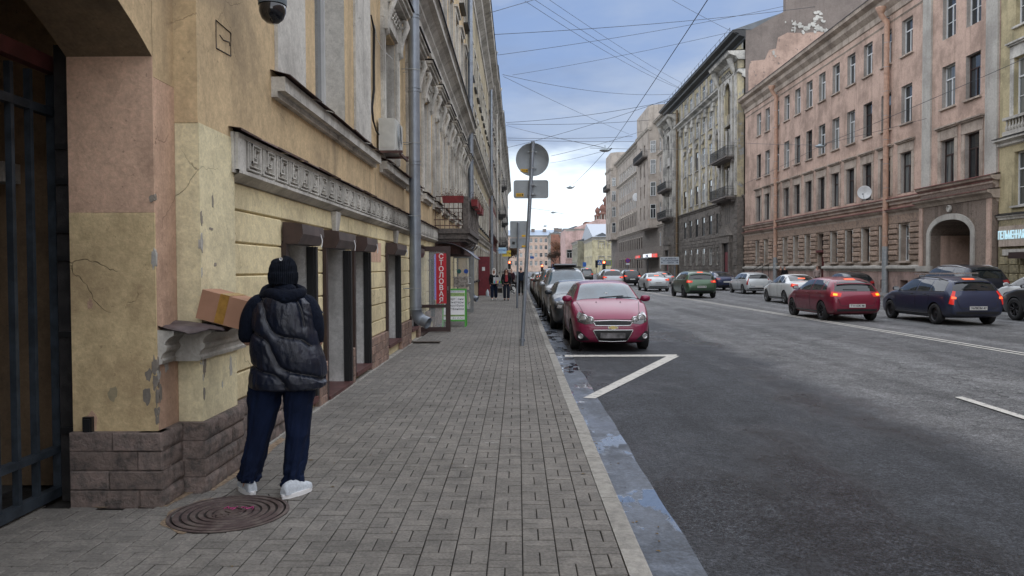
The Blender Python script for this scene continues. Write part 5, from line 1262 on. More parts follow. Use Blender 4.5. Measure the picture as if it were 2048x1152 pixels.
for a, b, H_ in ((128.5, 143, 29.5), (181, 192.9, 29.5)):
    n_ = 1.5; c_ = (a+b)/2
    ws = [(c_-2.6, c_-1.4, z0, z1) for z0, z1 in zr[2:]] + [(c_+1.4, c_+2.6, z0, z1) for z0, z1 in zr[2:]]
    m = MB(RT); skin(m, a+1, b-1, 8.6, H_, ws, n_, .25)
    m.quad((a, 0, 8.6), (a+1, n_, 8.6), (a+1, n_, H_), (a, 0, H_)); m.quad((b, 0, 8.6), (b-1, n_, 8.6), (b-1, n_, H_), (b, 0, H_)); m.add([(a, 0, 8.6), (a+1, n_, 8.6), (b-1, n_, 8.6), (b, 0, 8.6)], [(0,1,2,3)]); m.add([(a, 0, H_), (a+1, n_, H_), (b-1, n_, H_), (b, 0, H_), (b, -6, H_), (a, -6, H_)], [(0,1,2,3,4,5)])
    m.box(a, b, -6, -.01, 26, H_-.01)
    m.build('bay_tower', m_bg, bh)
    for o in ws: put_window(RT, 'R', *o, .2, bh, MT['wood_frame'], 'TV', n=n_)
    # slanted bay face towards the camera gets its own windows
    for z0, z1 in zr[2:]:
        p0 = RT @ Vector((a+.5, n_/2+.02, z0))+Vector((-.055, -.08, 0)); pw = window_meshes(1.0, z1-z0, MT['white_pvc'], 'TV')
        ang = math.atan2(-(n_), -(1)) ; MW = Matrix.Translation(p0) @ Matrix.Rotation(R(-33.7), 4, 'Z')
        w = place('window', pw[0], bh, MW); place('pane', pw[1], w, MW)
    cornice(RT, bh, a+.6, b-.6, [(n_-.2, 25.2), (n_+.15, 25.4), (n_+.3, 25.8), (0, 25.9)], m_bgt, None, 'bay_cornice')
    iron_balcony(RT, None, '', a+2, b-2, 21.0, n_+.9, cst, parent=bh)
def wallsign(px0, py0, px1, py1, mat, label, tx, tm_, n=.15):
    a, b = atX(px0, py0, XR-n), atX(px1, py1, XR-n)
    e = empty('shop_sign', (XR-n, (a.y+b.y)/2, b.z), label=label, cat='sign')
    MB().box(XR-n, XR-.01, min(a.y, b.y), max(a.y, b.y), min(a.z, b.z), max(a.z, b.z)).build('panel', mat, e)
    text(tx, abs(a.z-b.z)*.75, tm_, Matrix.Translation((XR-n-.01, (a.y+b.y)/2, (a.z+b.z)/2)) @ Matrix.Rotation(R(-90), 4, 'Z') @ Matrix.Rotation(R(90), 4, 'X'), e, ext=.01)
wallsign(1271, 512, 1279, 517, emit('red_sign', (.75, .05, .03), .3), 'small red sign left of the dark entrance canopy', 'АПТЕКА', MT['white'])
wallsign(1286, 509, 1302, 516, emit('white_sign', (.85, .9, .95), .35), 'glowing white sign over the dark entrance canopy', 'СТРОЙКА', plain('navy_ink', (.01, .02, .12), .5))
wallsign(1303, 508, 1313, 515, emit('red_sign2', (.75, .05, .03), .3), 'small red sign right of the glowing white sign', 'БАНК', MT['white'])
cpn = empty('entrance_canopy', (XR-1, 135, 3), label='flat black entrance canopy below the white sign of the beige house', cat='canopy')
MB(RT).box(128, 141, 0, 1.8, 3.2, 3.5).build('roof', MT['black'], cpn)
for u in (129, 140): MB(RT).box(u, u+.15, 1.6, 1.75, 0, 3.2).build('leg', MT['black'], cpn)
dsh = atX(1272, 394, XR-.8); d3 = empty('satellite_dish', tuple(dsh), label='round satellite dish high on the beige house between its windows', cat='satellite dish')
MB(Matrix.Translation(dsh) @ Matrix.Rotation(R(-40), 4, 'Z')).lathe([(0, .15), (.5, .1), (.8, -.02), (.78, -.03), (0, .1)], (0, 0, 0), 24, axis='y').build('reflector', MT['white_pvc'], d3)
MB().tube([(dsh.x, dsh.y, dsh.z), (XR, dsh.y, dsh.z-.3)], .04, 6).build('arm', MT['steel'], d3)

# ------------------------------------------------------------ beyond the crossing
def bySide(px0, px1, Y): return atY(px0, 540, Y).x, atY(px1, 540, Y).x
# yellow corner house: front faces camera, side along the street
Yy = 222
x0, x1 = bySide(1185, 1242, Yy)
m_yl = P_('light_yellow', (.52, .47, .31), dark=.3, streak=.3)
zt = atY(1190, 474, Yy).z
zA = [atY(1200, a, Yy).z for a in (530, 513)]; zB = [atY(1200, a, Yy).z for a in (497, 483)]
yh, yT = house('light yellow two-storey corner house with grey hipped roof beyond the crossing', Yy, 'F', x0, x1, zt, m_yl, [dict(u=[atY(p, 500, Yy).x for p in (1203, 1222)], z=tuple(zA), w=1.7, sur=True), dict(u=[atY(p, 500, Yy).x for p in (1203, 1222)], z=tuple(zB), w=1.7, sur=True)],
    corn=.9, trim=m_wst, overhang=.6, depth=40, roofh=5, roofm=plain('pale_roof', (.35, .38, .42), .5, .3))
def strow(label, xs, Y0, Y1, H, mat, n, rows, group=None, **k):
    return house(label, xs, 'R', Y0, Y1, H, mat, [dict(u=evenly(Y0+1, Y1-1, n), z=z, w=1.6, sur=True) for z in rows], trim=m_wst, **k)
xe = x0-.05
strow('yellow side wing of the corner house running away along the street', xe, Yy+.2, 250, zt-.3, m_yl, 7, [tuple(zA), tuple(zB)], corn=.8, depth=6)
xg = atY(1146, 540, 255).x
strow('grey-green low house between the yellow and pink houses', xg+1.2, 250.2, 275, atY(1150, 483, 255).z, P_('grey_green', (.26, .25, .19), dark=.4), 6, [(1.5, 4), (6, 8.5)], corn=.8, depth=10)
m_pf = P_('far_pink', (.50, .35, .32), dark=.25, streak=.2)
xs_ = atY(1131, 540, 278).x
zt2 = atY(1150, 458, 278).z
fh, _ = house('pink far house with a tall blank pink gable and small round vent', 278, 'F', xs_, xs_+14, zt2, m_pf, [dict(u=[atY(1133.5, 500, 278).x+1], z=(atY(1132, 516, 278).z, atY(1132, 500, 278).z), w=1.9, sur=True)], trim=m_wst, corn=.8, depth=30, roofh=1)
Yp = 277.9
g_ = [atY(a, b, Yp) for a, b in ((1148, 470), (1150, 455), (1196, 438), (1225, 440), (1225, 480), (1148, 480))]
MB().add([tuple(p) for p in g_] + [(p.x, p.y+6, p.z) for p in g_], [tuple(range(6)), tuple(range(11, 5, -1))] + [(i, (i+1) % 6, 6+(i+1) % 6, 6+i) for i in range(6)]).build('gable_wall', m_pf, fh)
v_ = atY(1177, 456, Yp-.1); MB().lathe([(0, -.1), (.5, -.1), (.5, .0)], tuple(v_), 16, axis='y').build('vent', m_wst, fh)
strow('pinkish street house with pale cornice before the rust-red one', atY(1129, 540, 300).x, 292, 330, atY(1129, 462, 300).z, P_('far_pink2', (.40, .27, .25), dark=.3), 8, [(1.5, 4), (6, 8.5), (11, 13)], corn=1, depth=8)
x0, x1 = bySide(1102, 1130, 340)
rh, _ = house('rust-red blank-gabled house with a pale street side behind the bare tree', 340, 'F', x0, x1+6, atY(1110, 466, 340).z, P_('rust_render', (.30, .15, .11), dark=.35), [], trim=m_wst, corn=.6, depth=30, roofh=1.5, roofm=plain('blue_roof', (.30, .36, .42), .5, .3))
strow('pale street side of the rust-red house', x0-.1, 341, 372, atY(1102, 468, 340).z, P_('far_grey', (.36, .34, .31), dark=.3), 8, [(2, 5), (7.5, 10.5), (13, 16)], corn=.8, depth=5)
Ye = 400
x0, x1 = bySide(985, 1100, Ye)
us = [atY(p, 500, Ye).x for p in range(992, 1096, 10)]
rws = [(atY(1050, b, Ye).z, atY(1050, a, Ye).z) for a, b in ((477, 485), (491, 499), (506, 514), (522, 531))]
eh, _ = house('long pink five-row house with blue-grey roof closing the end of the street', Ye, 'F', x0-10, x1+8, atY(1050, 471, Ye).z, P_('end_pink', (.50, .38, .31), dark=.2, streak=.2), [dict(u=us, z=z, w=1.55, fm=MT['white_pvc'], st='TV') for z in rws],
     trim=m_wst, corn=.9, overhang=.7, depth=14, roofh=3.2, roofm=plain('bluish_roof', (.26, .32, .40), .5, .3))
rrr = random.Random(4)
for k, px in enumerate((1066, 1089, 1112, 1120, 1134, 1143, 1152)):
    c = atY(px, 463, 345 if px > 1095 else 404); H_ = rrr.uniform(2.0, 3.5)
    MB().box(c.x-.9, c.x+.9, c.y, c.y+1.6, c.z-3, c.z+H_*.5).box(c.x-1.05, c.x+1.05, c.y-.1, c.y+1.7, c.z+H_*.5, c.z+H_*.5+.3).build('chimney', m_gable, eh if px < 1095 else rh)
# red church turrets
Yc = 300
chu = empty('church', (atY(1200, 440, Yc).x, Yc, 0), label='red brick church with onion-topped turrets showing above the far pink gable', cat='church')
m_ch = P_('church_red', (.20, .10, .08), dark=.3)
for px, pt_, pb, w in ((1195, 414, 448, 3.4), (1205, 408, 446, 4.2)):
    t = atY(px, pt_, Yc); b = atY(px, pb, Yc); h = t.z-b.z; r = w*.2
    MB().lathe([(r*1.5, 0), (r*1.5, h*.42), (r*2.1, h*.46), (r*2.1, h*.50), (r*1.2, h*.54), (r*.8, h*.60), (r*1.4, h*.70), (r*1.5, h*.80), (r*.9, h*.92), (.1, h)], (b.x, Yc, b.z), 12).build('turret', m_ch, chu)
    for q in range(6): a = q*math.pi/3; MB().tube([(b.x+r*1.6*math.cos(a), Yc+r*1.6*math.sin(a), b.z), (b.x+r*1.6*math.cos(a), Yc+r*1.6*math.sin(a), b.z+h*.44)], r*.25, 6).build('half_column', m_wst, chu)
b = atY(1200, 446, Yc); MB().box(b.x-6, b.x+7, Yc-1, Yc+10, 0, b.z+.5).build('nave', m_ch, chu)
t = atY(1223, 385, Yc); MB().lathe([(3.4, 0), (3.4, t.z*.9), (4.0, t.z*.92), (3.2, t.z*.96), (2.0, t.z), (0, t.z+3)], (t.x+1.2, Yc+8, 0), 16).build('drum', m_ch, chu)
# the street goes on behind the camera: plain house fronts that the glass and wet road mirror
house('plain ochre house behind the viewpoint on the left', XL, 'L', -70, -7.1, 16, MT['tan'], [dict(u=evenly(-69, -8, 18), z=z, w=1.3) for z in ((1, 3), (5, 7), (9, 11), (12.5, 14.2))], corn=1, trim=MT['greytrim'])
house('plain salmon house behind the viewpoint on the right', XR, 'R', -70, 19.9, 18, m_pk, [dict(u=evenly(-69, 19, 24), z=z, w=1.4) for z in ((1, 3), (5, 7), (9, 11), (13, 15))], corn=1, trim=m_pkt)
# ------------------------------------------------------------ cars
def interp(tab, x):
    for (a, b), (c, d) in zip(tab, tab[1:]):
        if x <= c: return b+(d-b)*(x-a)/(c-a) if c > a else d
    return tab[-1][1]
TOP = {
 'hatch': [(0, .40), (.012, .475), (.05, .55), (.13, .625), (.22, .685), (.255, .71), (.30, .775), (.41, .94), (.47, .975), (.58, 1), (.75, .985), (.88, .93), (.93, .86), (.975, .66), (.99, .62), (1, .5)],
 'sedan': [(0, .46), (.012, .52), (.05, .585), (.13, .63), (.23, .665), (.28, .69), (.33, .76), (.43, .935), (.49, .975), (.58, 1), (.68, .975), (.76, .90), (.85, .765), (.92, .745), (.98, .72), (1, .5)],
 'suv': [(0, .5), (.012, .58), (.05, .625), (.12, .65), (.21, .675), (.25, .70), (.30, .79), (.385, .94), (.44, .975), (.54, 1), (.75, .99), (.89, .95), (.93, .88), (.975, .66), (.99, .60), (1, .45)],
 'wagon': [(0, .47), (.012, .53), (.05, .585), (.12, .63), (.21, .665), (.25, .69), (.30, .77), (.40, .94), (.46, .975), (.56, 1), (.78, .985), (.91, .93), (.945, .85), (.98, .66), (.99, .60), (1, .45)],
 'van': [(0, .48), (.012, .53), (.04, .57), (.10, .60), (.17, .63), (.20, .65), (.25, .75), (.33, .92), (.38, .97), (.5, 1), (.8, 1), (.93, .97), (.965, .9), (.985, .62), (.992, .58), (1, .4)]}
PLAN = [(0, .66), (.012, .80), (.05, .91), (.13, .975), (.28, 1), (.75, 1), (.9, .97), (.965, .93), (.99, .85), (1, .74)]
BOT = [(0, .22), (.012, .145), (.05, .115), (.13, .12), (.85, .13), (.95, .16), (.99, .21), (1, .32)]
def car_paint(nm, c, metal=.35, rough=.32, dirt=.25):
    g = NG(nm); g.obj(); o = sep(g)
    d = g.M('MULTIPLY', g.ramp(o[2], .1, .75, 1, 0), g.ramp(g.noise(6, 6, .6), .3, .7, .3, 1))
    col = g.mix(g.M('MULTIPLY', d, dirt*1.6, None, True), g.mul(c, g.ramp(g.noise(2, 3), .3, .7, .94, 1.06)), (.09, .08, .07))
    g.set(col=col, metal=metal, rough=g.ramp(d, 0, 1, rough, .7), coat=.6, spec=.4)
    g.b.inputs['Coat Roughness'].default_value = .06
    return g.m
g = NG('car_glass'); g.obj(); g.set(col=(.010, .014, .016), rough=.03, spec=.5, coat=0.3); MT['cglass'] = g.m
g = NG('car_windscreen'); g.obj(); gv = g.ramp(g.noise(2.2, 3), .3, .7, .7, 1.4); g.set(col=g.mul((.05, .085, .11), gv), rough=.04, spec=.7, coat=.5); MT['wglass'] = g.m
MT['lamp'] = plain('lamp_lens', (.42, .43, .44), .08, .5, coat=1, objc=True); MT['lampd'] = plain('lamp_housing', (.03, .03, .032), .2, coat=1, objc=True)
MT['tail'] = emit('tail_lit', (.85, .03, .02), .12); MT['tailhot'] = emit('brake_hot', (1, .13, .04), .45); MT['amber'] = emit('amber_lit', (1, .42, .02), .5)
MT['taildim'] = plain('tail_red', (.30, .012, .015), .15, coat=1, objc=True)
MT['plate'] = plain('number_plate', (.55, .55, .53), .5, var=.05, objc=True); MT['ink'] = plain('plate_ink', (.01, .01, .012), .6)
MT['rim'] = plain('alloy', (.16, .165, .17), .35, .7, objc=True); MT['rimd'] = plain('dark_alloy', (.03, .03, .033), .4, .5, objc=True)
CB = {}
def body_mesh(kind, L, W, H):
    key = (kind, L, W, H)
    if key in CB: return CB[key]
    top = TOP[kind]; xs = [p[0] for p in top]; xs = sorted(set(xs + [.0, .35, .65, .82]))
    hw = W/2; rings = []
    beltf = {'hatch': .655, 'sedan': .66, 'suv': .645, 'wagon': .64, 'van': .60}[kind]
    for x in xs:
        t = interp(top, x)*H; w = interp(PLAN, x)*hw; b = interp(BOT, x)*(H if kind != 'suv' else H*1.15)
        belt = (beltf + .045*x)*H
        cab = t > belt+.10*H
        tt = min(1, max(0, (t-belt)/(H*.97-belt)))
        if t > belt: zb_ = belt; wr = w*(.90-.17*tt) ; ws = w*.95
        else: zb_ = t-.055*H; wr = w*.80; ws = w*.93
        z1 = b+.045; z2 = b+(zb_-b)*.45; z3 = zb_-.05*H
        h = [(0, b), (w*.78, b), (w*.955, z1), (w, z2), (w*.995, z3), (ws, zb_), (wr, max(t-.045*H, zb_+.01)), (wr*.78, t-.006*H), (0, t+.006*H)]
        rings.append([(L*(.5-x), y, z) for y, z in h] + [(L*(.5-x), -y, z) for y, z in h[-2:0:-1]])
    n = len(rings[0]); m = MB(); vs = [v for r in rings for v in r]; fs = []
    for i in range(len(rings)-1):
        for k in range(n): fs.append((i*n+k, i*n+(k+1) % n, (i+1)*n+(k+1) % n, (i+1)*n+k))
    fs += [tuple(range(n-1, -1, -1)), tuple(range((len(rings)-1)*n, len(rings)*n))]
    m.add(vs, fs, True); me = mesh_of(m, 'b', MT['trim'])
    bm = bmesh.new(); bm.from_mesh(me); bmesh.ops.recalc_face_normals(bm, faces=bm.faces); bm.to_mesh(me); bm.free()
    o = bpy.data.objects.new('tmp', me); TMP.collection.objects.link(o); o.modifiers.new('s', 'SUBSURF').levels = 2
    e = evalmesh(o, 'body'); bpy.data.objects.remove(o)
    bvh = BVHTree.FromPolygons([v.co.copy() for v in e.vertices], [tuple(p.vertices) for p in e.polygons])
    rw = {'hatch': .325, 'sedan': .325, 'suv': .375, 'wagon': .325, 'van': .33}[kind]
    ax = (L*(.5-.195), L*(.5-.815)) if kind != 'sedan' else (L*(.5-.19), L*(.5-.79))
    o = bpy.data.objects.new('tmp', e); TMP.collection.objects.link(o); cut = []
    for xx in ax:
        for s in (-1, 1):
            c = MB().lathe([(0, 0), (rw+.05, 0), (rw+.05, .5), (0, .5)], (xx, (hw-.30) if s > 0 else -(hw-.30)-.5, rw+.0), 28, axis='y', sm=False)
            cm = mesh_of(c, 'c', MT['dark']); b2 = bmesh.new(); b2.from_mesh(cm); bmesh.ops.remove_doubles(b2, verts=b2.verts, dist=1e-4); bmesh.ops.recalc_face_normals(b2, faces=b2.faces); b2.to_mesh(cm); b2.free()
            co = bpy.data.objects.new('cut', cm); TMP.collection.objects.link(co); cut.append(co)
            md = o.modifiers.new('b', 'BOOLEAN'); md.operation = 'DIFFERENCE'; md.object = co; md.solver = 'EXACT'
            if hasattr(md, 'material_mode'): md.material_mode = 'TRANSFER'
    f = evalmesh(o, 'body'); bpy.data.objects.remove(o)
    for co in cut: bpy.data.objects.remove(co)
    f.polygons.foreach_set('use_smooth', [True]*len(f.polygons)); f.set_sharp_from_angle(angle=R(38))
    CB[key] = (f, bvh, rw, ax); return CB[key]
WHC = {}
def wheel_mesh(r, rm, steelw=False):
    key = (r, rm.name, steelw)
    if key in WHC: return WHC[key]
    T_ = MB().lathe([(r*.66, -.09), (r*.72, -.10), (r*.93, -.10), (r, -.075), (r, .075), (r*.93, .10), (r*.72, .10), (r*.66, .09)], (0, 0, 0), 28, axis='y')
    Q = MB(); Q.lathe([(0, .03), (r*.2, .04), (r*.2, .0)], (0, 0, 0), 16, axis='y'); Q.lathe([(r*.60, .02), (r*.61, .085), (r*.69, .095), (r*.68, .0)], (0, 0, 0), 28, axis='y')
    ns = 5
    if steelw: Q.lathe([(r*.2, .03), (r*.35, .055), (r*.5, .03), (r*.62, .02)], (0, 0, 0), 28, axis='y')
    else:
        for k in range(ns):
            for da in (-.17, .17):
                a = 2*math.pi*k/ns; c, s = math.cos(a), math.sin(a); c2, s2 = math.cos(a+da*1.5), math.sin(a+da*1.5)
                Q.tube([(r*.1*c, .05, r*.1*s), (r*.66*c2, .065, r*.66*s2)], r*.055, 5)
    B = MB().lathe([(0, -.05), (r*.66, -.05)], (0, 0, 0), 20, axis='y')
    WHC[key] = (mesh_of(T_, 'wheel', MT['rubber']), mesh_of(Q, 'rim', rm), mesh_of(B, 'brake_disc', MT['black'])); return WHC[key]
def make_car(label, kind, L, W, H, paint, xc, ynear, away=True, rim=None, lit=True, roofbox=False, rails=False, extra=None, plate=None, winter=None, steelw=False, nside='both', lower=True, seams=True, simple=False, tailshape='mid', yaw=0):
    body, bvh, rw, ax = body_mesh(kind, L, W, H)
    rz = R(90 if away else -90)+R(yaw)
    loc = (xc, ynear+L/2, RZ)
    e = empty('parked_car' if not away else 'car', loc, rz, label=label, cat='car', group='cars queueing in the traffic lanes' if away else 'cars parked along the near kerb')
    MW = wm(e)
    b = bpy.data.objects.new('body', body); COL.objects.link(b); b.parent = e
    b.material_slots[0].link = 'OBJECT'; b.material_slots[0].material = paint
    hw = W/2
    def cast(p, d, off=.004):
        d = Vector(d).normalized(); h, n, i, t = bvh.ray_cast(Vector(p), d)
        if h is None: return None
        if n.dot(d) > 0: n = -n
        return h+n*off
    def res(P, n):
        P = [Vector(p) for p in P]; ls = [0]
        for a, c in zip(P, P[1:]): ls.append(ls[-1]+(c-a).length)
        out = []
        for i in range(n):
            t = ls[-1]*i/(n-1); k = 0
            while k < len(P)-2 and ls[k+1] < t: k += 1
            f = (t-ls[k])/max(1e-9, ls[k+1]-ls[k]); out.append(P[k].lerp(P[k+1], min(1, f)))
        return out
    def patch(bot, top, d, mat, nm, par=b, nu=14, nv=7, off=.004, build=True):
        A, Bt = res(bot, nu), res(top, nu); G = []
        for j in range(nv):
            for i in range(nu):
                p = A[i].lerp(Bt[i], j/(nv-1)); G.append(cast(p, d, off))
        m = MB(MW); last = None
        ok = [g_ is not None for g_ in G]
        vs = [g_ if g_ is not None else Vector((0, 0, 0)) for g_ in G]; fs = []
        for j in range(nv-1):
            for i in range(nu-1):
                q = (j*nu+i, j*nu+i+1, (j+1)*nu+i+1, (j+1)*nu+i)
                if all(ok[k] for k in q): fs.append(q)
        if not fs: return None
        m.add(vs, fs, True)
        return m.build(nm, mat, par)
    def line(P, d, r, mat, nm, n=16, off=.0, closed=False, par=b):
        if closed: P = list(P)+[P[0]]
        pts = [cast(p, d, off) for p in res(P, n)]; pts = [p for p in pts if p is not None]
        if len(pts) > 2: return MB(MW).tube(pts, r, 5).build(nm, mat, par)
    X = lambda f: L*(.5-f)
    belt = lambda f: ({'hatch': .655, 'sedan': .66, 'suv': .645, 'wagon': .64, 'van': .60}[kind]+.045*f)*H
    top = lambda f: interp(TOP[kind], f)*H
    # glass
    c0, c1 = {'hatch': (.268, .425), 'sedan': (.295, .445), 'suv': (.262, .40), 'wagon': (.262, .415), 'van': (.21, .345)}[kind]
    wsb, wst = hw*.80, hw*.64
    patch([(X(c0+.012*0), wsb*y, 3) for y in (-1, -.5, 0, .5, 1)], [(X(c1), wst*y, 3) for y in (-1, -.5, 0, .5, 1)], (0, 0, -1), MT['wglass'], 'windscreen', nv=10)
    r0, r1 = {'hatch': (.90, .975), 'sedan': (.70, .845), 'suv': (.90, .975), 'wagon': (.92, .978), 'van': (.94, .982)}[kind]
    if kind == 'sedan': patch([(X(r1), hw*.72*y, 3) for y in (-1, 0, 1)], [(X(r0), hw*.60*y, 3) for y in (-1, 0, 1)], (0, 0, -1), MT['cglass'], 'rear_window', nv=8)
    else: patch([(-L, hw*.76*y, top(.975)+.02*H) for y in (-1, 0, 1)], [(-L, hw*.62*y, H*(.925 if kind != 'van' else .95)) for y in (-1, 0, 1)], (1, 0, 0), MT['cglass'], 'rear_window', nv=8)
    E_ = {'hatch': (.30, .43, .60, .80, .89), 'sedan': (.335, .455, .58, .71, .80), 'suv': (.30, .41, .56, .74, .90), 'wagon': (.30, .425, .57, .74, .92), 'van': (.25, .36, .55, .75, .94)}[kind]
    ztop = H*.925
    for s in ((-1, 1)):
        d = (0, -s, 0); Y = s*3
        def sw(f0, f1, g0, g1, z_t=ztop): return patch([(X(f0), Y, belt(f0)+.025), (X(f1), Y, belt(f1)+.025)], [(X(g0), Y, min(z_t, top(g0)-.055*H)), (X((g0+g1)/2), Y, z_t), (X(g1), Y, min(z_t, top(g1)-.055*H))], d, MT['cglass'], 'side_window', nu=12, nv=6)
        sw(E_[0], E_[2]-.008, E_[1]-.005, E_[2]-.008)
        sw(E_[2]+.008, E_[3]-.006, E_[2]+.008, E_[3]-.006)
        if kind in ('suv', 'wagon', 'van'): sw(E_[3]+.008, E_[4]-.005, E_[3]+.008, E_[4]-.02)
        elif kind == 'hatch': sw(E_[3]+.008, E_[4]-.005, E_[3]+.008, E_[3]+.05)
        else: sw(E_[3]+.006, E_[4], E_[3]+.006, E_[3]+.03)
        if seams and not simple:
            for f in (E_[0]-.005, E_[2], E_[3]+.01):
                line([(X(f), Y, belt(f)), (X(f)+(0 if f < .7 else .06), Y, .28*H), (X(f)+(0 if f < .7 else .14), Y, .2*H)], d, .006, MT['black'], 'door_gap', n=8)
            for f in (E_[2]-.05, E_[3]-.045):
                p = cast((X(f), Y, belt(f)-.075), d, .02)
                if p: MB(MW).tube([p+Vector((.08, -s*.015, 0)), p+Vector((.05, 0, 0)), p+Vector((-.05, 0, 0)), p+Vector((-.08, -s*.015, 0))], .013, 6).build('door_handle', MT['trim'] if kind == 'wagon' else b.material_slots[0].material, b)
            line([(X(.26), Y, .20*H), (X(.74), Y, .21*H)], d, .03, MT['trim'], 'sill_trim', n=10, off=-.01)
            line([(X(E_[0]), Y, belt(E_[0])+.015), (X(.5), Y, belt(.5)+.015), (X(E_[4]-.01), Y, belt(E_[4])+.015)], d, .008, MT['chrome'] if kind in ('suv',) else MT['trim'], 'belt_trim', n=14, off=.002)
        # mirrors
        p = cast((X(E_[0]+.02), Y, belt(E_[0])+.06), d, 0)
        if p:
            m = MB(MW); c = p+Vector((.04, s*.12, .03)); m.lathe([(0, -.065), (.05, -.06), (.09, -.02), (.095, .03), (.07, .045), (0, .05)], tuple(c), 14, axis='x', sy=.75) if False else None
            m.grid(lambda u, v: (c.x+.05*math.sin(v*math.pi)*(1 if math.cos(u*6.283) > 0 else .55)*math.cos(u*6.283), c.y-.115*math.cos(v*math.pi), c.z+.075*math.sin(v*math.pi)**.7*math.sin(u*6.283)), 12, 8, cu=True)
            m.tube([p, c], .02, 6); m.build('mirror', b.material_slots[0].material if kind != 'wagon' else MT['trim'], b)
            MB(MW).box(c.x-.056, c.x-.045, c.y-.085, c.y+.085, c.z-.05, c.z+.05).build('mirror_glass', MT['lamp'], b)
    # wheels
    ws_ = wheel_mesh(rw, rim or MT['rim'], steelw)
    for xx in ax:
        for s in (-1, 1):
            Mx = MW @ Matrix.Translation((xx, s*(hw-.115), rw)) @ Matrix.Rotation(0 if s > 0 else math.pi, 4, 'Z')
            w = place('wheel', ws_[0], e, Mx); place('rim', ws_[1], w, Mx); place('brake_disc', ws_[2], w, Mx)
    # rear lamps and plates
    zt_ = {'hatch': .60, 'sedan': .62, 'suv': .60, 'wagon': .56, 'van': .52}[kind]*H
    for s in (-1, 1):
        d = (1, -s*.75, 0); o_ = Vector((-2.2, s*1.65, 0))
        def q(y, z): return Vector((-L/2, s*y, z))-Vector(d)*1.2
        tl = MT['tail'] if lit else MT['taildim']
        if tailshape == 'tall': patch([q(hw*.83, zt_-.20), q(hw*1.02, zt_-.17)], [q(hw*.80, zt_+.20), q(hw*.90, zt_+.22)], d, tl, 'tail_light', nu=6, nv=8, off=.012)
        else: patch([q(hw*.62, zt_-.06), q(hw*1.05, zt_-.05)], [q(hw*.60, zt_+.05), q(hw*1.02, zt_+.11)], d, tl, 'tail_light', nu=8, nv=5, off=.012)
        if lit: patch([q(hw*.76, zt_-.03), q(hw*.92, zt_-.02)], [q(hw*.76, zt_+.03), q(hw*.92, zt_+.05)], d, MT['amber'] if lit == 'amber' else MT['tailhot'], 'brake_lamp', nu=5, nv=4, off=.02)
    if lit:
        zz_ = (top(.93)-.015*H) if kind != 'sedan' else top(.80)-.06*H
        patch([(-L, -.17, (.925*H if kind != 'sedan' else .83*H)), (-L, .17, (.925*H if kind != 'sedan' else .83*H))], [(-L, -.17, (.95*H if kind != 'sedan' else .86*H)), (-L, .17, (.95*H if kind != 'sedan' else .86*H))], (1, 0, 0), MT['tailhot'], 'centre_brake_light', nu=6, nv=3, off=.015)
    patch([(-L, -hw*.8, .235*H), (-L, hw*.8, .235*H)], [(-L, -hw*.86, .29*H), (-L, hw*.86, .29*H)], (1, 0, 0), MT['trim'], 'rear_bumper_trim', off=.006, nv=4)
    line([(-L, -hw*.72, .585*H), (-L, -hw*.60, .36*H), (-L, hw*.60, .36*H), (-L, hw*.72, .585*H)], (1, 0, 0), .007, MT['black'], 'tailgate_gap', n=24)
    pzl = {'sedan': .47 if kind == 'sedan' else .4}.get(kind, .36)*H
    if kind in ('suv', 'van'): pzl = .42*H
    p = cast((-L, 0, pzl), (1, 0, 0), .012)
    if p:
        MB(MW).box(p.x-.008, p.x+.03, -.26, .26, p.z-.056, p.z+.056).build('number_plate', MT['plate'], b)
        if plate and away: text(plate, .092, MT['ink'], MW @ Matrix.Translation((p.x-.012, 0, p.z)) @ Matrix.Rotation(R(-90), 4, 'Z') @ Matrix.Rotation(R(90), 4, 'X'), b, ext=.001, bold=.002)
    # front lamps, grille
    zf = {'hatch': .50, 'sedan': .47, 'suv': .52, 'wagon': .47, 'van': .46}[kind]*H
    if not (extra == 'red_hatch'):
        for s in (-1, 1):
            d = (-1, -s*.8, 0)
            def q(y, z): return Vector((L/2, s*y, z))-Vector(d)*1.2
            patch([q(hw*.55, zf-.07), q(hw*1.0, zf-.03)], [q(hw*.55, zf+.04), q(hw*1.05, zf+.10)], d, MT['lampd'], 'headlight', nu=8, nv=5, off=.010)
            patch([q(hw*.72, zf-.04), q(hw*.90, zf-.03)], [q(hw*.72, zf+.04), q(hw*.92, zf+.05)], d, MT['lamp'], 'lamp_lens', nu=6, nv=5, off=.018)
        patch([(L, -hw*.45, zf-.10), (L, hw*.45, zf-.10)], [(L, -hw*.5, zf+.04), (L, hw*.5, zf+.04)], (-1, 0, 0), MT['black'], 'grille', nv=5, off=.008)
        patch([(L, -hw*.7, .17*H), (L, hw*.7, .17*H)], [(L, -hw*.66, .30*H), (L, hw*.66, .30*H)], (-1, 0, 0), MT['trim'], 'front_bumper_trim', nv=5, off=.008)
        for q_ in range(3): line([(L, -hw*.44, zf-.08+.045*q_), (L, hw*.44, zf-.08+.045*q_)], (-1, 0, 0), .006, MT['chrome'], 'grille_bar', n=10, off=.012)
        p = cast((L, 0, .33*H), (-1, 0, 0), .012)
        if p and not away: MB(MW).box(p.x-.03, p.x+.008, -.26, .26, p.z-.056, p.z+.056).build('number_plate', MT['plate'], b)
    if rails:
        for s in (-1, 1):
            pts = [cast((X(f), s*hw*.66, 3), (0, 0, -1), .05 if .46 < f < .84 else .005) for f in (.43, .46, .55, .65, .75, .84, .87)]
            MB(MW).tube([p for p in pts if p], .018, 6).build('roof_rail', MT['chrome'] if rails == 'chrome' else MT['black'], b)
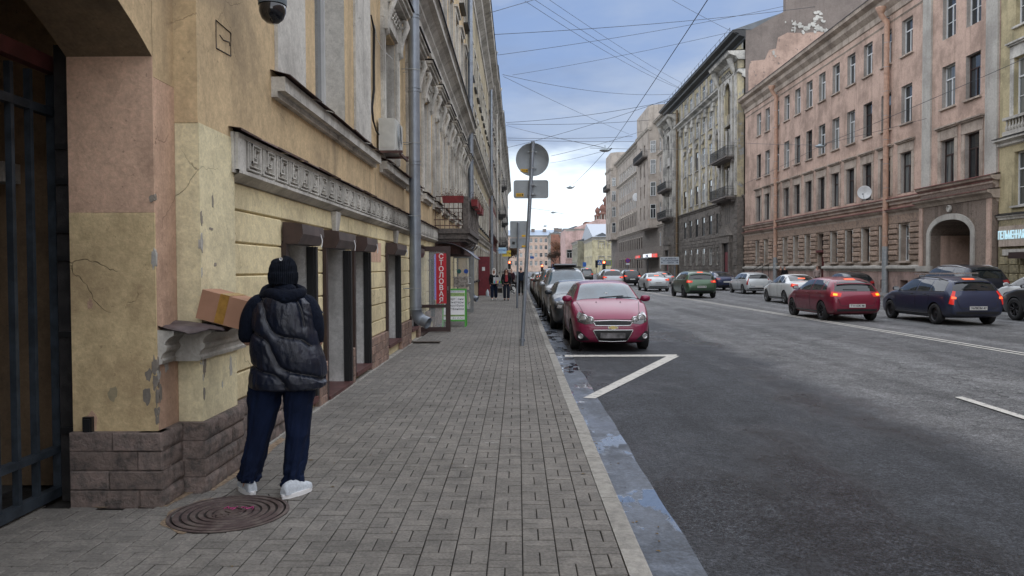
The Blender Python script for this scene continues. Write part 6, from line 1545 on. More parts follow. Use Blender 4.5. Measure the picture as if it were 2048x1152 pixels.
    if rails == 'bars':
        for f in (.5, .72):
            z = top(f)+.09; MB(MW).box(X(f)-.02, X(f)+.02, -hw*.82, hw*.82, z, z+.03).build('cross_bar', MT['chrome'], b)
        MB(MW).box(X(.45)-.05, X(.45)+.02, -hw*.9, hw*.7, top(.45)+.09, top(.45)+.12).build('cross_bar', MT['chrome'], b)
    if roofbox:
        z = H+.06; pf = [(X(.42), z-.02), (X(.78), z-.02), (X(.80), z+.02), (X(.79), z+.07), (X(.74), z+.10), (X(.47), z+.10), (X(.40), z+.06), (X(.39), z+.04)]
        m = MB(MW); m.prism(pf, 'y', -hw*.44, hw*.44); m.prism([(a*.97+.004, b-.01 if b > z+.05 else b+.01) for a, b in pf], 'y', -hw*.48, hw*.48)
        m.build('roof_box', MT['black'], b); MB(MW).box(X(.5)-.02, X(.5)+.02, -hw*.7, hw*.7, H+.0, H+.05).box(X(.75)-.02, X(.75)+.02, -hw*.7, hw*.7, H, H+.05).build('cross_bar', MT['black'], b)
    # wipers
    if not simple:
        for y0_, y1_ in ((-.1*W, .22*W), (.12*W, .42*W)):
            pts = [cast((X(c0+.004+.02*t), y0_+(y1_-y0_)*t, 3), (0, 0, -1), .016) for t in (0, .5, 1)]
            if all(pts) and not away: MB(MW).tube(pts, .009, 5).build('wiper', MT['black'], b)
        if kind != 'sedan' and away:
            pts = [cast((-L, hw*(-.05+.5*t), top(.975)+.05*H+.01*t), (1, 0, 0), .016) for t in (0, .5, 1)]
            if all(pts): MB(MW).tube(pts, .010, 5).build('rear_wiper', MT['black'], b)
        if kind != 'sedan':
            m = MB(MW); f = .925; pts = [cast((X(f), hw*.62*t, 3), (0, 0, -1), .01) for t in (-1, -.5, 0, .5, 1)]
            if all(pts): m.tube([p+Vector((-.04, 0, 0)) for p in pts], .022, 6).build('roof_spoiler', b.material_slots[0].material, b)
    return e, b, cast, patch, line, MW
cp = car_paint
PT = dict(cherry=cp('paint_cherry', (.215, .006, .05), .12, .35, .12), graphite=cp('paint_graphite', (.035, .045, .055), .5), silver=cp('paint_silver', (.33, .345, .36), .55), dsilver=cp('paint_grey', (.15, .16, .16), .5),
     bronze=cp('paint_bronze', (.12, .10, .08), .5), white=cp('paint_white', (.62, .64, .64), .0), pearl=cp('paint_pearl', (.50, .53, .54), .25), green=cp('paint_green', (.055, .105, .06), .5, .28, .1), navy=cp('paint_navy', (.018, .028, .075), .4),
     navy2=cp('paint_navy2', (.018, .027, .065), .2, .4, .4), wine=cp('paint_wine', (.19, .008, .032), .2, .35, .3), black=cp('paint_black', (.012, .014, .018), .3), black2=cp('paint_black_blue', (.014, .017, .03), .3, .3, .2), red=cp('paint_red', (.2, .02, .02), .3))

# --- the red hatchback at the kerb
e, b, cast, patch, line, MW = make_car('cherry red hatchback with twin round headlights, nearest of the cars parked at the kerb', 'hatch', 4.04, 1.735, 1.52, PT['cherry'], 2.02, 15.95, away=False, lit=False, extra='red_hatch')
L, H, hw = 4.04, 1.52, .8675; D = (-1, 0, 0)
for s in (-1, 1):
    d = (-1, -s*.35, -.12)
    def q(y, z, k=1.2): return Vector((L/2-.0, s*y, z))-Vector(d)*k
    patch([q(.41, .625), q(.60, .60), q(.80, .67)], [q(.45, .745), q(.66, .82), q(.845, .90)], d, MT['lampd'], 'headlight', nu=14, nv=8, off=.008)
    for y, z, r in ((.665, .725, .088), (.50, .69, .070)):
        p = cast(q(y, z), d, .005)
        if p:
            c = MB(MW @ Matrix.Translation(p) @ Matrix.Rotation(s*R(20), 4, 'Z'))
            c.lathe([(r+.012, -.03), (r+.012, .022), (r, .028), (r*.97, .018)], (0, 0, 0), 28, axis='x').build('lamp_ring', MT['chrome'], b)
            MB(MW @ Matrix.Translation(p) @ Matrix.Rotation(s*R(20), 4, 'Z')).lathe([(r*.98, -.03), (r*.98, .014), (r*.7, .028), (0, .036)], (0, 0, 0), 28, axis='x').build('lamp_lens', MT['lamp'], b)
    patch([q(.765, .73), q(.835, .76)], [q(.77, .83), q(.852, .87)], d, MT['lamp'], 'side_lamp', nu=5, nv=5, off=.014)
    patch([q(.50, .27), q(.72, .26), q(.82, .29)], [q(.70, .455), q(.78, .47), q(.835, .46)], d, MT['trim'], 'fog_recess', nu=12, nv=8, off=.006)
    p = cast(q(.70, .355), d, .008)
    if p: MB(MW @ Matrix.Translation(p) @ Matrix.Rotation(s*R(18), 4, 'Z')).lathe([(.058, -.02), (.058, .02), (.048, .024), (.04, .012), (0, .018)], (0, 0, 0), 22, axis='x').build('fog_lamp', MT['lamp'], b)
UG = ([(L, -.37, .575), (L, .37, .575)], [(L, -.43, .665), (L, 0, .68), (L, .43, .665)]); LG = ([(L, -.30, .25), (L, 0, .235), (L, .30, .25)], [(L, -.43, .48), (L, .43, .48)])
for nm_, (bt, tp) in (('upper_grille', UG), ('lower_grille', LG)):
    patch(bt, tp, D, MT['black'], nm_, nu=16, nv=6, off=.006)
    line(bt + tp[::-1], D, .010, MT['chrome'], 'grille_frame', n=60, off=.010, closed=True)
for z in (.598, .62, .645): line([(L, -.36, z), (L, .36, z)], D, .004, MT['trim'], 'grille_bar', n=12, off=.012)
for k in range(9): line([(L, -.34+.085*k, .58), (L, -.32+.085*k, .665)], D, .003, MT['trim'], 'grille_bar', n=5, off=.012)
p = cast((L, 0, .535), D, .012)
g_ = MB(MW @ Matrix.Translation(p)); gold = plain('gold_badge', (.50, .38, .16), .3, .7, objc=True)
g_.prism([(-.085, -.018), (-.035, -.018), (-.035, -.036), (.045, -.036), (.045, -.018), (.105, -.018), (.085, .018), (.035, .018), (.035, .036), (-.045, .036), (-.045, .018), (-.105, .018)], 'x', 0, .014).build('badge', gold, b)
g_ = MB(MW @ Matrix.Translation(p)); g_.prism([(-.11, -.023), (-.043, -.023), (-.043, -.043), (.053, -.043), (.053, -.023), (.115, -.023), (.11, .023), (.043, .023), (.043, .043), (-.053, .043), (-.053, .023), (-.115, .023)], 'x', -.004, .008).build('badge_frame', MT['chrome'], b)
p = cast((L, 0, .365), D, .014); MB(MW).box(p.x-.02, p.x+.012, -.27, .26, p.z-.057, p.z+.057).build('number_plate', plain('plate_grey', (.13, .125, .13), .5, var=.6, vs=6, objc=True), b)
MB(MW).box(p.x-.01, p.x+.016, -.13, .06, p.z-.056, p.z-.02).build('green_reflection', plain('green_plate', (.04, .30, .05), .5, var=.5, vs=12, objc=True), b) if False else None
patch([(L, -.76, .165), (L, .76, .165)], [(L, -.78, .215), (L, .78, .215)], D, MT['trim'], 'front_lip', nu=20, nv=4, off=.01)
line([(L*.5-.12, -.66, 3), (L*.5-.30, -.60, 3), (L*.5-1.0, -.70, 3)], (0, 0, -1), .006, MT['black'], 'bonnet_gap', n=14)
line([(L*.5-.12, .66, 3), (L*.5-.30, .60, 3), (L*.5-1.0, .70, 3)], (0, 0, -1), .006, MT['black'], 'bonnet_gap', n=14)
line([(L, -.62, .84), (L, -.46, .70), (L, 0, .71), (L, .46, .70), (L, .62, .84)], D, .007, MT['black'], 'bonnet_gap', n=30)
p = cast((.72, 0, 3), (0, 0, -1), .01); MB(MW).box(p.x-.03, p.x+.03, -.03, .03, p.z-.03, p.z+.0).build('mirror_sensor', MT['white'], b)
for y in (-.27, .27):
    p = cast((L*.5-.86, y, 3), (0, 0, -1), .0); MB(MW @ Matrix.Translation(p)).lathe([(.014, 0), (.012, .012), (0, .014)], (0, 0, 0), 8).build('washer_jet', MT['black'], b)
# --- others at the near kerb
make_car('dark graphite sedan parked directly behind the cherry red hatchback', 'sedan', 4.65, 1.83, 1.44, PT['graphite'], 1.87, 21.6, away=False, lit=False, rim=MT['rimd'])
make_car('grey people carrier with black roof box parked behind the graphite sedan', 'van', 4.4, 1.80, 1.82, PT['silver'], 1.86, 27.6, away=False, lit=False, roofbox=True)
make_car('brown-grey off-roader with roof rack parked behind the carrier with the roof box', 'suv', 4.6, 1.88, 1.80, PT['bronze'], 1.86, 33.4, away=False, lit=False, rails=True, simple=True)
make_car('pale silver wagon parked fifth from the camera along the near kerb', 'wagon', 4.5, 1.78, 1.60, PT['pearl'], 1.82, 39.4, away=False, lit=False, simple=True, rails=True)
make_car('dark red hatchback parked far along the near kerb behind the pale wagon', 'hatch', 4.1, 1.72, 1.5, PT['red'], 1.8, 45.4, away=False, lit=False, simple=True)
make_car('white hatchback parked far along the near kerb', 'hatch', 4.1, 1.72, 1.5, PT['white'], 1.8, 51.4, away=False, lit=False, simple=True)
make_car('small grey hatchback parked last in sight along the near kerb', 'hatch', 4.1, 1.72, 1.5, PT['dsilver'], 1.8, 57.5, away=False, lit=False, simple=True)
# --- traffic seen from behind
make_car('wine red hatchback with lit amber tail lamps, left of the navy wagon', 'hatch', 4.31, 1.80, 1.47, PT['wine'], 11.1, 24.6, rim=MT['rimd'], lit='amber', plate='Т111ОК 98')
make_car('muddy navy blue estate with roof bars on the right of the wine red hatchback', 'wagon', 4.50, 1.80, 1.50, PT['navy2'], 13.88, 22.7, rim=MT['rimd'], lit=True, plate='У678СМ 47', tailshape='tall', rails='bars', steelw=True)
make_car('white sedan with red tail lamps ahead of the wine red hatchback', 'sedan', 4.37, 1.74, 1.47, PT['white'], 13.9, 36.0, lit=True, plate='О240НС 98')
make_car('dark green sport utility car with a full-width red light bar', 'suv', 4.68, 1.93, 1.62, PT['green'], 10.75, 43.9, rim=MT['rimd'], lit=True, plate='В502ОМ 98')
make_car('white coupe-like sedan with a pointed tail lamp, ahead of the green car', 'sedan', 4.7, 1.87, 1.43, PT['pearl'], 10.6, 56.6, lit=True, plate='К001УЕ 98')
make_car('silver white tall estate with tall red tail lamps behind the navy sedan', 'wagon', 4.37, 1.80, 1.48, PT['pearl'], 16.1, 50.2, lit=False, tailshape='tall')
make_car('dark navy sedan with dim red lamps in the farther lane beside the green car', 'sedan', 4.6, 1.8, 1.46, PT['navy'], 16.3, 58.6, lit=False)
make_car('silver sport utility car with glowing lamps beyond the red hatchback roof', 'suv', 4.6, 1.87, 1.72, PT['silver'], 7.75, 61, lit=True, simple=True)
make_car('black sport utility car with bright lamps left of the white coupe-like sedan', 'suv', 4.5, 1.85, 1.65, PT['black'], 11.3, 74, lit=True, simple=True)
make_car('grey minivan far up the queue beyond the parked roof box', 'van', 4.5, 1.8, 1.85, PT['dsilver'], 9.6, 104, lit=True, simple=True)
make_car('pale sedan far ahead in the queue, seen over the white coupe-like sedan', 'sedan', 4.5, 1.8, 1.45, PT['silver'], 14.2, 72, lit=True, simple=True)
make_car('white estate partly hidden between the white coupe-like sedan and the green car', 'wagon', 4.5, 1.8, 1.5, PT['white'], 13.9, 56.5, lit=True, simple=True)
make_car('dark sedan farthest in the middle of the queue', 'sedan', 4.5, 1.8, 1.45, PT['black'], 11.8, 100, lit=True, simple=True)
make_car('black very large off-roader with chrome roof rails parked behind the navy estate', 'suv', 5.2, 2.03, 1.90, PT['black2'], 20.1, 32.0, lit=False, rails='chrome', plate='Т902ОМ 98')
make_car('dark saloon half hidden behind the white sedan at the far kerb', 'hatch', 4.2, 1.75, 1.5, PT['graphite'], 19.9, 43.5, lit=False, simple=True)
make_car('black low sport utility car cut off by the right edge of the picture', 'suv', 4.7, 1.92, 1.62, PT['black'], 17.45, 21.3, lit=False, rim=MT['rimd'])
make_car('white car of which only the roof shows behind the black off-roader', 'hatch', 4.2, 1.75, 1.5, PT['white'], 20.0, 26.6, lit=False, simple=True)
make_car('silver saloon parked at the far kerb before the dark stone house', 'sedan', 4.5, 1.8, 1.46, PT['silver'], 20.0, 74, lit=False, simple=True)
make_car('grey hatchback parked at the far kerb under the direction board', 'hatch', 4.2, 1.75, 1.5, PT['dsilver'], 20.0, 84, lit=False, simple=True)
# ------------------------------------------------------------ people
def skinmesh(nodes, edges, name, mat, parent, MW=IDN, sub=2, root=0, smooth=True):
    """nodes: list of (x,y,z,rx[,ry]) ; edges: index pairs"""
    me = bpy.data.meshes.new('s'); me.from_pydata([MW @ Vector(n[:3]) for n in nodes], edges, []); o = bpy.data.objects.new('tmp', me); TMP.collection.objects.link(o)
    o.modifiers.new('k', 'SKIN'); sv = me.skin_vertices[0].data
    for i, n in enumerate(nodes): sv[i].radius = (n[3], n[4] if len(n) > 4 else n[3]); sv[i].use_root = (i == root)
    sm = o.modifiers.new('u', 'SUBSURF'); sm.levels = sub
    e = evalmesh(o, name); bpy.data.objects.remove(o)
    e.polygons.foreach_set('use_smooth', [True]*len(e.polygons)); e.materials.clear(); e.materials.append(mat)
    if parent is not None:
        e.transform(wm(parent).inverted()); r = bpy.data.objects.new(name, e); COL.objects.link(r); r.parent = parent
    else: r = bpy.data.objects.new(name, e); COL.objects.link(r)
    return r
def chain(P, name, mat, parent, MW=IDN, sub=2, root=0): return skinmesh(P, [(i, i+1) for i in range(len(P)-1)], name, mat, parent, MW, sub, root)
def cloth(nm, c, rough=.9, bump=.4, bs=60, var=.2, sheen=.0, fold=5):
    g = NG(nm); f = g.ramp(g.noise(fold, 4, .6, g.vec(1, 1, .5)), .3, .7, 1-var, 1+var)
    g.set(col=g.mul(c, f), rough=rough, spec=.2, sheen=sheen); g.bump(g.M('ADD', g.M('MULTIPLY', g.noise(fold*2.2, 5, .6, g.vec(1, 1, .6)), 1.0), g.M('MULTIPLY', g.noise(bs*3, 2), .06)), bump, .03); return g.m
skin = plain('skin', (.45, .25, .18), .55, var=.08); hairm = cloth('brown_hair', (.045, .018, .012), .6, .5, 80)
navy = cloth('navy_jersey', (.005, .011, .034), .9, .5); blk = cloth('black_cloth', (.008, .0085, .010), .85, .5)
# --- man with the box, seen from behind
g0 = gnd(545, 985); MX, MY = g0.x, g0.y
man = empty('person', (MX, MY, 0), label='person from behind in black ribbed cap, quilted black vest and dark trousers by the wall', cat='person')
px2 = lambda px, py, dy=0.0: atY(px, py, MY+dy)
def J(px, py, r, dy=0.0, ry=None):
    p = px2(px, py, dy); return (p.x, p.y, p.z, r) if ry is None else (p.x, p.y, p.z, r, ry)
# body: one continuous skin figure
N = [J(568, 722, .085), J(566, 690, .11), J(568, 640, .13), J(570, 612, .09), J(569, 570, .055), J(567, 548, .075, .01), J(566, 527, .088, .02),
     J(530, 612, .04), J(504, 640, .035), J(494, 685, .042, .02), J(503, 672, .033, .22), J(510, 662, .03, .28),
     J(608, 612, .04), J(630, 640, .035), J(637, 688, .042, .02), J(618, 680, .033, .20), J(606, 672, .03, .27),
     J(536, 790, .045), J(516, 870, .06), J(500, 952, .045), J(496, 972, .04), J(484, 982, .03, .12),
     J(596, 790, .045), J(594, 870, .06), J(589, 955, .045), J(586, 975, .04), J(598, 984, .03, .13)]
E = [(0,1),(1,2),(2,3),(3,4),(4,5),(5,6),(3,7),(7,8),(8,9),(9,10),(10,11),(3,12),(12,13),(13,14),(14,15),(15,16),(0,17),(17,18),(18,19),(19,20),(20,21),(0,22),(22,23),(23,24),(24,25),(25,26)]
body = skinmesh(N, E, 'body', skin, man)
# fingers of both hands
for s, (hx, hy, hd) in (('l', (511, 661, .30)), ('r', (604, 671, .29))):
    for k in range(5):
        a = J(hx-3+k*2.0, hy-3+k*1.6, .010, hd); m_ = J(hx+(6 if s == 'l' else -6)+k*.8, hy-5+k*2, .009, hd+.045+.008*(2-abs(k-2))); t_ = J(hx+(12 if s == 'l' else -12), hy-2+k*2.4, .007, hd+.06+.01*(2-abs(k-2)))
        chain([a, m_, t_], 'finger', skin, body, sub=1)
# trousers: lofted legs with folds
def leg(P, nm, mat, par, seed=0, nu=72, nv=110, fold=.014, hemx=0):
    # P: list of (px,py,rx,ry,dy)
    pts = [(px2(p[0], p[1], p[4]), p[2], p[3]) for p in P]
    def f(u, v):
        t = v*(len(pts)-1); k = min(int(t), len(pts)-2); fr = t-k; fr = fr*fr*(3-2*fr)*.5+fr*.5
        c = pts[k][0].lerp(pts[k+1][0], fr); rx = pts[k][1]*(1-fr)+pts[k+1][1]*fr; ry = pts[k][2]*(1-fr)+pts[k+1][2]*fr
        a = 2*math.pi*u; q = Vector((math.cos(a), math.sin(a), 0))
        n_ = noise.noise(Vector((q.x*1.3+seed, q.y*1.3, v*9)))*.7+noise.noise(Vector((q.x*2+seed, q.y*2, v*4+q.x*3)))
        n_ += .55*noise.noise(Vector((q.x*2.5+seed*3, q.y*2.5, v*26+q.x*4)))*(.4+abs(v-.45)); w = fold*(1+1.8*max(0, v-.75)*3)
        return (c.x+q.x*(rx+n_*w), c.y+q.y*(ry+n_*w), c.z+.006*n_)
    return MB().grid(f, nu, nv, cu=True).build(nm, mat, par)
tr = leg([(535, 742, .125, .125, 0), (532, 780, .125, .12, 0), (526, 820, .108, .11, 0), (518, 868, .088, .098, 0), (508, 915, .080, .09, 0), (501, 945, .076, .085, 0), (501, 961, .073, .083, 0)], 'trouser_leg', navy, man, 1)
leg([(598, 742, .125, .125, 0), (598, 780, .122, .12, 0), (596, 820, .105, .11, 0), (595, 868, .088, .098, .0), (590, 915, .080, .09, 0), (587, 945, .078, .085, .0), (586, 971, .076, .085, 0)], 'trouser_leg', navy, man, 5)
chain([J(566, 735, .18), J(566, 776, .165)], 'trouser_seat', navy, man, sub=2); chain([J(566, 765, .10), J(566, 789, .062)], 'trouser_seat', navy, man, sub=2)
# shoes
def shoe(px, py, ang, nm='shoe'):
    p = gnd(px, py); M_ = Matrix.Translation((p.x, p.y, 0)) @ Matrix.Rotation(ang, 4, 'Z')   # +y is the toe
    prof = [(-.115, .030, .05), (-.105, .036, .078), (-.07, .038, .092), (-.02, .037, .095), (.03, .042, .078), (.08, .047, .058), (.13, .042, .046), (.155, .022, .032)]
    def up(u, v):
        t = v*(len(prof)-1); k = min(int(t), len(prof)-2); fr = t-k; a = [prof[k][i]*(1-fr)+prof[k+1][i]*fr for i in range(3)]
        an = math.pi*u; return (a[1]*math.cos(an), a[0], .028+(a[2]-.0)*math.sin(an)**.7)
    m = MB(M_).grid(up, 16, 20); e = [up(i/15, 0) for i in range(16)]; m.add(e, [tuple(range(16))])
    o = m.build(nm, plain('knit_white', (.50, .54, .58), .85, var=.12, vs=60, bump=.5) if 'knit_white' not in bpy.data.materials else bpy.data.materials['knit_white'], man)
    s = MB(M_); k = 28; out = []
    for i in range(k):
        a = 2*math.pi*i/k; y = .02+.145*math.sin(a); x = .050*math.cos(a)*(1+.12*math.sin(a)) ; out.append((x, y))
    for z0, z1, g in ((.0, .012, 1.0), (.012, .017, .96), (.017, .034, 1.02)): s.prism([(x*g, .02+(y-.02)*g) for x, y in out], 'z', z0, z1)
    s.build('sole', MT['white'], o)
shoe(496, 984, R(38)); shoe(590, 990, R(-30))
sleeve_m = cloth('hoodie_dark', (.0045, .0075, .017), .9, .9, fold=7)
for P in ([J(535, 604, .08), J(514, 606, .088), J(500, 635, .082), J(493, 676, .070, .02), J(503, 672, .052, .16), J(509, 664, .045, .26)], [J(600, 604, .08), J(617, 606, .085), J(630, 635, .074), J(634, 684, .060, .02), J(618, 680, .05, .14), J(608, 673, .042, .24)]):
    chain(P, 'sleeve', sleeve_m, man, sub=2)
# quilted vest
g = NG('vest_nylon'); f = g.ramp(g.noise(7, 4), .3, .7, .7, 1.4)
g.set(col=g.mul((.005, .0085, .020), f), rough=g.ramp(g.noise(9, 4), .3, .7, .28, .46), spec=.55)
g.bump(g.M('ADD', g.noise(14, 6, .65, g.vec(1, 1, .45), 1.2), g.M('MULTIPLY', g.noise(38, 4), .3)), .45, .02); vest_m = g.m
VP = [(570, 588, .10, .09, 0), (570, 596, .17, .115, 0), (571, 606, .205, .135, 0), (571, 625, .222, .15, 0), (571, 660, .235, .165, .0), (574, 700, .250, .175, .0), (577, 740, .270, .18, .0), (578, 762, .275, .178, 0), (578, 770, .268, .170, 0), (578, 773, .25, .155, 0)]
vp = [(px2(p[0], p[1], p[4]), p[2], p[3]) for p in VP]
# seams, in picture-like coordinates of the back: (px, py)
S1 = [(516, 590), (535, 610), (545, 640), (560, 662), (585, 672), (612, 676), (630, 690)]
S2 = [(500, 658), (525, 668), (548, 682), (560, 705), (575, 730), (600, 740), (635, 748), (652, 758)]
S3 = [(505, 727), (535, 738), (562, 745), (578, 758), (590, 776)]
S4 = [(590, 595), (603, 603), (612, 622), (617, 650)]
def smoothp(P, n=40):
    out = []
    for i in range(n+1):
        t = i/n*(len(P)-1); k = min(int(t), len(P)-2); f = t-k
        p0, p1, p2, p3 = P[max(k-1, 0)], P[k], P[k+1], P[min(k+2, len(P)-1)]
        out.append(tuple(.5*((2*p1[j])+(-p0[j]+p2[j])*f+(2*p0[j]-5*p1[j]+4*p2[j]-p3[j])*f*f+(-p0[j]+3*p1[j]-3*p2[j]+p3[j])*f**3) for j in (0, 1)))
    return out
SE = []
for S in (S1, S2, S3, S4):
    pts = [px2(a, b) for a, b in smoothp(S)]; SE.append([(p.x, p.z) for p in pts])
def segd(x, z):
    best = 9; 
    for P in SE:
        for (a, b), (c, d) in zip(P[::2], P[2::2]):
            vx, vz = c-a, d-b; t = max(0, min(1, ((x-a)*vx+(z-b)*vz)/(vx*vx+vz*vz+1e-9))); dd = math.hypot(x-a-t*vx, z-b-t*vz)
            if dd < best: best = dd
    return best
def vf(u, v):
    t = v*(len(vp)-1); k = min(int(t), len(vp)-2); fr = t-k
    c = vp[k][0].lerp(vp[k+1][0], fr); rx = vp[k][1]*(1-fr)+vp[k+1][1]*fr; ry = vp[k][2]*(1-fr)+vp[k+1][2]*fr
    a = 2*math.pi*u; ca, sa = math.cos(a), math.sin(a); e_ = .82
    qx = math.copysign(abs(ca)**e_, ca); qy = math.copysign(abs(sa)**e_, sa)
    x = c.x+qx*rx; z = c.z
    w = noise.noise(Vector((qx*4, qy*4, z*5)))*.007+noise.noise(Vector((qx*9, qy*9, z*8)))*.006
    if sa < .25: d = segd(x, z); puff = -.024*math.exp(-(d/.014)**2)+.016*min(1, d/.09)+.0035*math.sin(x*150+z*70+6*noise.noise(Vector((x*9, 0, z*9))))*math.exp(-(d/.05)**2)
    else: puff = 0
    w += puff
    return (c.x+qx*(rx+w*abs(qx)), c.y+qy*(ry+w), z + (.012*math.sin(a*1)+.02*ca*0)*(v > .8))
vest = MB().grid(vf, 150, 130, cu=True).build('quilted_vest', vest_m, man)
for S in (S1, S2, S3, S4):
    P = []
    for a, b in smoothp(S, 30):
        p = px2(a, b)
        # find v by height, u by x on the back side
        lo, hi = 0.0, 1.0
        for _ in range(16):
            v = (lo+hi)/2
            if vf(.75, v)[2] > p.z: lo = v
            else: hi = v
        a0, a1 = .5, 1.0
        for _ in range(16):
            u = (a0+a1)/2
            if vf(u, v)[0] < p.x: a0 = u
            else: a1 = u
        q = Vector(vf(u, v)); P.append((q.x, q.y-.001, q.z))
    MB().tube(P, .004, 4).build('seam', plain('seam_grey', (.07, .07, .075), .6) if 'seam_grey' not in bpy.data.materials else bpy.data.materials['seam_grey'], vest)
# flap of the open vest collar standing off the right shoulder
m = MB(); q = [J(606, 596, 0, -.03)[:3], J(622, 601, 0, -.03)[:3], J(645, 624, 0, .08)[:3], J(632, 628, 0, .05)[:3], J(622, 620, 0, .0)[:3]]
m.add([Vector(v) for v in q]+[Vector(v)+Vector((0, .05, -.01)) for v in q], [(0,1,2,3,4), (9,8,7,6,5), (0,5,6,1), (1,6,7,2), (2,7,8,3), (3,8,9,4)], True); m.build('armhole_flap', vest_m, vest)
# hood rolled on the shoulders
hd = [J(524, 594, .030, -.02), J(538, 586, .048, -.06), J(553, 590, .055, -.095), J(569, 597, .060, -.115), J(588, 591, .055, -.09), J(603, 586, .042, -.05), J(609, 582, .03, .02), J(590, 574, .035, .10), J(568, 572, .035, .12), J(545, 573, .035, .1), J(530, 579, .032, .04)]
skinmesh(hd, [(i, (i+1) % 11) for i in range(11)], 'hood', sleeve_m, man)
chain([J(545, 580, .05, -.03), J(569, 582, .062, -.05), J(595, 579, .05, -.03)], 'hood', sleeve_m, man)
chain([J(569, 606, .03, -.15), J(569, 590, .05, -.09), J(569, 576, .045, -.03)], 'hood', sleeve_m, man)
# hair, cap
chain([J(553, 558, .035, -.01), J(567, 564, .05, -.03), J(582, 562, .035, -.01)], 'hair', hairm, man)
hc = px2(566, 540, .02)
g = NG('ribbed_knit'); cx_ = g.N('ShaderNodeSeparateXYZ'); g.obj(); g.L(g.P, cx_.inputs[0])
capm = g.set(col=g.mul((.006, .008, .013), g.ramp(g.noise(30, 3), .3, .7, .7, 1.5)), rough=.95, sheen=.0, spec=.15)
def capf(u, v):
    # v 0 bottom .. 1 top
    prof = [(.0, .100, .115), (.22, .108, .122), (.40, .107, .121), (.44, .101, .114), (.62, .098, .110), (.80, .084, .092), (.92, .066, .070), (.975, .040, .042), (1.0, .004, .004)]
    k = max(i for i in range(len(prof)-1) if prof[i][0] <= v); f = (v-prof[k][0])/(prof[k+1][0]-prof[k][0])
    rx = prof[k][1]*(1-f)+prof[k+1][1]*f; ry = prof[k][2]*(1-f)+prof[k+1][2]*f; a = 2*math.pi*u
    rib = .0024*math.cos(a*46)*(1 if v < .9 else .3); z = hc.z-.105+.205*(v if v < .8 else .8+(v-.8)*.72)+(.012*math.cos(a+.6) if v > .5 else 0)
    if v > .8: z -= .01*math.sin(a*3)
    return (hc.x+(rx+rib)*math.cos(a), hc.y+(ry+rib)*math.sin(a), z)
cap = MB().grid(capf, 276, 34, cu=True).build('knit_cap', capm, man)
lg = px2(562, 518, -.085); MB(Matrix.Translation(lg)).lathe([(.013, -.004), (.013, .0), (.006, -.001)], (0, 0, 0), 8, axis='y').build('cap_badge', MT['white'], cap)
# --- cardboard box leaning on the shelf
bc = [atY(391, 636, 5.585), atY(482, 660, 5.565), atY(404, 579, 5.585)]
ux = (bc[1]-bc[0]); w_ = ux.length; ux.normalize(); uz = (bc[2]-bc[0]); h_ = uz.length; uz = (uz-ux*uz.dot(ux)).normalized(); uy = uz.cross(ux)
M_ = Matrix((ux.to_4d(), uy.to_4d(), uz.to_4d(), bc[0].to_4d())).transposed(); M_[3][0] = M_[3][1] = M_[3][2] = 0; M_[3][3] = 1
for i in range(3): M_[i][3] = bc[0][i]
g = NG('cardboard'); g.obj(); g.set(col=g.mix(g.ramp(g.noise(5, 5), .3, .7), (.40, .225, .145), (.33, .185, .118)), rough=.8, spec=.3); g.bump(g.noise(3, 4, .5, g.vec(1, 1, 40)), .1, .003)
box = empty('cardboard_box', tuple(bc[0]), label='brown cardboard parcel with packing tape leaning on the tin shelf of the pier', cat='box')
D_ = .30
MB(M_).box(0, w_, 0, D_, 0, h_).build('carton', g.m, box)
MB(M_).add([(0, 0, h_+.001), (w_, 0, h_+.001), (w_+.004, D_*.49, h_+.004), (-.004, D_*.49, h_+.004), (0, D_, h_+.001), (w_, D_, h_+.001), (w_+.004, D_*.51, h_+.004), (-.004, D_*.51, h_+.004)], [(0,1,2,3),(7,6,5,4)]).build('flap', g.m, box)
g = NG('packing_tape'); g.obj(); g.set(col=g.mul((.36, .20, .05), g.ramp(g.noise(20, 4), .3, .7, .8, 1.2)), rough=.25, coat=.5); tp = g.m
MB(M_).box(w_*.40, w_*.60, -.0015, 0, h_*.02, h_+.002).box(w_*.40, w_*.60, -.0015, D_+.001, h_+.004, h_+.0055).build('tape', tp, box)

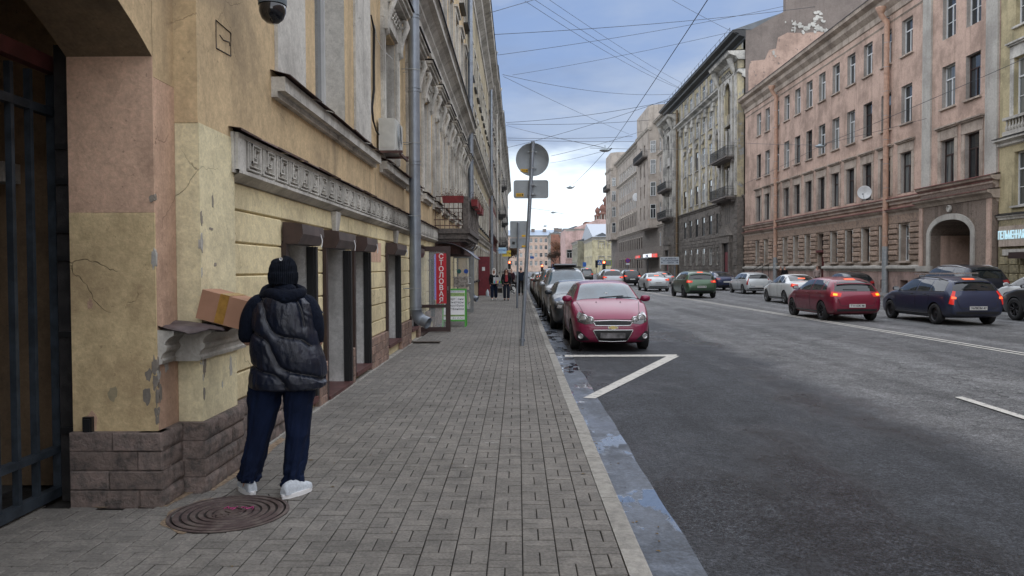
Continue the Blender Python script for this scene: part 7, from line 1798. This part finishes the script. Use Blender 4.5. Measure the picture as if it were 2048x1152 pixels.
# --- pedestrians
def walker(name_label, x, y, h, facing, top, legs, hair, phase=0, hood=None, bag=None, coat=True, wide=False, inner=None, hairlong=False):
    """facing: -1 towards the camera, +1 away"""
    e = empty('person', (x, y, 0), label=name_label, cat='person')
    S = h/1.68; M_ = Matrix.Translation((x, y, 0)) @ Matrix.Diagonal((S, S*facing, S, 1))
    st = .13*(1 if phase else -1)
    N = [(0,0,.94,.08,.06),(0,0,1.12,.09,.07),(0,0,1.32,.13,.09),(0,0,1.42,.07,.06),(0,0,1.49,.045),(0,.015,1.56,.07,.08),(0,.02,1.64,.065,.075),
         (.16,0,1.37,.045),(.22,-.02,1.12,.04),(.19,.10,.92,.03),(.18,.13,.84,.028),
         (-.16,0,1.37,.045),(-.22,-.02,1.12,.04),(-.19,.05,.90,.03),(-.18,.08,.82,.028),
         (.09,0,.86,.085),(.095,st*.6,.47,.055),(.095,st,.09,.04),(.095,st+.12,.04,.035),
         (-.09,0,.86,.085),(-.095,-st*.4,.47,.055),(-.095,-st,.09,.04),(-.095,-st+.12,.04,.035)]
    E = [(0,1),(1,2),(2,3),(3,4),(4,5),(5,6),(2,7),(7,8),(8,9),(9,10),(2,11),(11,12),(12,13),(13,14),(0,15),(15,16),(16,17),(17,18),(0,19),(19,20),(20,21),(21,22)]
    b = skinmesh(N, E, 'body', skin, e, M_, sub=2)
    wl = 1.35 if wide else 1.15
    T_ = skinmesh([(0,0,.98,.15,.115),(.10,0,.84,.105*wl*.9),(.10,st*.55,.48,.075*wl),(.10,st,.10,.075*wl),(-.10,0,.84,.105*wl*.9),(-.10,-st*.4,.48,.075*wl),(-.10,-st,.10,.075*wl)], [(0,1),(1,2),(2,3),(0,4),(4,5),(5,6)], 'trousers', legs, e, M_)
    Jk = skinmesh([(0,0,.80 if coat else .85,.19,.14),(0,0,1.12,.175,.125),(0,0,1.33,.175,.12),(0,0,1.43,.085,.08),(.18,0,1.36,.07),(.24,-.02,1.12,.062),(.20,.10,.90,.050),(.19,.12,.86,.044),(-.18,0,1.36,.07),(-.24,-.02,1.12,.062),(-.20,.06,.88,.050),(-.185,.075,.84,.044)], [(0,1),(1,2),(2,3),(2,4),(4,5),(5,6),(6,7),(2,8),(8,9),(9,10),(10,11)], 'jacket', top, e, M_)
    for s_, t_ in ((.095, st), (-.095, -st)): chain([(s_, t_-.06, .045, .042), (s_, t_+.05, .045, .045), (s_, t_+.16, .035, .036)], 'shoe', legs if not wide else MT['white_pvc'], e, M_, sub=1)
    if inner: chain([(0, .105, .98, .09, .03), (0, .10, 1.2, .09, .035), (0, .07, 1.38, .06, .03)], 'shirt', inner, e, M_)
    for s_, hy in ((.18, .13), (-.18, .08)):
        for k in range(4): chain([(s_+.012*(k-1.5), hy+.01, .83, .009), (s_+.012*(k-1.5), hy+.02, .79, .008), (s_+.010*(k-1.5), hy+.01, .755+.004*k, .006)], 'finger', skin, b, M_, sub=1)
    # face
    if facing < 0 or True:
        for s_ in (-1, 1): MB(M_).lathe([(0, -.012), (.010, -.006), (.012, 0), (0, .012)], (s_*.032, .093, 1.60), 8).build('eye', MT['black'], b)
        chain([(0, .10, 1.605, .010), (0, .115, 1.575, .014)], 'nose', skin, b, M_, sub=1); MB(M_).box(-.022, .022, .088, .098, 1.535, 1.545).build('mouth', plain('lips', (.28, .07, .07), .5) if 'lips' not in bpy.data.materials else bpy.data.materials['lips'], b)
    hz = [(0, -.025, 1.60, .088, .09), (0, -.05, 1.58, .085, .08), (0, -.06, 1.48, .07, .05)] + ([(0, -.07, 1.36, .10, .05)] if hairlong else [])
    if hood is None:
        hr = chain(hz, 'hair', hair, e, M_); chain([(-.05, .035, 1.665, .028), (0, .042, 1.68, .03), (.05, .035, 1.665, .028)], 'fringe', hair, hr, M_)
        if hairlong:
            for s_ in (-1, 1): chain([(s_*.07, .03, 1.65, .03), (s_*.09, .03, 1.52, .035), (s_*.10, .06, 1.36, .04)], 'lock', hair, hr, M_)
    else:
        ho = skinmesh([(-.085, .05, 1.47, .03), (-.09, .05, 1.60, .03), (-.05, .04, 1.72, .035), (.05, .04, 1.72, .035), (.09, .05, 1.60, .03), (.085, .05, 1.47, .03), (.04, .10, 1.38, .03), (-.04, .10, 1.38, .03)], [(0,1),(1,2),(2,3),(3,4),(4,5),(5,6),(6,7),(7,0)], 'hood', hood, e, M_)
        chain([(0, -.03, 1.66, .095, .09), (0, -.05, 1.56, .09, .08), (0, -.06, 1.46, .08, .06)], 'hood_back', hood, ho, M_)
    return e, M_
Yw = gnd(988, 600).y; Xw = gnd(988, 600).x
black_j = cloth('black_jacket', (.012, .013, .016), .8)
w1, Mw = walker('walking woman in white hood and black jacket carrying a colourful bag', Xw, Yw, 1.63, -1, black_j, cloth('navy_trousers', (.012, .018, .04)), hairm, 0, hood=cloth('white_hood', (.6, .58, .55)), wide=True, coat=False)
bg_ = empty('carrier_bag', (Xw+.14, Yw-.3, .85), label='carrier bag with rainbow coloured print held by the woman in the white hood', cat='bag')
MB().box(Xw-.02, Xw+.42, Yw-.32, Yw-.20, .88, 1.22).build('bag', cloth('bag_white', (.55, .54, .55), .6), bg_)
for k, c_ in enumerate(((.05, .45, .50), (.75, .15, .35), (.75, .6, .05), (.1, .15, .6), (.15, .5, .12))): MB().add([(Xw+.0+.083*k, Yw-.325, .90), (Xw+.083*(k+1), Yw-.325, .90), (Xw+.083*(k+1.2), Yw-.325, 1.03+.015*(k % 3)), (Xw+.03+.083*k, Yw-.325, 1.05)], [(0,1,2,3)]).build('print', plain('print_%d' % k, c_, .5), bg_)
MB().tube([(Xw+.08, Yw-.26, 1.22), (Xw+.10, Yw-.2, 1.34), (Xw+.3, Yw-.2, 1.34), (Xw+.32, Yw-.26, 1.22)], .008, 5).build('handle', MT['white_pvc'], bg_)
p2 = gnd(1013, 601); w2, _ = walker('walking woman with long dark red hair, open black jacket and red shirt', p2.x, p2.y, 1.66, -1, black_j, cloth('dark_jeans', (.018, .022, .035)), cloth('auburn_hair', (.05, .015, .015), .5), 1, inner=cloth('red_shirt', (.28, .04, .05)), coat=False, hairlong=True)
tb = empty('tote_bag', (p2.x+.33, p2.y, .5), label='black and white spotted tote bag hanging beside the woman with red hair', cat='bag')
g = NG('cow_print'); g.set(col=g.mix(g.ramp(g.noise(9, 2), .5, .52), (.6, .6, .58), (.02, .02, .02)), rough=.8)
MB().grid(lambda u, v: (p2.x+.34+.13*math.cos(u*6.283)*(.7+.5*math.sin(v*3.1)), p2.y+.04+.05*math.sin(u*6.283), .35+.5*v), 14, 8, cu=True).build('bag', g.m, tb)
MB().tube([(p2.x+.30, p2.y+.04, .84), (p2.x+.24, p2.y+.02, 1.0), (p2.x+.36, p2.y+.04, .84)], .01, 5).build('strap', MT['black'], tb)
p3 = gnd(1042, 591); walker('man in dark coat walking away with a black briefcase past the poles', p3.x, p3.y, 1.76, 1, cloth('navy_coat', (.016, .022, .035)), blk, cloth('grey_hair', (.12, .12, .12)), 1)
bf_ = empty('briefcase', (p3.x-.34, p3.y, .55), label='black briefcase carried by the man walking away', cat='bag')
MB().cbox(p3.x-.5, p3.x-.2, p3.y-.06, p3.y+.06, .50, .82, .02).build('case', blk, bf_); MB().tube([(p3.x-.40, p3.y, .82), (p3.x-.38, p3.y, .87), (p3.x-.32, p3.y, .87), (p3.x-.30, p3.y, .82)], .01, 5).build('handle', MT['black'], bf_)
p4 = gnd(1023, 582); walker('woman in dark clothes walking behind the woman with red hair', p4.x, p4.y, 1.64, -1, cloth('plum_coat', (.03, .012, .018)), blk, hairm, 1)
for px, Yf, lab, tp_, hr_ in ((1597, 66, 'person in black on the far pavement behind the white sedan', black_j, blk), (1634, 58, 'person in pale pink jacket and cap on the far pavement', cloth('pale_jacket', (.30, .24, .22)), blk), (1612, 67, 'person in brown on the far pavement between two others', cloth('brown_jacket', (.08, .05, .04)), hairm)):
    x_ = atY(px, 545, Yf).x; walker(lab, min(x_, 23.4), Yf, 1.78, -1, tp_, blk, hr_, 0)
for px, lab in ((1256, 'person in dark coat on the far pavement before the beige house'), (1222, 'another dark figure on the far pavement by the traffic lights')):
    Yf = 140; x_ = atY(px, 545, Yf).x; walker(lab, x_, Yf, 1.75, 1, blk, blk, hairm, 0)
# ------------------------------------------------------------ signs, wires, lamps, small things
def lerp(a, b, t): return Vector(a)*(1-t)+Vector(b)*t
Y1 = gnd(1044, 691).y; b0 = gnd(1044, 691); t0 = atY(1066, 283, Y1)
sp_ = empty('sign_post', tuple(b0), label='leaning galvanised post with a round sign plate and rectangular plate seen from behind', cat='road sign')
MB().tube([b0, lerp(b0, t0, .5), t0], .042, 16).build('pole', MT['zinc'], sp_); MB().tube([lerp(b0, t0, .02), lerp(b0, t0, .035)], .06, 16).build('base_collar', MT['zinc'], sp_); MB().tube([lerp(b0, t0, .27), lerp(b0, t0, .275)], .048, 16).build('joint', MT['steel'], sp_)
sb_ = plain('sign_back_grey', (.30, .325, .34), .55, .3, var=.14, vs=3, bump=.1)
c = atY(1065, 318, Y1)+Vector((0, .075, 0)); r = .362
MB().lathe([(0, 0), (r-.02, 0), (r-.015, -.018), (r, -.018), (r, .012), (0, .012)], tuple(c), 48, axis='y').build('round_plate', sb_, sp_)
q = [atY(1027, 360, Y1), atY(1097, 396, Y1)]; yy = Y1+.07
def rplate(x0, x1, z0, z1, y, mat, par, rr=.03, nm='plate', tilt=-.004):
    P = []
    for cx_, cz_, a0 in ((x1-rr, z1-rr, 0), (x0+rr, z1-rr, 90), (x0+rr, z0+rr, 180), (x1-rr, z0+rr, 270)):
        for k in range(5): a = R(a0+22.5*k); P.append((cx_+rr*math.cos(a), cz_+rr*math.sin(a)))
    n = len(P)
    m = MB(); m.prism(P, 'y', y, y+.012); m.add([(p[0], y-.016, p[1]) for p in P]+[(p[0], y, p[1]) for p in P], [(i, (i+1) % n, n+(i+1) % n, n+i) for i in range(n)])
    return m.build(nm, mat, par)
rplate(q[0].x, q[1].x, q[1].z, q[0].z, yy, sb_, sp_, .05)
for (a_, b_, c_, d_) in ((1041, 338, 1056, 344.5), (1032, 386.5, 1047, 393)):
    u, v = atY(a_, b_, yy-.004), atY(c_, d_, yy-.004); MB().box(u.x, v.x, yy-.006, yy-.002, v.z, u.z).build('sticker', MT['yellow_st'], sp_)
    k = MB()
    for r_ in range(2): k.box(u.x+.02, v.x-.045, yy-.0075, yy-.006, v.z+.018+.025*r_, v.z+.026+.025*r_)
    k.build('sticker_print', MT['ink'], sp_); MB().box(v.x-.035, v.x-.01, yy-.0075, yy-.006, v.z+.015, u.z-.015).build('sticker_mark', MT['ink'], sp_)
for py in (303, 336, 370, 389):
    p = atY(1064.5, py, Y1); MB().tube([(p.x, Y1, p.z-.012), (p.x, Y1, p.z+.012)], .049, 14).box(p.x-.10, p.x+.10, Y1+.045, Y1+.058, p.z-.012, p.z+.012).tube([(p.x+.055, Y1-.03, p.z), (p.x+.055, Y1+.05, p.z)], .007, 6).build('clamp', MT['steel'], sp_)
Y2_ = gnd(1034, 616).y; b1 = gnd(1034, 616); t1 = atY(1036.5, 447, Y2_)
s2 = empty('sign_post', tuple(b1), label='shorter straight post with two stacked rectangular sign backs further along the kerb', cat='road sign')
MB().tube([b1, t1], .042, 14).lathe([(.05, 0), (.05, .03), (0, .05)], tuple(t1), 12).build('pole', MT['zinc'], s2)
u, v = atY(1020, 442, Y2_), atY(1054, 475, Y2_); rplate(u.x, v.x, v.z, u.z, Y2_+.07, sb_, s2, .04)
u, v = atY(1020, 476, Y2_), atY(1054, 496, Y2_); rplate(u.x, v.x, v.z, u.z, Y2_+.07, sb_, s2, .04)
for a_, b_ in ((1045, 472), (1045, 493)):
    u = atY(a_, b_, Y2_); MB().box(u.x-.03, u.x+.13, Y2_+.05, Y2_+.053, u.z-.03, u.z+.05).build('sticker', MT['yellow_st'], s2)
u = atY(1027, 486, Y2_); MB(Matrix.Translation(u) @ Matrix.Rotation(R(12), 4, 'Y')).box(-.06, .06, .05, .053, -.06, .06).box(-.03, .03, .048, .05, -.03, .03).build('sticker', MT['black'], s2)
# direction board over the traffic and no-parking disc
Yb = 96; u, v = atY(1321, 514, Yb), atY(1358, 529, Yb); db = empty('direction_sign', ((u.x+v.x)/2, Yb, 0), label='pale rectangular direction board with arrows on a post before the stone house', cat='road sign')
MB().tube([(v.x-.5, Yb+.1, 0), (v.x-.5, Yb+.1, u.z)], .06, 10).build('pole', MT['zinc'], db)
MB().box(u.x, v.x, Yb-.04, Yb+.02, v.z, u.z).build('frame', MT['white'], db); MB().box(u.x+.04, v.x-.04, Yb-.05, Yb-.04, v.z+.04, u.z-.04).build('panel', plain('board_grey', (.42, .46, .50), .5, var=.05), db)
bi = plain('board_ink', (.04, .05, .08), .6)
for k, s_ in enumerate(('ул. МАРАТА', 'ПЛ. ВОССТАНИЯ', 'ЦЕНТР')): text(s_, .24, bi, Matrix.Translation(((u.x+v.x)/2+.1, Yb-.055, u.z-.22-.26*k)) @ Matrix.Rotation(R(90), 4, 'X'), db, bold=.008, ext=.002)
for x_, z_ in ((u.x+.2, u.z-.25), (u.x+.2, u.z-.7), (v.x-.2, u.z-.7)): MB().box(x_-.1, x_+.1, Yb-.058, Yb-.05, z_-.03, z_+.03).add([(x_-.02, Yb-.056, z_-.09), (x_-.02, Yb-.056, z_+.09), (x_-.16, Yb-.056, z_)], [(0,1,2)]).build('arrow', bi, db)
Yn = 118; c = atY(1255.5, 521, Yn); ns = empty('road_sign', (c.x, Yn, 0), label='round blue no-stopping sign with red ring and cross before the beige house', cat='road sign')
MB().tube([(c.x, Yn+.05, 0), (c.x, Yn+.05, c.z)], .045, 8).build('pole', MT['zinc'], ns)
rs = plain('sign_red2', (.55, .02, .03), .5); MB().lathe([(0, 0), (.38, 0), (.38, .03)], (c.x, Yn-.03, c.z), 28, axis='y').build('ring', rs, ns)
MB().lathe([(0, 0), (.31, 0)], (c.x, Yn-.036, c.z), 28, axis='y').build('disc', plain('sign_blue2', (.02, .07, .42), .5), ns)
for s_ in (-1, 1): MB(Matrix.Translation((c.x, Yn-.045, c.z)) @ Matrix.Rotation(R(45*s_), 4, 'Y')).box(-.3, .3, 0, .005, -.03, .03).build('cross_bar', rs, ns)
MB().box(c.x-.3, c.x+.3, Yn-.02, Yn, c.z-.65, c.z-.45).build('plate', MT['white'], ns)
# traffic lights and crossing signs by the junction
def tlight(px, py, Y, lit, label, back=False, h=1.0):
    c = atY(px, py, Y); e = empty('traffic_light', (c.x, Y, 0), label=label, cat='traffic light')
    MB().tube([(c.x, Y+.15, 0), (c.x, Y+.15, c.z+.5*h)], .06, 8).build('pole', MT['zinc'], e); MB().box(c.x-.17*h, c.x+.17*h, Y-.1, Y+.1, c.z-.5*h, c.z+.5*h).build('housing', MT['black'], e)
    for k in range(3):
        MB().lathe([(0, -.02), (.11*h, 0), (.11*h, .03)], (c.x, Y-.13, c.z+(.32-.32*k)*h), 14, axis='y').build('lamp', emit('signal_red' if lit == 0 else 'signal_amber', (1, .08, .03) if lit == 0 else (1, .35, .03), 6) if k == lit else MT['rubber'], e)
tlight(1208, 531, 185, 0, 'lit traffic light on the right side of the junction in front of the yellow house', h=2.4)
tlight(1084, 536, 175, 0, 'small red traffic light over the parked cars, centre of the far street', h=1.6)
tlight(1019, 530, 120, 0, 'red traffic light on the left above the walking people', h=1.3)
tlight(1193, 528, 186, None, 'unlit dark traffic light beside the pedestrian crossing sign', h=1.8)
def psign(px, py, Y, w, h, mat, label, tri=True):
    c = atY(px, py, Y); e = empty('road_sign', (c.x, Y, 0), label=label, cat='road sign')
    MB().tube([(c.x, Y+.08, 0), (c.x, Y+.08, c.z)], .05, 8).build('pole', MT['zinc'], e); MB().box(c.x-w/2, c.x+w/2, Y-.03, Y+.02, c.z-h/2, c.z+h/2).build('plate', mat, e)
    if tri: MB().add([(c.x-w*.38, Y-.035, c.z-h*.32), (c.x+w*.38, Y-.035, c.z-h*.32), (c.x, Y-.035, c.z+h*.36)], [(0, 1, 2)]).build('triangle', MT['white'], e); MB().tube([(c.x, Y-.045, c.z-.25*h), (c.x, Y-.045, c.z+.1*h)], .07*w, 5).build('figure', MT['ink'], e)
bl = plain('sign_blue3', (.03, .13, .45), .5)
psign(1199, 525, 187, 1.2, 1.2, bl, 'blue pedestrian crossing sign with white triangle left of the lit traffic light')
psign(1169, 529, 200, .9, 1.2, bl, 'small blue square sign on the yellow house front', False); psign(1108, 534, 190, .9, 1.4, bl, 'small blue sign below the bare tree', False); psign(1064, 515, 190, 1.0, .6, bl, 'small blue street name board in the middle of the far street', False)
c = atY(1216, 526, 187); e = empty('road_sign', (c.x, 187, 0), label='square white diamond sign framed in lime yellow beside the lit traffic light', cat='road sign')
MB().tube([(c.x, 187.1, 0), (c.x, 187.1, c.z)], .05, 8).build('pole', MT['zinc'], e); MB().box(c.x-.9, c.x+.9, 186.97, 187.03, c.z-.75, c.z+.75).build('frame', plain('lime_border', (.45, .6, .05), .5), e); MB().box(c.x-.75, c.x+.75, 186.94, 186.97, c.z-.6, c.z+.6).build('plate', MT['steel'], e)
# suspended lamps and cables
lampm = plain('lamp_shell', (.22, .26, .28), .4, .4)
LW = []
def hanglamp(px, py, Y, s, label):
    c = atY(px, py, Y); e = empty('street_lamp', tuple(c), label=label, cat='street lamp', group='street lamps hung over the road on cables'); M_ = Matrix.Translation(c) @ Matrix.Diagonal((s, s, s, 1))
    MB(M_).lathe([(0, .16), (.10, .15), (.16, .08), (.36, .02), (.40, -.04), (.37, -.06)], (0, 0, 0), 20, sx=1.0, sy=.5).build('shade', lampm, e)
    MB(M_).lathe([(.34, -.05), (.22, -.13), (0, -.15)], (0, 0, 0), 20, sy=.5).build('diffuser', MT['lamp'], e)
    MB(M_).tube([(0, 0, .14), (0, 0, .34)], .02, 6).tube([(.3, 0, 0), (.48, 0, .12)], .05, 6).build('hanger', MT['black'], e); return c+Vector((0, 0, .34*s))
l1 = hanglamp(1210, 300, 40, .75, 'street lamp hanging over the road, largest in the open sky'); l2 = hanglamp(1140, 375, 63, .8, 'hanging street lamp seen against the bright cloud at the end of the long diagonal cable')
l3 = hanglamp(1106, 425, 95, .8, 'small hanging street lamp low in the bright sky above the far roofs'); l4 = hanglamp(1090, 452, 140, .9, 'tiny farthest hanging street lamp above the far roofs'); l5 = hanglamp(1640, 292, 42, .75, 'street lamp hanging in front of the salmon pink house')
wn = [0]
def wire(a, b, r=.012, sag=.0, n=12, label=None):
    a, b = Vector(a), Vector(b); P = [a.lerp(b, i/n)-Vector((0, 0, sag*4*(i/n)*(1-i/n))) for i in range(n+1)]
    lb_ = label; MB().tube(P, r, 4).build('cable', MT['wire'], label=lb_, cat='cable', group='overhead cables across the street')
wire(l2+Vector((.25, 0, 0)), l1+Vector((.3, 0, 0)), .016, .1, label='thick cable from the far hanging lamp to the largest one'); wire(l1+Vector((.3, 0, 0)), atY(1428, -20, 17.0), .012, .05, label='thick diagonal cable rising from the largest hanging lamp to the top edge')
WR = [((988, 69, 60), (1640, 12, 80), .022, .3, 'double dark cable running nearly level across the top of the sky'), ((996, 110, 70), (1570, 12, 85), .02, .3, 'thin cable rising gently from the left eaves under the double cable'),
 ((1025, 150, 95), (1530, 48, 82), .02, .3, 'long faint cable rising towards the right roof edge below the lamp cables'), ((1005, 149, 70), (1364, 187, 104), .02, .8, 'sagging cable from the funnel of the left downpipe to the ornate house'),
 ((1007, 153, 70), (1258, 268, 140), .02, .2, 'cable sloping down from the left funnel to the beige house'), ((1055, -10, 50), (1368, 180, 104), .018, .3, 'upper of the pair of cables falling from the top to the ornate roof'),
 ((1050, 2, 50), (1362, 178, 104), .018, .5, 'lower of the pair of cables falling from the top to the ornate roof'), ((1095, -3, 50), (1376, 172, 102), .016, .3, 'single cable falling right of the pair towards the ornate roof'),
 ((1012, 245, 110), (1347, 200, 108), .03, .5, 'faint level cable low in the blue sky, upper one'), ((1014, 248, 110), (1300, 240, 120), .03, .3, 'faint level cable low in the blue sky, lower one'), ((1010, 250, 100), (1207, 295, 42), .016, .1, 'cable from the left roofs down to the largest hanging lamp'),
 ((1015, 276, 120), (1265, 273, 140), .03, .2, 'level cable low over the street at the cloud edge'), ((1015, 280, 120), (1268, 283, 140), .03, .1, 'second level cable at the cloud edge'), ((1016, 295, 130), (1360, 190, 105), .03, .4, 'faint long cable rising across to the ornate roof'),
 ((1102, 312, 100), (1285, 262, 130), .025, .2, 'short faint cable under the largest lamp rising right'), ((1336, -5, 60), (1490, 75, 80), .018, .1, 'cable falling from the top edge to the gable wall'), ((978, 26, 40), (1080, -4, 45), .015, .0, 'short dark cable leaving the left eaves at the top edge'),
 ((1100, 326, 100), (1215, 300, 60), .015, .1, 'thin cable along the bright cloud edge'), ((1060, 416, 95), (1102, 422, 95), .02, 0, 'short span left of the small low lamp'), ((1108, 424, 95), (1128, 428, 95), .02, 0, 'short span right of the small low lamp'),
 ((1644, 290, 42), (2060, 112, 31), .012, .05, 'cable from the lamp before the pink house up past the olive house'), ((1644, 290, 42), (1480, 372, 62), .012, .05, 'cable running down left from the lamp before the pink house'), ((1425, 281, 80), (1632, 290, 43), .012, .1, 'thin level stay to the lamp before the pink house'), ((1648, 288, 42), (1853, 237, 40.5), .010, .03, 'stay from the lamp to the pale pilaster of the pink house'),
 ((1180, 296, 40), (1440, 296, 78), .012, .1, 'thin level stay right of the largest hanging lamp')]
for a, b, r, sg_, lb_ in WR: wire(atY(*a), atY(*b), r, sg_, label=lb_)
# stay grille by the ground, planter, bottle, grate
def bar_box(px, py, w, h, d, mat, name, label, cat): p = gnd(px, py); return MB().cbox(p.x-w/2, p.x+w/2, p.y, p.y+d, 0, h, .01).build(name, mat, label=label, cat=cat)
gp_ = gnd(848, 686); mt_e = empty('wooden_pallet', tuple(gp_), label='low weathered wooden slat step lying on the pavement below the glass door', cat='step')
wdm = plain('weathered_wood', (.10, .08, .065), .85, var=.4, vs=15, bump=.4)
for k in range(3): MB().cbox(gp_.x-.36, gp_.x+.36, gp_.y-.12+.10*k, gp_.y-.03+.10*k, 0, .035, .008).build('slat', wdm, mt_e)
bp = gnd(975, 593); bo = empty('water_bottle', tuple(bp), label='large clear plastic water bottle standing before the red door', cat='bottle')
MB().lathe([(.0, 0), (.09, 0), (.10, .03), (.10, .26), (.07, .34), (.03, .40), (.03, .44), (0, .44)], tuple(bp), 16).build('bottle', plain('pale_plastic', (.4, .45, .5), .2), bo)
pb_ = gnd(999, 586); MB().cbox(pb_.x-.2, pb_.x+.2, pb_.y, pb_.y+.3, 0, .33, .02).build('stone_block', cst, label='grey concrete block behind the two walking women', cat='block')
# bare autumn tree in front of the rust-red house
def tree(px, pyb, pyt, Y, label, leafc, seed, spread=1.0):
    b = atY(px, pyb, Y); t = atY(px, pyt, Y); h = t.z; rr = random.Random(seed)
    e = empty('tree', (b.x, Y, 0), label=label, cat='tree'); T_ = MB(); tips = []
    def grow(p, d, l, r, k):
        q = p+d*l; T_.tube([p, (p+q)/2+Vector((rr.uniform(-1, 1), rr.uniform(-1, 1), 0))*l*.04, q], r, 5, cap=False, r2=r*.65); tips.append(q)
        if k == 0: return
        for _ in range(3 if k > 1 else 4):
            dd = (d+Vector((rr.uniform(-1, 1)*spread, rr.uniform(-1, 1)*spread, rr.uniform(-.1, .5)))*.75).normalized(); grow(q, dd, l*rr.uniform(.6, .82), r*.6, k-1)
    grow(Vector((b.x, Y, -.1)), Vector((0, 0, 1)), h*.30, .28, 5); T_.build('trunk', plain('bark_%d' % seed, (.05, .035, .03), .9), e)
    L_ = MB()
    for p in tips:
        if p.z < h*.35: continue
        for _ in range(5):
            q = p+Vector((rr.gauss(0, .45), rr.gauss(0, .45), rr.gauss(0, .4))); a = rr.uniform(0, 6.3); s = rr.uniform(.08, .2)
            L_.add([q+Vector((s*math.cos(a), s*math.sin(a), 0)), q+Vector((-s*math.sin(a), s*math.cos(a), s)), q-Vector((s*math.cos(a), s*math.sin(a), s*.4))], [(0, 1, 2)])
    L_.build('crown', plain('leaf_%d' % seed, leafc, .8, var=.4, vs=2), e)
tree(1120, 545, 476, 330, 'sparse brown autumn tree in front of the rust-red gable', (.16, .07, .03), 3)
tree(1112, 545, 500, 320, 'lower dark bare tree just left of the autumn tree', (.06, .035, .02), 8)
tree(1011, 545, 486, 190, 'bare brown tree at the far end of the left house row', (.12, .07, .04), 5)
kz = gnd(1110, 545)
fn = empty('fence', (atY(1115, 540, 318).x, 318, 0), label='dark board fence at the foot of the bare trees', cat='fence')
for k in range(14): x_ = atY(1102+2.2*k, 540, 318).x; MB().box(x_, x_+.40, 318, 318.1, 0, 3.2+.3*math.sin(k)).build('board', MT['flash'], fn)
# entrance rails before the pink house
yr_ = atX(1515, 545, XR-1.0).y; er = empty('handrail', (XR-1, yr_, 0), label='dark stair handrails before the far end of the pink house', cat='handrail')
for k in range(2):
    y_ = yr_+1.6*k-1; MB().tube([(XR-1.6, y_, 0), (XR-1.6, y_, 1.3), (XR-.3, y_, 2.0), (XR-.3, y_, .8)], .035, 6).build('rail', MT['black'], er)

bpy.data.scenes.remove(TMP)
